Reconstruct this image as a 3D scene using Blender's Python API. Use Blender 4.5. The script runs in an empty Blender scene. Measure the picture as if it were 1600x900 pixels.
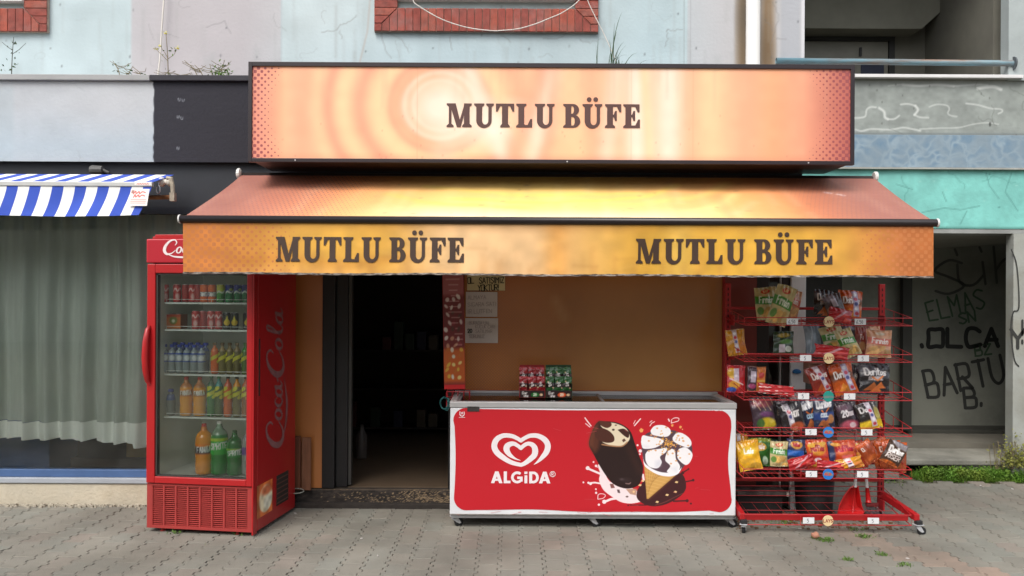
import bpy, math, random
import numpy as np
from mathutils import Vector, Matrix
from mathutils.geometry import delaunay_2d_cdt
random.seed(7); rng = np.random.default_rng(7)
R = math.radians; PI = math.pi
sc = bpy.context.scene; COL = sc.collection
# ------------------------------------------------------------------ camera, sky, sun, exposure
F = 1300.0; EYE = 1.62; ROLL = R(0.3)
cam_d = bpy.data.cameras.new('camera'); cam = bpy.data.objects.new('camera', cam_d); COL.objects.link(cam)
cam_d.sensor_width = 36; cam_d.lens = 36*F/1600; cam_d.shift_y = 7/1600; cam_d.clip_end = 2000
cam.location = (0, 0, EYE); cam.rotation_euler = (R(90), -ROLL, 0)
sc.camera = cam
world = bpy.data.worlds.new('World'); sc.world = world; world.use_nodes = True
wn = world.node_tree.nodes; wl = world.node_tree.links; wn.clear()
sky = wn.new('ShaderNodeTexSky'); sky.sky_type = 'NISHITA'; sky.sun_disc = False
SUN_EL, SUN_AZ = R(52), R(205)      # azimuth measured from +Y clockwise: behind the camera, a little to the left
sky.sun_elevation = SUN_EL; sky.sun_rotation = SUN_AZ; sky.air_density = 1.2; sky.dust_density = 3.0
hs = wn.new('ShaderNodeHueSaturation'); hs.inputs['Saturation'].default_value = 0.35
bg = wn.new('ShaderNodeBackground'); bg.inputs['Strength'].default_value = 0.15
wo = wn.new('ShaderNodeOutputWorld')
wl.new(sky.outputs[0], hs.inputs['Color']); wl.new(hs.outputs[0], bg.inputs[0]); wl.new(bg.outputs[0], wo.inputs[0])
sl = bpy.data.lights.new('sun', 'SUN'); sl.energy = 1.35; sl.angle = R(35); sl.color = (1, 0.95, 0.88)
so = bpy.data.objects.new('sun', sl); COL.objects.link(so)
sd = Vector((math.sin(SUN_AZ)*math.cos(SUN_EL), math.cos(SUN_AZ)*math.cos(SUN_EL), math.sin(SUN_EL)))
so.rotation_euler = sd.to_track_quat('Z', 'Y').to_euler(); so.location = sd*30
sc.view_settings.view_transform = 'Standard'; sc.view_settings.look = 'None'
sc.view_settings.exposure = 0.71; sc.view_settings.gamma = 1.0
sc.render.engine = 'CYCLES'

# ------------------------------------------------------------------ helpers
def at(px, py, Y):
    """photograph pixel -> (X, Z) on the vertical plane at distance Y"""
    dx, dy = px-800, py-450
    x = dx*math.cos(ROLL)+dy*math.sin(ROLL); y = -dx*math.sin(ROLL)+dy*math.cos(ROLL)
    return x*Y/F, EYE-(y-7)*Y/F
def lin(c):
    c = np.asarray(c, float)/255.0
    return np.where(c <= .04045, c/12.92, ((c+.055)/1.055)**2.4)
class MB:
    def __init__(s): s.v = []; s.f = []; s.c = None
    def add(s, vs, fs):
        b = len(s.v); s.v.extend([tuple(map(float, p)) for p in vs]); s.f.extend([tuple(b+i for i in f) for f in fs]); return s
    def box(s, x0, x1, y0, y1, z0, z1):
        if x0 > x1: x0, x1 = x1, x0
        if y0 > y1: y0, y1 = y1, y0
        if z0 > z1: z0, z1 = z1, z0
        return s.add([(x0,y0,z0),(x1,y0,z0),(x1,y1,z0),(x0,y1,z0),(x0,y0,z1),(x1,y0,z1),(x1,y1,z1),(x0,y1,z1)],
                     [(0,3,2,1),(4,5,6,7),(0,1,5,4),(1,2,6,5),(2,3,7,6),(3,0,4,7)])
    def tube(s, pts, r, n=8, cap=True):
        pts = [Vector(p) for p in pts]; rs = r if isinstance(r, (list, tuple)) else [r]*len(pts)
        vs = []; fs = []; up = None
        for i, p in enumerate(pts):
            a = pts[max(i-1, 0)]; b = pts[min(i+1, len(pts)-1)]; d = (b-a).normalized()
            if up is None: up = Vector((0,0,1)) if abs(d.z) < .9 else Vector((1,0,0))
            e1 = d.cross(up).normalized(); e2 = d.cross(e1).normalized(); up = -e2 if abs(d.dot(up)) > .95 else up
            for k in range(n):
                t = 2*PI*k/n; vs.append(p+(e1*math.cos(t)+e2*math.sin(t))*rs[i])
        for i in range(len(pts)-1):
            for k in range(n):
                k2 = (k+1) % n; fs.append((i*n+k, i*n+k2, (i+1)*n+k2, (i+1)*n+k))
        if cap: fs.append(tuple(range(n))); fs.append(tuple(reversed([(len(pts)-1)*n+k for k in range(n)])))
        return s.add(vs, fs)
    def lathe(s, prof, n=16, c=(0,0,0), axis='z'):
        vs = []; fs = []
        for (r, z) in prof:
            for k in range(n):
                t = 2*PI*k/n; a, b = r*math.cos(t), r*math.sin(t)
                vs.append((c[0]+a, c[1]+b, c[2]+z) if axis == 'z' else ((c[0]+z, c[1]+a, c[2]+b) if axis == 'x' else (c[0]+a, c[1]+z, c[2]+b)))
        m = len(prof)
        for i in range(m-1):
            for k in range(n):
                k2 = (k+1) % n; fs.append((i*n+k, i*n+k2, (i+1)*n+k2, (i+1)*n+k))
        fs.append(tuple(reversed(range(n)))); fs.append(tuple((m-1)*n+k for k in range(n)))
        return s.add(vs, fs)
    def prism(s, poly, y0, y1):       # poly in (x,z), extruded along y
        n = len(poly); vs = [(x, y0, z) for x, z in poly]+[(x, y1, z) for x, z in poly]
        fs = [tuple(range(n)), tuple(reversed(range(n, 2*n)))]+[(i, n+i, n+(i+1) % n, (i+1) % n) for i in range(n)]
        return s.add(vs, fs)
    def prismz(s, poly, z0, z1):
        n = len(poly); vs = [(x, y, z0) for x, y in poly]+[(x, y, z1) for x, y in poly]
        fs = [tuple(reversed(range(n))), tuple(range(n, 2*n))]+[(i, (i+1) % n, n+(i+1) % n, n+i) for i in range(n)]
        return s.add(vs, fs)
ORG = {}
def link(o, parent=None):
    COL.objects.link(o)
    if parent is not None: o.parent = parent
    return o
def to_mesh(name, mb, mat, smooth=False):
    me = bpy.data.meshes.new(name); me.from_pydata(mb.v, [], mb.f); me.materials.append(mat)
    if mb.c is not None:
        ca = me.color_attributes.new('Col', 'FLOAT_COLOR', 'POINT')
        ca.data.foreach_set('color', np.asarray(mb.c, np.float32).reshape(-1))
    if smooth: me.polygons.foreach_set('use_smooth', [True]*len(me.polygons))
    me.update(); return me
def obj(name, mb, mat, parent=None, smooth=False, bevel=0, seg=2):
    """one mesh object; vertices given in the coordinates of the thing's root when 'local', else world"""
    if parent is not None and parent.name in ORG:
        ox, oy, oz = ORG[parent.name]
        mb.v = [(x-ox, y-oy, z-oz) for x, y, z in mb.v]
    o = bpy.data.objects.new(name, to_mesh(name, mb, mat, smooth)); link(o, parent)
    if parent is not None and parent.name in ORG: ORG[o.name] = ORG[parent.name]
    if bevel:
        b = o.modifiers.new('bevel', 'BEVEL'); b.width = bevel; b.segments = seg; b.limit_method = 'ANGLE'; b.angle_limit = R(40)
    return o
def tag(o, label=None, cat=None, group=None, kind=None):
    for k, v in (('label', label), ('category', cat), ('group', group), ('kind', kind)):
        if v: o[k] = v
    return o
def thing(name, label, cat, loc=(0,0,0), rotz=0, group=None, world=True):
    o = bpy.data.objects.new(name, None); link(o); o.location = loc; o.rotation_euler = (0, 0, rotz)
    o.empty_display_size = .1
    if world: ORG[o.name] = loc
    return tag(o, label, cat, group)
def children(o): return [c for c in bpy.data.objects if c.parent == o]
def copy_tree(o, parent=None):
    c = o.copy(); COL.objects.link(c); c.parent = parent
    for ch in children(o): copy_tree(ch, c)
    return c
# ---- materials
MATS = {}
def N(nt, t, **kw):
    n = nt.nodes.new(t)
    for k, v in kw.items():
        if k in n.inputs: n.inputs[k].default_value = v
        else: setattr(n, k, v)
    return n
def mth(nt, op, a, b=None, c=None):
    n = nt.nodes.new('ShaderNodeMath'); n.operation = op
    for i, q in enumerate((a, b, c)):
        if q is None: continue
        if isinstance(q, (int, float)): n.inputs[i].default_value = q
        else: nt.links.new(q, n.inputs[i])
    return n.outputs[0]
def M(name, rgb=(128,128,128), rough=.6, metal=0, var=.1, vs=6, bump=0, bs=60, attr=False, half=None, spec=.5, dark2=None,
      coat=0, voro=None, stretch=None, trans=0, wpos=False):
    if name in MATS: return MATS[name]
    m = bpy.data.materials.new(name); m.use_nodes = True; nt = m.node_tree; L = nt.links
    p = nt.nodes['Principled BSDF']; p.inputs['Roughness'].default_value = rough; p.inputs['Metallic'].default_value = metal
    p.inputs['Specular IOR Level'].default_value = spec; p.inputs['Coat Weight'].default_value = coat; p.inputs['Coat Roughness'].default_value = .15
    tc = N(nt, 'ShaderNodeTexCoord').outputs['Object']
    mp = N(nt, 'ShaderNodeNewGeometry').outputs['Position'] if wpos else tc
    if stretch:
        mpn = N(nt, 'ShaderNodeMapping'); mpn.inputs['Scale'].default_value = stretch; L.new(tc, mpn.inputs[0]); mp = mpn.outputs[0]
    if attr:
        a = N(nt, 'ShaderNodeAttribute'); a.attribute_name = 'Col'; col = a.outputs['Color']
        if half:      # printed halftone dots; their amount is in the attribute's alpha
            pitch, hc = half
            sx = N(nt, 'ShaderNodeSeparateXYZ'); L.new(tc, sx.inputs[0])
            u = mth(nt, 'MULTIPLY', mth(nt, 'ADD', sx.outputs[0], sx.outputs[2]), 2*PI/pitch)
            v = mth(nt, 'MULTIPLY', mth(nt, 'SUBTRACT', sx.outputs[0], sx.outputs[2]), 2*PI/pitch)
            w = mth(nt, 'ADD', mth(nt, 'COSINE', u), mth(nt, 'COSINE', v))
            thr = mth(nt, 'SUBTRACT', 2.1, mth(nt, 'MULTIPLY', a.outputs['Alpha'], 3.2))
            k = mth(nt, 'MULTIPLY', mth(nt, 'SUBTRACT', w, thr), 2.2)
            k.node.use_clamp = True
            mx = N(nt, 'ShaderNodeMix', data_type='RGBA'); L.new(k, mx.inputs['Factor']); L.new(col, mx.inputs[6])
            mx.inputs[7].default_value = (*lin(hc), 1); col = mx.outputs[2]
    else:
        r = N(nt, 'ShaderNodeRGB'); r.outputs[0].default_value = (*lin(rgb), 1); col = r.outputs[0]
    no = N(nt, 'ShaderNodeTexNoise', Scale=vs, Detail=6, Roughness=.6); L.new(mp, no.inputs['Vector'])
    if dark2:
        mx = N(nt, 'ShaderNodeMix', data_type='RGBA'); rp = N(nt, 'ShaderNodeMapRange'); rp.inputs[1].default_value = .42; rp.inputs[2].default_value = .68
        n2 = N(nt, 'ShaderNodeTexNoise', Scale=vs*.45, Detail=8, Roughness=.65); L.new(mp, n2.inputs['Vector'])
        L.new(n2.outputs[0], rp.inputs[0]); L.new(rp.outputs[0], mx.inputs['Factor']); L.new(col, mx.inputs[6])
        mx.inputs[7].default_value = (*lin(dark2), 1); col = mx.outputs[2]
    if voro:
        vo = N(nt, 'ShaderNodeTexVoronoi', feature='DISTANCE_TO_EDGE', Scale=voro[0]); L.new(tc, vo.inputs['Vector'])
        nz = N(nt, 'ShaderNodeTexNoise', Scale=voro[0]*.5); L.new(tc, nz.inputs['Vector'])
        mxv = N(nt, 'ShaderNodeMix', data_type='VECTOR'); mxv.inputs['Factor'].default_value = .25; L.new(tc, mxv.inputs[4]); L.new(nz.outputs['Color'], mxv.inputs[5]); L.new(mxv.outputs[1], vo.inputs['Vector'])
        rp = N(nt, 'ShaderNodeMapRange'); rp.inputs[1].default_value = .02; rp.inputs[2].default_value = .2; L.new(vo.outputs['Distance'], rp.inputs[0])
        f = mth(nt, 'MULTIPLY', rp.outputs[0], mth(nt, 'MULTIPLY', mth(nt, 'SUBTRACT', no.outputs[0], .35), 3.0)); f.node.use_clamp = True
        mx = N(nt, 'ShaderNodeMix', data_type='RGBA'); L.new(f, mx.inputs['Factor']); L.new(col, mx.inputs[6]); mx.inputs[7].default_value = (*lin(voro[1]), 1); col = mx.outputs[2]
    rp = N(nt, 'ShaderNodeMapRange'); rp.inputs[1].default_value = .3; rp.inputs[2].default_value = .7
    rp.inputs[3].default_value = 1-var; rp.inputs[4].default_value = 1+var*.4; L.new(no.outputs[0], rp.inputs[0])
    mu = N(nt, 'ShaderNodeMix', data_type='RGBA', blend_type='MULTIPLY'); mu.inputs['Factor'].default_value = 1
    cb = N(nt, 'ShaderNodeCombineColor'); [L.new(rp.outputs[0], cb.inputs[i]) for i in range(3)]
    L.new(col, mu.inputs[6]); L.new(cb.outputs[0], mu.inputs[7]); L.new(mu.outputs[2], p.inputs['Base Color'])
    if bump:
        bn = N(nt, 'ShaderNodeTexNoise', Scale=bs, Detail=5); L.new(mp, bn.inputs['Vector'])
        b = N(nt, 'ShaderNodeBump', Strength=bump, Distance=.01); L.new(bn.outputs[0], b.inputs['Height']); L.new(b.outputs[0], p.inputs['Normal'])
    if trans:
        t = N(nt, 'ShaderNodeBsdfTransparent'); ms = N(nt, 'ShaderNodeMixShader'); ms.inputs[0].default_value = trans
        L.new(p.outputs[0], ms.inputs[1]); L.new(t.outputs[0], ms.inputs[2]); L.new(ms.outputs[0], nt.nodes['Material Output'].inputs[0])
    MATS[name] = m; return m
def glass_mat(name, tint=(.9,.95,.93), rough=.02, dirt=.06):
    m = bpy.data.materials.new(name); m.use_nodes = True; nt = m.node_tree; L = nt.links; nt.nodes.remove(nt.nodes['Principled BSDF'])
    t = N(nt, 'ShaderNodeBsdfTransparent'); t.inputs[0].default_value = (*tint, 1)
    g = N(nt, 'ShaderNodeBsdfGlossy', Roughness=rough); fr = N(nt, 'ShaderNodeFresnel', IOR=1.5)
    ms = N(nt, 'ShaderNodeMixShader'); L.new(fr.outputs[0], ms.inputs[0]); L.new(t.outputs[0], ms.inputs[1]); L.new(g.outputs[0], ms.inputs[2])
    d = N(nt, 'ShaderNodeBsdfDiffuse'); d.inputs[0].default_value = (.5,.5,.48,1)
    no = N(nt, 'ShaderNodeTexNoise', Scale=3, Detail=7); tc = N(nt, 'ShaderNodeTexCoord'); L.new(tc.outputs['Object'], no.inputs['Vector'])
    f = mth(nt, 'MULTIPLY', mth(nt, 'SUBTRACT', no.outputs[0], .4), dirt*4); f.node.use_clamp = True
    m2 = N(nt, 'ShaderNodeMixShader'); L.new(f, m2.inputs[0]); L.new(ms.outputs[0], m2.inputs[1]); L.new(d.outputs[0], m2.inputs[2])
    L.new(m2.outputs[0], nt.nodes['Material Output'].inputs[0]); MATS[name] = m; return m
GLASS = glass_mat('shop_glass', (.97,.99,.97), dirt=.03); FGLASS = glass_mat('fridge_glass', (.98,1,.98), dirt=.04)
WHITE = M('white_enamel', (218,219,222), .35, var=.10, vs=5)
RED = M('red_paint', (166,26,30), .4, var=.1, vs=5)
REDW = M('red_wire', (176,34,40), .45, var=.15, vs=20)
BLACK = M('black_metal', (22,20,22), .5, var=.3, vs=10)
ALU = M('aluminium', (170,172,174), .35, metal=.7, var=.15, vs=15)
STEEL = M('zinc_steel', (196,197,200), .35, metal=.25, var=.2, vs=30)
RUBBER = M('rubber', (28,28,30), .7)
# ---- flat print: polygons united and laid on a surface
def smooth(pts, n=6):
    out = []; P = [np.array(p, float) for p in pts]
    for i in range(len(P)-1):
        a = P[max(i-1, 0)]; b = P[i]; c = P[i+1]; d = P[min(i+2, len(P)-1)]
        for k in range(n):
            t = k/n; out.append(tuple(.5*((2*b)+(-a+c)*t+(2*a-5*b+4*c-d)*t*t+(-a+3*b-3*c+d)*t**3)))
    out.append(tuple(P[-1])); return out
def ribbon(pts, w=None, caps=True):
    """polygons along a polyline; each point may carry its own width as third value"""
    out = []; q = [(p[0], p[1], (p[2] if len(p) > 2 else w)/2) for p in pts]
    for (x0, y0, r0), (x1, y1, r1) in zip(q, q[1:]):
        d = math.hypot(x1-x0, y1-y0)
        if d < 1e-6: continue
        nx, ny = -(y1-y0)/d, (x1-x0)/d
        out.append([(x0+nx*r0, y0+ny*r0), (x0-nx*r0, y0-ny*r0), (x1-nx*r1, y1-ny*r1), (x1+nx*r1, y1+ny*r1)])
    for i, (x, y, r) in enumerate(q):
        if (0 < i < len(q)-1) or caps: out.append([(x+r*math.cos(t*PI/5), y+r*math.sin(t*PI/5)) for t in range(10)])
    return out
def flat(name, polys, to3, mat, parent):
    vs = []; fs = []
    for p in polys:
        ar = sum(p[i][0]*p[(i+1) % len(p)][1]-p[(i+1) % len(p)][0]*p[i][1] for i in range(len(p)))
        if abs(ar) < 1e-9: continue
        if ar < 0: p = p[::-1]
        fs.append(list(range(len(vs), len(vs)+len(p)))); vs += [Vector((float(x), float(y))) for x, y in p]
    r = delaunay_2d_cdt(vs, [], fs, 1, 1e-5)
    mb = MB(); mb.add([to3(v[0], v[1]) for v in r[0]], [tuple(f) for f, of in zip(r[2], r[5]) if len(of)])
    return obj(name, mb, mat, parent)
def arc(cx, cy, rx, ry, a0, a1, n=10):
    return [(cx+rx*math.cos(R(a0+(a1-a0)*i/n)), cy+ry*math.sin(R(a0+(a1-a0)*i/n))) for i in range(n+1)]
# stroke alphabet: cap height 8, points as digit pairs, '~' = smoothed
G = {'A':'00 38 60;13 53','B':'00 08 ~08 48 56 44 04;~04 54 62 50 00','C':'~67 48 18 04 10 40 61','D':'00 08 ~08 48 64 40 00','E':'68 08 00 60;04 44',
'F':'00 08 58;04 44','G':'~67 48 18 04 10 40 62 63;63 33','H':'00 08;60 68;04 64','I':'10 18','J':'~68 62 40 11','K':'00 08;68 04 60','L':'08 00 60','M':'00 08 34 68 60','N':'00 08 60 68',
'O':'~38 08 04 00 30 60 64 68 38','P':'00 08 ~08 58 66 54 04','R':'00 08 ~08 58 66 54 04;24 60','S':'~67 38 06 34 62 30 01','T':'08 68;38 30','U':'~08 02 30 62 68','V':'08 30 68','X':'00 68;08 60','Y':'08 34 68;34 30','Z':'08 68 00 60',
'a':'~44 14 02 10 42;45 41 50','c':'~44 14 02 10 40','d':'~43 14 02 10 42;48 40','e':'~03 43 35 13 11 20 41','f':'~48 28 16 10;05 35','h':'00 08;~03 25 43 40','i':'10 15;17 18','ı':'10 15','l':'10 18',
'n':'00 05;~03 25 43 40','o':'~24 03 10 31 43 24','r':'00 05;~03 25 44','s':'~44 14 12 32 30 00','t':'18 11 30;05 35','u':'~05 01 20 42;45 40','y':'~05 02 30 42;~45 41 10',
'0':'~28 04 20 44 28','1':'06 28 20','2':'~06 28 46 00;00 40','3':'~07 28 46 24 42 20 01','4':'38 03 43;38 30','5':'48 08 05 ~05 35 42 20 00','6':'~48 14 01 20 42 24 03','7':'08 48 10','8':'~24 06 28 46 24 02 20 42 24','9':'~44 14 07 28 46 20',
"'":'08 07',',':'11 00','.':'00 01','!':'18 13;11 10','-':'04 34','İ':'10 16;18 19','Ş':'~67 38 06 34 62 30 01;30 2a','Ü':'~08 02 30 62 68;1b 1a;5b 5a','ü':'~05 01 20 42;45 40;07 08;47 48','?':'~07 28 46 23;21 20'}
WD = {'I':2,'i':2,'ı':2,'l':2,"'":1,',':2,'.':1,'!':2,'İ':2,'1':3,'M':7}
def strokes(s, x=0, y=0, h=1, sx=1, ang=0, gap=2, jit=0):
    """polylines of a word; h = cap height"""
    out = []; k = h/8; cx = 0; ca, sa = math.cos(R(ang)), math.sin(R(ang))
    for ch in s:
        if ch == ' ': cx += 4; continue
        g = G[ch]; w = WD.get(ch, 6 if ch.isupper() else 4)
        for part in g.split(';'):
            toks = part.split(); pts = []; run = []; sm = False
            for t in toks:
                if t[0] == '~':
                    pts += run; run = []; sm = True; t = t[1:]
                yv = int(t[1], 16) if t[1] != 'a' or ch == 'Ü' else -1
                if ch == 'Ü' and t[1] == 'a': yv = 10
                run.append((int(t[0])+random.uniform(-jit, jit), yv+random.uniform(-jit, jit)))
            pts += smooth(run, 4) if sm and len(run) > 2 else run
            out.append([(x+((cx+a)*sx*ca-b*sa)*k, y+((cx+a)*sx*sa+b*ca)*k) for a, b in pts])
        cx += w+gap
    return out
def text_w(s, h, sx=1, gap=2): return (sum(4 if c == ' ' else WD.get(c, 6 if c.isupper() else 4)+gap for c in s)-gap)*h/8*sx
def word(name, s, x, y, h, w, to3, mat, parent, sx=1, ang=0, gap=2, caps=True, jit=0, center=False):
    if center: x -= text_w(s, h, sx, gap)/2
    ps = []
    for st in strokes(s, x, y, h, sx, ang, gap, jit): ps += ribbon(st, w, caps)
    return flat(name, ps, to3, mat, parent)
# slab capitals
def ser(x0, x1, y, d, l=.09, r=.09):
    return [(x0-l, y), (x1+r, y), (x1+r, y+.065*d), (x1+.01, y+.14*d), (x0-.01, y+.14*d), (x0-l, y+.065*d)]
def slab_U():
    return [[(.09,.28),(.33,.28),(.33,1),(.09,1)], [(.585,.28),(.72,.28),(.72,1),(.585,1)],
            arc(.405,.285,.315,.315,180,360,14)+arc(.4575,.285,.1275,.17,360,180,10), ser(.09,.33,1,-1), ser(.585,.72,1,-1)]
_arm = [[(.3,1),(.67,1),(.67,.66),(.595,.66),(.49,.89),(.3,.89)], [(.3,.45),(.42,.45),(.42,.56),(.3,.56)], [(.49,.30),(.49,.72),(.42,.72),(.37,.58),(.37,.44),(.42,.30)]]
SLAB = {
 'M': [[(.11,0),(.22,0),(.22,1),(.11,1)], ser(.11,.22,0,1), ser(.11,.22,1,-1), [(.73,0),(.96,0),(.96,1),(.73,1)], ser(.73,.96,0,1,.07), ser(.73,.96,1,-1,.0),
       [(.14,1),(.39,1),(.62,.08),(.58,0),(.44,0)], [(.76,1),(.86,1),(.60,0),(.47,0)]],
 'U': slab_U(), 'T': [[(0,.89),(.75,.89),(.75,1),(0,1)], [(0,1),(0,.66),(.07,.66),(.17,.88),(.17,1)], [(.75,1),(.58,1),(.58,.88),(.68,.66),(.75,.66)], [(.25,0),(.5,0),(.5,1),(.25,1)], ser(.25,.5,0,1,.07,.07)],
 'L': [[(.09,0),(.33,0),(.33,1),(.09,1)], ser(.09,.33,1,-1), ser(.09,.33,0,1), [(.3,0),(.66,0),(.66,.36),(.585,.36),(.47,.11),(.3,.11)]],
 'B': [[(.09,0),(.33,0),(.33,1),(.09,1)], ser(.09,.33,1,-1,.09,0), ser(.09,.33,0,1,.09,0),
       [(.3,1)]+arc(.40,.755,.25,.245,90,-90,12)+[(.3,.51),(.3,.59)]+arc(.38,.75,.06,.155,-90,90,8)+[(.3,.905)],
       [(.3,.555)]+arc(.41,.277,.29,.277,90,-90,12)+[(.3,0),(.3,.095)]+arc(.40,.275,.075,.18,-90,90,8)+[(.3,.455)]],
 'Ü': slab_U()+[arc(.27,1.19,.1,.1,0,330,11), arc(.54,1.19,.1,.1,0,330,11)],
 'F': [[(.09,0),(.33,0),(.33,1),(.09,1)], ser(.09,.33,1,-1,.09,0), ser(.09,.33,0,1)]+_arm,
 'E': [[(.09,0),(.33,0),(.33,1),(.09,1)], ser(.09,.33,1,-1,.09,0), ser(.09,.33,0,1,.09,0)]+_arm+[[(.3,0),(.69,0),(.69,.36),(.615,.36),(.5,.11),(.3,.11)]]}
SLAB_POS = [('M',0),('U',1.146),('T',2.04),('L',2.87),('U',3.635),('B',4.80),('Ü',5.59),('F',6.51),('E',7.26)]
def mutlu(x, z, w, h, Y, mat, parent):
    """each letter a part of its own"""
    for ch, ox in SLAB_POS:
        flat('letter', [[(x+(a+ox)*w/7.95, z+b*h) for a, b in p] for p in SLAB[ch]], lambda a, b: (a, Y, b), mat, parent)
def script_cola():
    C1 = [(2.35,2.5,.12),(2.65,3.1,.22),(2.3,3.75,.25),(1.4,3.5,.4),(.55,2.4,.55),(.3,1.2,.6),(.8,.4,.5),(1.7,.6,.25),(2.4,1.3,.12)]
    o = [(3.1+.42*math.cos(t)+.15*math.sin(t), 1.35+.7*math.sin(t), .22+.1*abs(math.cos(t))) for t in np.linspace(0, 2*PI, 12)]
    c = [(4.65,1.85,.15),(4.35,2.1,.2),(3.95,1.6,.32),(3.9,.95,.35),(4.3,.6,.25),(4.85,1.2,.12)]
    a = [[(5.2+.38*math.cos(t)+.15*math.sin(t), 1.3+.68*math.sin(t), .22+.1*abs(math.cos(t))) for t in np.linspace(0, 2*PI, 12)], [(5.75,2.1,.3),(5.6,1.2,.33),(5.75,.65,.25),(6.2,1.1,.1)]]
    l = [(9.9,1.2,.1),(10.6,2.7,.18),(10.85,3.7,.25),(10.5,3.6,.25),(10.2,2.2,.3),(10.15,1.0,.33),(10.45,.6,.2),(10.8,1.1,.1)]
    sh = lambda p, d: [(x+d, y, w) for x, y, w in p]
    S = [C1, o, c]+a+[[(6.2,1.55,.25),(6.75,1.75,.3)], sh(C1, 6.5), sh(o, 6.5), sh(l, .55), sh(a[0], 6.75), sh(a[1], 6.75), [(1.0,.35,.1),(2.2,-.2,.35),(4,-.35,.4),(5.5,.0,.2),(6.4,.25,.05)]]
    ps = []
    for s in S: ps += ribbon([tuple(q) for q in smooth(s, 5)] if len(s) > 2 else s)
    return ps
# ---- printed surfaces painted per vertex
class Paint:
    def __init__(s, nu, nv, asp=1.0, base=(255,255,255)):
        s.nu, s.nv, s.asp = nu, nv, asp
        s.U, s.V = np.meshgrid(np.linspace(0, asp, nu+1), np.linspace(0, 1, nv+1)); s.C = np.zeros(s.U.shape+(3,))+np.array(base, float); s.A = np.zeros_like(s.U); s.px = 1.0/nv
    def mix(s, m, c):
        m = np.clip(m, 0, 1)[..., None]; s.C = s.C*(1-m)+np.array(c, float)*m; return s
    def sd(s, d, c, a=1, soft=None):
        w = soft if soft else s.px; return s.mix(np.clip(.5-d/w, 0, 1)*a, c)
    def ell(s, cx, cy, rx, ry, c, a=1, soft=None, rot=0):
        x, y = s.U-cx, s.V-cy; ca, sa = math.cos(R(rot)), math.sin(R(rot)); x, y = x*ca+y*sa, -x*sa+y*ca
        return s.sd((np.sqrt((x/rx)**2+(y/ry)**2)-1)*min(rx, ry), c, a, soft)
    def rect(s, x0, x1, y0, y1, c, a=1, soft=None):
        return s.sd(np.maximum(np.maximum(x0-s.U, s.U-x1), np.maximum(y0-s.V, s.V-y1)), c, a, soft)
    def dist(s, pts):
        d = np.full(s.U.shape, 1e9)
        for (x0, y0), (x1, y1) in zip(pts, pts[1:]):
            dx, dy = x1-x0, y1-y0; L = dx*dx+dy*dy+1e-12
            t = np.clip(((s.U-x0)*dx+(s.V-y0)*dy)/L, 0, 1); d = np.minimum(d, np.hypot(s.U-x0-t*dx, s.V-y0-t*dy))
        return d
    def line(s, pts, w, c, a=1, soft=None, sm=False):
        if sm: pts = smooth(pts, 5)
        return s.sd(s.dist(pts)-w/2, c, a, soft)
    def poly(s, pts, c, a=1, soft=None, sm=False):
        if sm: pts = smooth(list(pts)+[pts[0]], 5)[:-1]
        P = list(pts)+[pts[0]]; d = s.dist(P); ins = np.zeros(s.U.shape, bool)
        for (x0, y0), (x1, y1) in zip(P, P[1:]):
            if abs(y1-y0) < 1e-12: continue
            cnd = ((y0 > s.V) != (y1 > s.V)) & (s.U < (x1-x0)*(s.V-y0)/(y1-y0)+x0); ins ^= cnd
        return s.sd(np.where(ins, -d, d), c, a, soft)
    def text(s, t, x, y, h, w, c, sx=1, ang=0, gap=2, center=True):
        if center: x -= text_w(t, h, sx, gap)/2
        d = np.full(s.U.shape, 1e9)
        for st in strokes(t, x, y, h, sx, ang, gap): d = np.minimum(d, s.dist(st))
        return s.sd(d-w/2, c)
    def noise(s, amt, cell=8):
        g = rng.random((s.nv//cell+3, s.nu//cell+3)); yy = np.arange(s.nv+1)/cell; xx = np.arange(s.nu+1)/cell
        y0 = yy.astype(int); x0 = xx.astype(int); fy = (yy-y0)[:, None]; fx = (xx-x0)[None, :]; fy = fy*fy*(3-2*fy); fx = fx*fx*(3-2*fx)
        n = g[y0][:, x0]*(1-fy)*(1-fx)+g[y0+1][:, x0]*fy*(1-fx)+g[y0][:, x0+1]*(1-fy)*fx+g[y0+1][:, x0+1]*fy*fx
        s.C = s.C*(1+(n-.5)*2*amt)[..., None]; return n
    def cols(s): return np.concatenate([lin(np.clip(s.C, 0, 255)), s.A[..., None]], -1).reshape(-1, 4)
def sheet(p, pos, skip=None):
    """mesh from a Paint; pos(U/asp, V) -> X,Y,Z arrays"""
    X, Y, Z = pos(p.U/p.asp, p.V); mb = MB(); mb.v = np.stack([X+0*p.U, Y+0*p.U, Z+0*p.U], -1).reshape(-1, 3).tolist()
    n = p.nu+1
    for j in range(p.nv):
        for i in range(p.nu):
            if skip is not None and skip[j, i]: continue
            a = j*n+i; mb.f.append((a, a+1, a+n+1, a+n))
    mb.c = p.cols(); return mb
PRINT = M('printed_film', attr=True, rough=.35, var=.04, vs=3)
def plane(name, p, x0, x1, z0, z1, Y, mat, parent, skip=None):
    return obj(name, sheet(p, lambda u, v: (x0+u*(x1-x0), Y+0*u, z0+v*(z1-z0)), skip), mat, parent)
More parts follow.
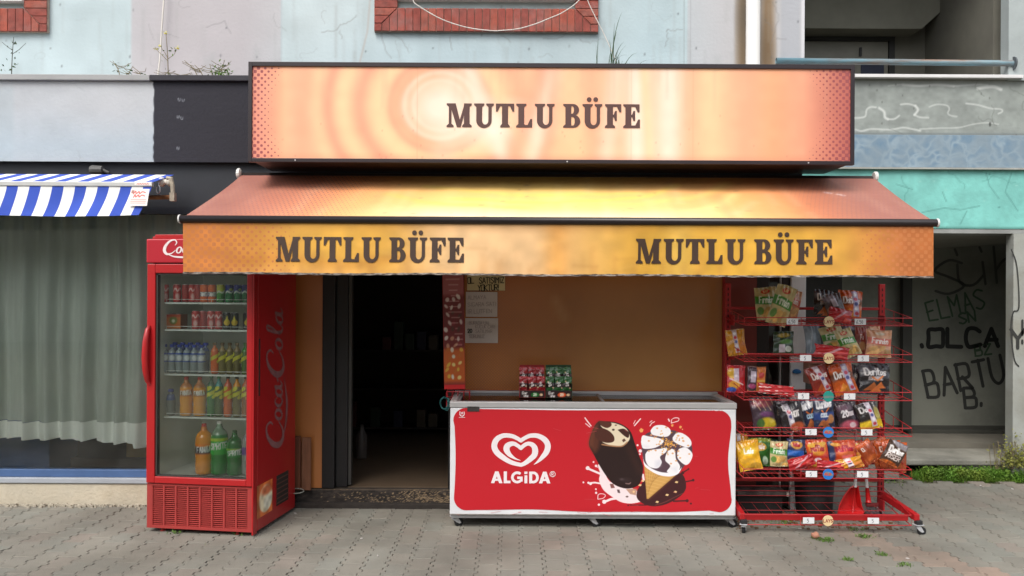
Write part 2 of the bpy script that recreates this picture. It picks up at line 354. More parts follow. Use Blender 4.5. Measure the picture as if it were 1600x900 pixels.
# ================================================================== GROUND
g = MB(); g.add([(-300,-300,-.012),(300,-300,-.012),(300,300,-.012),(-300,300,-.012)], [(0,1,2,3)])
tag(obj('ground', g, M('bare_soil', (118,110,95), .95, var=.35, vs=3, bump=.4, bs=90, dark2=(88,92,62))), kind='structure')
PX, PL, PD = .1335, .198, .011
def paver_outline(gap=.0035):
    prof = [(0,-PD),(.19,-PD),(.26,PD),(.44,PD),(.5,-PD),(.69,-PD),(.76,PD),(.94,PD),(1.0,-PD)]
    h = PX/2-gap/2; pr = [(x, t*PL) for t, x in prof]; pr[0] = (pr[0][0], gap/2); pr[-1] = (pr[-1][0], PL-gap/2)
    return [(h+x, y) for x, y in pr]+[(-h+x, y) for x, y in reversed(pr)]
def paver_geo(mb, cx, cy, zt, tx, ty, col, cs):
    ol = paver_outline(); n = len(ol); b = len(mb.v)
    cen = (0, PL/2); ins = [(cen[0]+(x-cen[0])*.965, cen[1]+(y-cen[1])*.975) for x, y in ol]
    for z, P in ((-.01, ol), (zt-.003, ol), (zt, ins)):
        for x, y in P: mb.v.append((cx+x, cy+y, z+(tx*x+ty*(y-PL/2) if z > 0 else 0))); cs.append(col)
    for l in range(2):
        for i in range(n): j = (i+1) % n; mb.f.append((b+l*n+i, b+l*n+j, b+(l+1)*n+j, b+(l+1)*n+i))
    mb.f.append(tuple(b+2*n+i for i in range(n)))
pav_mat = M('concrete_paver', attr=True, rough=.88, var=.26, vs=1.6, bump=.35, bs=160, wpos=True, dark2=(114,109,99))
def pcol():
    r = random.random(); k = random.uniform(.965, 1.03)
    base = (133,129,119) if r < .6 else ((129,128,119) if r < .9 else (138,129,119))
    return base, k
pavement = thing('pavement', None, None, (0,0,0)); pavement['kind'] = 'structure'
variants = {}
def variant(i):
    if i not in variants:
        mb = MB(); cs = []; base, k = pcol()
        if i >= 24: base = (150,131,117)
        paver_geo(mb, 0, 0, .006+random.uniform(-.0015, .002), random.uniform(-.012, .012), random.uniform(-.012, .012), (*lin(np.array(base)*k), 1), cs)
        mb.c = cs; variants[i] = to_mesh('paver', mb, pav_mat)
    return variants[i]
cells = []
for i in range(-36, 42):
    x = i*PX
    for j in range(0, 23):
        y = 3.45+j*PL+(PL/2 if i % 2 else 0)
        if y+PL > 7.22: continue
        if y > 6.15 and x < 2.2: continue
        px = 800+x*F/(y+.1); py = 457+EYE*F/(y+.1)
        cells.append((x, y, px, py))
vis = [c for c in cells if 0 < c[2] < 1600 and 40 < c[3] < 905]
vis.sort(key=lambda c: c[1]); near = set((c[0], c[1]) for c in vis[:300])
rest = MB(); rc = []
def reddish(x, y): return abs(x-(2.45+(5.2-y)*.55)) < .16+.05*math.sin(y*9) and y < 5.6
for x, y, px, py in cells:
    dx = random.gauss(0, .0012)
    if (x, y) in near:
        o = bpy.data.objects.new('paver', variant(random.randrange(24) if not reddish(x, y) else 24+random.randrange(4))); link(o, pavement); o.location = (x+dx, y, 0)
    else:
        base, k = pcol()
        if reddish(x, y): base = (150,131,117)
        paver_geo(rest, x+dx, y, .006+random.uniform(-.0015, .002), random.uniform(-.012, .012), random.uniform(-.012, .012), (*lin(np.array(base)*k), 1), rc)
rest.c = rc; tag(obj('paver_rows', rest, pav_mat, pavement), kind='stuff')

# ================================================================== APARTMENT BUILDING
YW = 7.3       # plane of the upper wall
bld = thing('apartment_building', 'weathered apartment building in patches of pale blue, grey and turquoise paint behind the kiosk', 'building', (0, YW, 0))
plaster = M('painted_plaster', attr=True, rough=.85, var=.06, vs=2.5, bump=.25, bs=35)
def crack(p, x, y, n, step, w, col, a=.6, ang=None):
    pts = [(x, y)]; t = ang if ang is not None else random.uniform(0, 2*PI)
    for _ in range(n*3):
        t += random.uniform(-.8, .8); x += step*.36*math.cos(t); y += step*.36*math.sin(t); pts.append((x, y))
    p.line(pts, w, col, a)
    return pts
# upper wall between z 3.2 and 4.32 painted finely, plain above
X0, X1, Z0, Z1 = -5.2, 2.555, 3.15, 4.32
p = Paint(860, 124, (X1-X0)/(Z1-Z0), (178,192,195)); S_ = 1/(Z1-Z0)
def ux(px): return ((px-800)*YW/F-X0)*S_
def vz(py): return (EYE+(457-py)*YW/F-Z0)*S_
p.noise(.05, 40); p.noise(.04, 14)
LIL = (178,173,176)
p.rect(ux(203), ux(438), -1, 2, LIL, soft=.02); p.rect(ux(1072), ux(1262), -1, 2, (183,182,184), soft=.01)
p.rect(ux(0)-3, ux(130), -1, 2, (182,199,204), .5, soft=1.2)
p.ell(ux(500), vz(60), .35, .5, (196,205,206), .5, soft=.5); p.ell(ux(1020), vz(70), .3, .5, (172,196,204), .4, soft=.5); p.ell(ux(700), vz(90), .9, .2, (176,198,206), .4, soft=.3)
p.rect(ux(1218), ux(1248), -1, 2, (165,168,175), .7, soft=.02); p.rect(ux(1250), ux(1262), -1, 2, (208,208,212), .9, soft=.01)
p.rect(ux(1150), ux(1166), -1, 2, (128,104,76), .9, soft=.06); p.rect(ux(1188), ux(1207), -1, 2, (134,108,78), .9, soft=.06); p.ell(ux(1196), vz(85), .05, .2, (110,90,66), .7, soft=.08); p.ell(ux(1158), vz(60), .035, .25, (104,92,74), .6, soft=.08)
p.ell(ux(1160), vz(20), .04, .12, (80,76,70), .5, soft=.1)
p.line([(ux(1067), 0), (ux(1066), 2)], .008, (140,148,150), .6); p.line([(ux(1077), 0), (ux(1076), 2)], .006, (150,150,155), .5)
p.line([(ux(438), 0), (ux(437), 2)], .01, (170,185,190), .6); p.line([(ux(560), vz(100)), (ux(572), vz(50)), (ux(576), vz(0))], .014, (176,168,162), .6)
DK = (120,118,118)
for a_ in ([(500,52),(525,48),(528,40),(545,35),(558,22)], [(528,50),(534,66)], [(594,50),(600,78),(612,95)], [(600,52),(625,62),(640,88)], [(1205,0),(1215,25),(1208,45),(1200,70),(1210,95)], [(1195,32),(1208,48)], [(1210,58),(1228,60)],
           [(905,62),(925,68)], [(1040,45),(1050,47),(1068,43)], [(1040,45),(1042,60),(1035,75)], [(320,45),(350,35),(360,60)], [(880,55),(860,62),(845,58)], [(780,55),(800,68)], [(700,58),(705,85)]):
    q_ = []
    for (xa, ya), (xb, yb) in zip(a_, a_[1:]):
        for k in range(5): q_.append((ux(xa+(xb-xa)*k/5+random.uniform(-1.5, 1.5)), vz(ya+(yb-ya)*k/5+random.uniform(-1.5, 1.5))))
    p.line(q_, .006, DK, .45)
for _ in range(34): crack(p, random.uniform(0, p.asp), random.random(), random.randint(3, 8), .03, .004, DK, random.uniform(.12, .34))
for _ in range(60): p.ell(random.uniform(0, p.asp), random.random(), .006, random.uniform(.004, .012), (95,98,100), random.uniform(.3, .7))
for _ in range(70):
    x = random.uniform(0, p.asp); t_ = random.uniform(.45, 1.0); p.rect(x, x+random.uniform(.006, .02), t_-random.uniform(.15, .5), t_, (150,152,150), random.uniform(.1, .28), soft=.03)
for _ in range(26): # damp streaks under the ledge line
    x = random.uniform(0, p.asp); p.rect(x, x+random.uniform(.01, .05), 0, random.uniform(.2, .5), (150,156,156), .25, soft=.06)
WX0, WX1, WZ = -1.02, .545, 4.165; LX1 = -4.27
uu = X0+(np.arange(p.nu)+.5)/p.nu*(X1-X0); zz = Z0+(np.arange(p.nv)+.5)/p.nv*(Z1-Z0)
sk = ((uu[None, :] > WX0) & (uu[None, :] < WX1) | (uu[None, :] < LX1)) & (zz[:, None] > WZ)
plane('wall', p, X0, X1, Z0, Z1, YW, plaster, bld, sk)
m_blue = M('pale_blue_plaster', (186,199,201), .85, var=.1, vs=3); m_grey = M('grey_plaster', (150,152,150), .88, var=.18, vs=3, bump=.3, bs=40, dark2=(128,130,126))
w = MB()
for a, b in ((WX1, X1), (LX1, WX0)): w.box(a, b, YW, YW+.25, Z1, 5.5)
w.box(-6, X1, YW, YW+.25, 5.5, 9.5); w.box(-6, WX0, YW+.01, YW+.25, 2.5, WZ); w.box(WX1, X1, YW+.01, YW+.25, 2.5, Z1); w.box(WX0, WX1, YW+.01, YW+.25, 2.5, WZ); w.box(X1, 6.2, YW, YW+.25, 5.2, 9.5)
w.box(LX1+.001, WX0-.001, YW+.012, YW+.25, WZ, Z1)
obj('upper_wall', w, m_blue, bld)
# brick surrounds
brick_mats = [M('red_brick_%s' % n, c, .9, var=.3, vs=18, bump=.5, bs=120, dark2=d) for n, c, d in
              (('warm', (165,84,68), (150,96,86)), ('dull', (156,78,66), (150,104,98)), ('dark', (148,74,64), (138,80,72)))]
brick_cache = {}
def surround(x0, x1, zb, zt, sides, name='window_surround'):
    T = .205; s = MB(); Yb = YW-.035
    s.prism([(x0, zb), (x1, zb), (x1, zb+T), (x0, zb+T)], Yb, YW-.001)
    for sd_ in sides: s.box(*((x0, x0+T) if sd_ < 0 else (x1-T, x1)), Yb, YW-.001, zb+T, zt)
    so_ = obj(name, s, M('pale_mortar', (170,152,138), .95, var=.25, vs=20), bld)
    bw = T/3; gp = .0045
    def brick(poly):
        mb = MB(); mb.prism(poly, Yb-.010-random.uniform(0, .005), Yb-.0002); o = obj('brick', mb, random.choice(brick_mats), so_, bevel=.003, seg=1)
    def quad(xa, xb, za, zb_, ): return [(xa+gp/2, za+gp/2), (xb-gp/2, za+gp/2), (xb-gp/2, zb_-gp/2), (xa+gp/2, zb_-gp/2)]
    a = x0+T if -1 in sides else x0; b = x1-T if 1 in sides else x1
    n = max(1, round((b-a)/bw)); w_ = (b-a)/n
    for i in range(n): brick(quad(a+i*w_, a+(i+1)*w_, zb, zb+T))
    for sd_ in sides:
        mir = (lambda q: q) if sd_ < 0 else (lambda q: [(x0+x1-x, z) for x, z in reversed(q)])
        for k in range(3):      # mitred corner: flat courses meet standing ones on the diagonal
            z_a, z_b = zb+k*bw, zb+(k+1)*bw
            brick(mir([(x0+gp/2, z_a+gp/2), (x0+max(k*bw, .02)-gp/2, z_a+gp/2), (x0+(k+1)*bw-gp, z_b-gp/2), (x0+gp/2, z_b-gp/2)] if k else [(x0+gp/2, zb+gp/2), (x0+bw-gp/2, zb+gp/2), (x0+bw-gp/2, z_b-gp/2), (x0+gp/2, z_b-gp/2)]))
            if k: brick(mir([(x0+k*bw+gp/2, zb+gp/2), (x0+(k+1)*bw-gp/2, zb+gp/2), (x0+(k+1)*bw-gp/2, z_b-gp), (x0+k*bw+gp/2, z_a)]))
        k = 0; z = zb+T
        while z+bw <= zt: brick(mir(quad(x0, x0+T, z, z+bw))); z += bw
def window(x0, x1, z0, z1):
    f = MB(); Y = YW+.1
    for xa in (x0, x0+(x1-x0)*.36, x0+(x1-x0)*.64, x1-.06): f.box(xa, xa+.055, Y, Y+.05, z0, z1)
    f.box(x0, x1, Y-.005, Y+.055, z0, z0+.05); f.box(x0, x1, Y-.005, Y+.055, z1-.05, z1)
    fr = obj('window', f, M('blue_grey_frame', (70,84,110), .5), bld)
    gl = MB(); gl.box(x0, x1, Y+.02, Y+.026, z0, z1); obj('glass', gl, GLASS, fr)
    c = MB(); c.add([(x0-.2, Y+.5, z0-.3), (x1+.2, Y+.5, z0-.3), (x1+.2, Y+.5, z1+.3), (x0-.2, Y+.5, z1+.3)], [(0,1,2,3)]); obj('window_curtain', c, M('pale_net', (150,170,190), .9), fr)
    s = MB(); s.box(x0-.01, x1+.01, YW-.075, Y+.02, z0-.035, z0); obj('window_sill', s, M('white_marble', (232,232,230), .4, var=.06, vs=8), fr, bevel=.004)
surround(-1.215, .742, 3.893, 5.3, (-1, 1)); window(-1.005, .535, 4.2, 5.3)
surround(-5.3, -4.068, 3.872, 5.3, (1,)); window(-5.3, -4.28, 4.165, 5.3)
# right bay: recess of the stairwell
RX0 = 2.555; RX1 = 4.335; BY = 8.8
shade = M('stairwell_plaster', (112,110,100), .9, var=.15, vs=3, dark2=(100,98,90))
r = MB(); r.box(RX0-.2, 6, BY, BY+.1, 2.4, 5.4); r.box(RX0-.25, RX0-.02, YW+.25, BY, 2.4, 5.4); r.box(RX1+.02, RX1+.2, YW+.25, BY, 2.4, 5.4); r.box(RX0-.25, 6, YW+.02, BY, 5.2, 5.4)
r.box(RX0-.25, 6, YW+.26, BY, 3.0, 3.1)
obj('stairwell_wall', r, shade, bld)
s = MB(); xa, za = at(1440, 45, 8.5); xb, zb_ = at(1510, -12, 8.5)
s.prism([(xa, za), (xa+.55, za+.5), (xa+.55, 5.19), (xa-1.6, 5.19), (xa-1.6, za)], 8.5, BY-.002); obj('stair_soffit', s, M('soffit_paint', (118,117,106), .9, var=.2, vs=3), bld)
d = MB(); xa, zt = at(1395, 60, BY); xb, zt2 = at(1240, 60, BY)
d.box(xb, xa, BY-.05, BY-.001, zt-.04, zt); d.box(xa-.06, xa, BY-.05, BY-.001, 3.1, zt-.04); obj('door_frame', d, M('dark_frame', (38,38,36), .6), bld)
d = MB(); d.box(xb, xa-.065, BY-.03, BY-.0015, 3.1, zt-.045); dr = obj('door', d, M('grey_door', (120,118,108), .6, var=.15), bld)
d = MB(); x_, z_ = at(1342, 82, BY); d.box(x_-.012, x_+.012, BY-.05, BY-.03, z_-.05, z_+.04); obj('handle', d, BLACK, dr)
d = MB(); x_, z_ = at(1343, 108, BY); d.box(x_-.0, x_+.24, BY-.04, BY-.031, z_-.14, z_+.06); obj('blue_panel', d, M('navy_panel', (34,40,62), .6), dr)
d = MB(); x_, z_ = at(1540, 22, BY); d.lathe([(.0,0), (.022,0), (.022,.02), (0,.02)], 10, (x_, BY-.022, z_), 'y'); obj('socket', d, BLACK, bld)
g_ = M('spray_paint_black', (50,51,49), .9); g2 = M('spray_paint_green', (62,84,64), .9)
x_, z_ = at(1478, 118, BY); word('graffiti', 'OAHB', x_, z_, .16, .028, lambda a, b: (a, BY-.004, b), M('faded_paint', (70,72,70), .9), bld, sx=1.1, gap=4)
pl = MB(); pl.box(RX1, RX1+.155, YW-.02, YW+.1, 3.5, 5.3); pl.box(RX1+.155, 6.2, YW-.05, YW+.3, 3.4, 5.3)
obj('pillar', pl, M('bluish_render', (166,174,174), .85, var=.12, vs=3, bump=.25, bs=30), bld)
# parapet with peeled waves
PX0, PX1 = 2.2, 6.2
pz0, pz1 = 3.02, 3.507
p = Paint(600, 75, (PX1-PX0)/(pz1-pz0), (140,146,142)); p.noise(.06, 18); p.noise(.05, 5)
def U4(x, y): X, Z = at(1150+x/2.647, y/2.647, YW); return ((X-PX0)/(pz1-pz0), (Z-pz0)/(pz1-pz0))
WP = (205,208,205)
for w_, pts in ((.03,[(488,488),(515,487),(535,480),(540,455),(556,443),(578,444)]), (.05,[(592,447),(612,462),(616,485),(628,493)]), (.028,[(628,493),(655,492),(675,478)]), (.03,[(682,432),(712,430),(742,438)]), (.05,[(742,438),(752,455),(738,475)]), (.028,[(738,475),(760,485),(795,487)]),
                (.02,[(800,442),(830,432),(870,436),(882,450),(876,468),(888,478),(912,482)]), (.025,[(952,428),(1000,434),(1050,448),(1095,452),(1100,462),(1085,470)]), (.03,[(495,536),(520,542),(560,534),(640,536),(690,528),(730,534),(762,541)]),
                (.015,[(760,534),(840,530),(920,528),(980,514),(1040,508),(1085,514)]), (.02,[(630,355),(690,348)]), (.05,[(690,350),(760,355),(830,350),(900,356)]), (.03,[(900,356),(990,350),(1040,352)]), (.07,[(1000,366),(1060,358),(1095,370)])):
    p.line([U4(*q) for q in pts], w_*.8, WP, .85, sm=True, soft=.03)
p.rect(U4(300,325)[0], U4(1300,0)[0], .88, 1.2, (118,120,116), .5, soft=.1); p.rect(0, 99, -.1, .04, (110,116,116), .7, soft=.03)
for _ in range(14): crack(p, random.uniform(0, p.asp), random.random(), 5, .08, .012, (100,104,100), .5)
for _ in range(20): p.ell(random.uniform(0, p.asp), random.random(), .012, .02, (96,98,95), .7)
p.ell(U4(1050,545)[0], .2, .02, .04, (70,72,70), .9)
obj('parapet_core', MB().box(PX0, PX1, YW+.003, YW+.22, 2.2, pz1), m_grey, bld)
plane('parapet', p, PX0, PX1, pz0, pz1, YW-.001, plaster, bld)
s = MB(); s.box(PX0, at(1593,120,YW)[0], YW-.06, YW+.25, pz1+.003, pz1+.032); obj('parapet_coping', s, M('white_stone', (214,212,212), .5, var=.08), bld, bevel=.003)
s = MB(); s.box(PX0, PX1, YW-.03, YW-.004, 2.732, pz0-.004); obj('tile_band', s, M('flaked_tile', (136,154,166), .6, var=.2, vs=5, voro=(10, (92,122,146)), bump=.2, bs=30), bld, bevel=.002)
s = MB(); s.box(PX0, PX1, YW-.045, YW-.004, 2.715, 2.730); obj('band_strip', s, M('grimy_white', (165,166,160), .7, var=.25, vs=12), bld)
tz0, tz1 = 2.20, 2.713
p = Paint(420, 54, (PX1-PX0)/(tz1-tz0), (122,190,182)); p.noise(.06, 14); p.noise(.03, 4)
for pts in ([(1440,332),(1475,325),(1500,328),(1530,322)], [(1400,288),(1425,296)], [(1472,300),(1478,315)], [(1540,270),(1545,290),(1560,310)], [(1500,350),(1510,330)], [(1580,270),(1570,300),(1590,330)]):
    p.line([((at(x, y, YW)[0]-PX0)/(tz1-tz0), (at(x, y, YW)[1]-tz0)/(tz1-tz0)) for x, y in pts], .012, (70,120,115), .7)
for _ in range(24): p.ell(random.uniform(2.5, p.asp), random.random(), random.uniform(.01, .02), .012, random.choice([(150,200,190), (60,110,105)]), .7)
for _ in range(10): crack(p, random.uniform(2, p.asp), random.random(), 6, .1, .01, (70,130,122), .5)
p.rect(0, 99, -.1, .03, (70,120,112), .6, soft=.03)
plane('turquoise_band', p, PX0, PX1, tz0, tz1, YW-.006, plaster, bld)
obj('beam_underside', MB().box(PX0, PX1, YW-.002, YW+.35, 2.16, 2.197), m_grey, bld)
# railing
rl = MB(); x1_, z1_ = at(1583, 99, YW-.02); rl.tube([(2.3, YW-.02, z1_+.012), (x1_, YW-.02, z1_)], .027, 12)
rail = obj('railing', rl, M('peeling_blue_pipe', (112,150,164), .5, var=.15, vs=9, dark2=(120,98,84), stretch=(.5,1,4)), bld, smooth=True)
obj('flange', MB().lathe([(0,0),(.058,0),(.058,.012),(.02,.02),(0,.02)], 16, (x1_-.005, YW-.02, z1_), 'x'), M('grey_iron', (90,96,100), .6), rail)
# entrance recess at ground level
EB = 8.6
er = MB(); er.box(2.2, 6.0, EB, EB+.1, 0, 2.4); obj('recess_wall', er, M('entrance_plaster', (132,134,124), .9, var=.12, vs=2.5, bump=.2, bs=30, dark2=(98,99,92)), bld)
er = MB(); er.box(2.2, 6, EB-.03, EB-.001, .2, .27); er.box(2.2, 6, EB-.12, EB-.031, .2, .235); obj('skirting', er, M('skirting_cement', (70,70,64), .9), bld)
xs, _ = at(1400, 500, EB); er = MB(); er.box(xs-.02, xs+.07, EB-.2, EB-.13, .25, 2.2); obj('conduit_post', er, M('dark_post', (52,52,48), .8), bld)
er = MB(); er.box(2.28, xs-.6, EB-.1, EB-.035, .25, 2.2); dd = obj('entrance_door', er, M('entrance_door_paint', (40,38,36), .6), bld)
obj('handle', MB().box(2.9, 2.93, EB-.14, EB-.1, 1.1, 1.3), STEEL, dd)
x1_, z1_ = at(1578, 366, EB); x0_, z0_ = at(1452, 388, EB)
so2 = MB(); so2.add([(x0_-.9, EB-.005, 2.16), (x0_, EB-.005, z0_), (x1_+.6, EB-.005, z1_+.08), (x1_+.6, YW+.3, 2.16), (x0_-.9, YW+.3, 2.16), (x0_-.9, EB-.005, 2.3), (x1_+.6, EB-.005, 2.3)], [(0,1,2,3,4), (5,6,2,1,0)])
obj('sloped_soffit', so2, M('soffit_grey', (138,138,130), .9, var=.12), bld)
def graf(t, px, py, hpx, wpx, m, sx=1, ang=0, Y=EB-.004, jit=.25, gap=2):
    x, z = at(px, py, Y); word('graffiti', t, x, z, hpx*Y/F, wpx*Y/F, lambda a, b: (a, Y, b), m, bld, sx=sx, ang=ang, jit=jit, gap=gap)
graf('S', 1462, 462, 54, 4, M('spray_thin', (76,78,74), .9), 1.1, 4); graf('üh', 1500, 448, 58, 4, M('spray_thin'), 1.3, 6)
graf('ELMAS', 1452, 502, 30, 3, g2, .62, 14); graf('SN', 1500, 506, 16, 3, g2, .9, 10); graf('BZ', 1524, 556, 16, 3, g2, .9, 6)
graf('.OLCA', 1440, 542, 27, 6.5, M('spray_paint_bold', (34,35,34), .9), 1.08, 1, gap=2); graf('BARTU', 1450, 622, 42, 5, g_, .62, 12); graf('B.', 1508, 637, 30, 5, g_, .85, 6)
fl = MB(); fl.box(2.2, 6, 7.95, EB, 0, .205); obj('entrance_floor', fl, M('entrance_tiles', (118,114,104), .8, var=.2, vs=4), bld)
slab = MB(); a_, _ = at(1432, 720, 7.4); slab.box(2.55, a_-.22, 7.25, 7.949, 0, .15); slab.box(a_-.22, 6, 7.4, 7.949, .10, .155); slab.box(a_+.35, 6, 7.43, 7.949, 0, .1)
obj('entrance_slab', slab, M('worn_concrete', (150,148,138), .9, var=.2, vs=5, bump=.4, bs=60, dark2=(112,110,102)), bld, bevel=.012)
fp = MB(); px_, _ = at(1581, 500, YW); fp.box(px_, 6.2, YW-.02, YW+.09, 0, 2.158); fp.box(5.45, 6.2, YW+.091, EB, 0, 2.158)
pil = obj('ground_pillar', fp, M('whitewashed_pillar', (160,163,158), .85, var=.15, vs=3, bump=.25, bs=30, dark2=(138,136,122)), bld)
x_, z_ = at(1583, 540, YW-.024); word('graffiti', 'Y', x_-.02, z_-.02, .16, .03, lambda a, b: (a, YW-.024, b), g_, pil); word('graffiti', '!', x_+.055, z_+.02, .2, .02, lambda a, b: (a, YW-.024, b), g_, pil)
xx, zz_ = at(1580, 390, YW-.024); flat('graffiti', ribbon(smooth([(xx, zz_), (xx+.05, zz_-.15), (xx+.07, zz_-.5), (xx+.02, zz_-.55), (xx, zz_-.7), (xx+.03, zz_-.95), (xx+.07, zz_-1.02)], 5), .012), lambda a, b: (a, YW-.0245, b), g_, pil)
# ================================================================== PROJECTING GROUND FLOOR (roof ledge, neighbour's band)
YF = 6.27
led = thing('shop_ledge', 'flat concrete ledge over the shops, pale grey at left and black beside the signboard', 'ledge', (-1.5, YF, 3.2))
l1 = MB(); l1.box(-6, -2.715, YF-.06, YW-.001, 3.19, 3.232); obj('ledge_slab', l1, M('grey_ledge', (160,160,160), .85, var=.12, vs=4, bump=.2), led, bevel=.004)
l1 = MB(); l1.box(-2.713, 2.19, YF-.06, YW-.001, 3.19, 3.232); obj('ledge_slab', l1, M('black_ledge', (46,44,52), .7, var=.2, vs=4, bump=.2), led, bevel=.004)['label'] = 'black painted end of the roof ledge'
bx0, bx1, bz0, bz1 = -5.2, -1.5, 2.585, 3.187
p = Paint(560, 92, (bx1-bx0)/(bz1-bz0), (172,179,184)); p.noise(.05, 30); p.noise(.03, 8); H_ = bz1-bz0
def ub(px, py): X, Z = at(px, py, YF-.03); return ((X-bx0)/H_, (Z-bz0)/H_)
p.rect(ub(22,0)[0], ub(240,0)[0], -.1, 1.2, (184,184,188), .5, soft=.05); p.rect(0, 99, -.1, .45, (164,180,190), .55, soft=.5); p.rect(0, 99, .93, 1.1, (176,176,178), .6, soft=.06)
p.ell(ub(180,160)[0], .75, .5, .3, (188,189,192), .5, soft=.4)
for _ in range(9): crack(p, random.uniform(0, 3.8), random.random(), 6, .05, .006, (150,155,158), .5)
edge = [(ub(240,133)[0]+random.uniform(-.012, .012), 1.02-k*.06) for k in range(19)]
p.poly([(99, 1.1), (edge[0][0], 1.1)]+edge+[(99, -.1)], (38,37,46))
for _ in range(40):
    x = random.uniform(ub(245,0)[0], p.asp); y = random.random(); p.line([(x, y), (x+random.uniform(.1, .4), y+random.uniform(-.01, .01))], .008, (50,48,58), .35)
for q in ((280,155),(286,156),(278,182),(284,184),(278,231)):
    u_, v_ = ub(*q); p.line([(u_-.012, v_+.01), (u_-.008, v_-.015), (u_+.01, v_-.018), (u_+.014, v_+.008)], .008, (160,165,172), .85, sm=True)
plane('fascia_band', p, bx0, bx1, bz0, bz1, YF-.03, plaster, led)
b = MB(); b.box(-6, 2.19, YF-.027, YF+.12, 2.584, 3.188); obj('fascia_core', b, BLACK, led)
b = MB(); b.box(-6, -1.62, YF+.02, YF+.2, 2.25, 2.583); b.box(-1.62, 2.19, YF+.02, YF+.2, 2.35, 2.583); obj('header_beam', b, M('navy_beam', (34,38,46), .6, var=.2), led)
b = MB(); x_, z_ = at(150, 266, YF); b.lathe([(0,0), (.03,.0), (.035,.02), (.03,.09), (0,.1)], 10, (x_-.03, YF-.02, z_), 'x'); b.tube([(x_+.06, YF-.02, z_), (x_+.1, YF-.01, z_-.02)], .012, 8)
obj('lamp_fitting', b, M('old_fitting', (88,88,86), .6, var=.3), led)
# ================================================================== NEIGHBOUR SHOPFRONT
nb = thing('neighbour_shopfront', 'curtained shop window over a cream plinth and blue sill on the far left', 'shopfront', (-3.5, YF, 0))
b = MB(); b.box(-6, -1.9, YF, YF+.2, -.01, .165); obj('plinth', b, M('cream_plinth', (196,187,168), .9, var=.2, vs=4, bump=.5, bs=40, dark2=(178,166,144)), nb, bevel=.015)
b = MB(); b.box(-6, -1.9, YF-.012, YF+.2, .166, .205); obj('window_ledge', b, M('pale_ledge', (160,165,172), .7, var=.1), nb, bevel=.005)
b = MB(); b.box(-6, -1.9, YF+.02, YF+.09, .207, .262); obj('frame_rail', b, M('blue_frame', (70,98,142), .5, var=.15, vs=6), nb, bevel=.003)
b = MB(); b.box(-6, -1.9, YF+.02, YF+.09, 2.2, 2.25); b.box(-2.0, -1.9, YF+.021, YF+.089, .262, 2.2); obj('frame_head', b, M('dark_navy', (28,32,42), .5), nb)
b = MB(); b.box(-6, -2.0, YF+.05, YF+.056, .262, 2.2); obj('window_pane', b, GLASS, nb)
dk = M('dark_interior', (44,46,44), .9)
b = MB(); b.box(-6, -1.86, 9.0, 9.1, 0, 2.6); b.box(-1.88, -1.84, YF+.1, 9, 0, 2.6); b.box(-6, -1.86, YF+.21, 9, 2.5, 2.6); b.box(-6.1, -6, YF, 9, 0, 2.6); obj('interior_wall', b, dk, nb)
b = MB(); b.box(-6, -1.86, YF+.2, 9, 0, .1); obj('interior_floor', b, M('brown_floor', (84,72,60), .8, var=.2), nb)
b = MB(); x_, _ = at(77, 700, 6.75); b.box(-5, x_, 6.75, 7.2, .12, .62); obj('blue_cabinet', b, M('blue_laminate', (52,84,132), .6), nb, bevel=.01)
b = MB(); x_, z_ = at(197, 705, 6.8); b.box(x_, -2.2, 6.8, 6.9, z_-.05, z_+.12); obj('wooden_drawer', b, M('ochre_wood', (150,124,66), .6), nb, bevel=.005)
b = MB(); x_, z_ = at(110, 720, 6.9); b.box(x_, x_+.9, 6.9, 7.2, z_-.05, z_+.02); obj('low_shelf', b, M('brown_board', (70,54,44), .7), nb)
# curtain
def wave(x): return .022*math.sin(x*44)+.014*math.sin(x*29+1.3)+.012*math.sin(x*71+.5)+.02*math.sin(x*9)
ct = thing('curtain', 'sheer greyish white curtain with a denser hem hanging behind the left shop window', 'curtain', (-3.6, 6.5, 0))
def curt(z0, z1, yo, nz=2, low=False):
    mb = MB(); xs_ = np.arange(-5.6, -2.02, .012); nx = len(xs_)
    for k in range(nz+1):
        for x in xs_:
            zb = z0+.03*math.sin(x*1.7+2)+.008*math.sin(x*21)-(.03 if x > -2.9 else 0) if low and k == 0 else z0+(z1-z0)*k/nz
            if not low and k == 0: zb = z0+.03*math.sin(x*1.7+2)-(.03 if x > -2.9 else 0)
            amp = .95+.75*(1-(zb-.4)/2)
            mb.v.append((x+.01*math.sin(zb*3+x*5), 6.455+yo+wave(x)*amp, zb))
    for k in range(nz):
        for i in range(nx-1): mb.f.append((k*nx+i, k*nx+i+1, (k+1)*nx+i+1, (k+1)*nx+i))
    return mb
obj('curtain_panel', curt(.575, 2.4, 0, 12), M('sheer_curtain', (232,240,232), .95, var=.14, vs=3, trans=.34, stretch=(6,1,.4)), ct, smooth=True)
obj('hem', curt(.44, .60, -.006, 2, True), M('dense_hem', (250,252,248), .95, var=.06, trans=.0), ct, smooth=True)
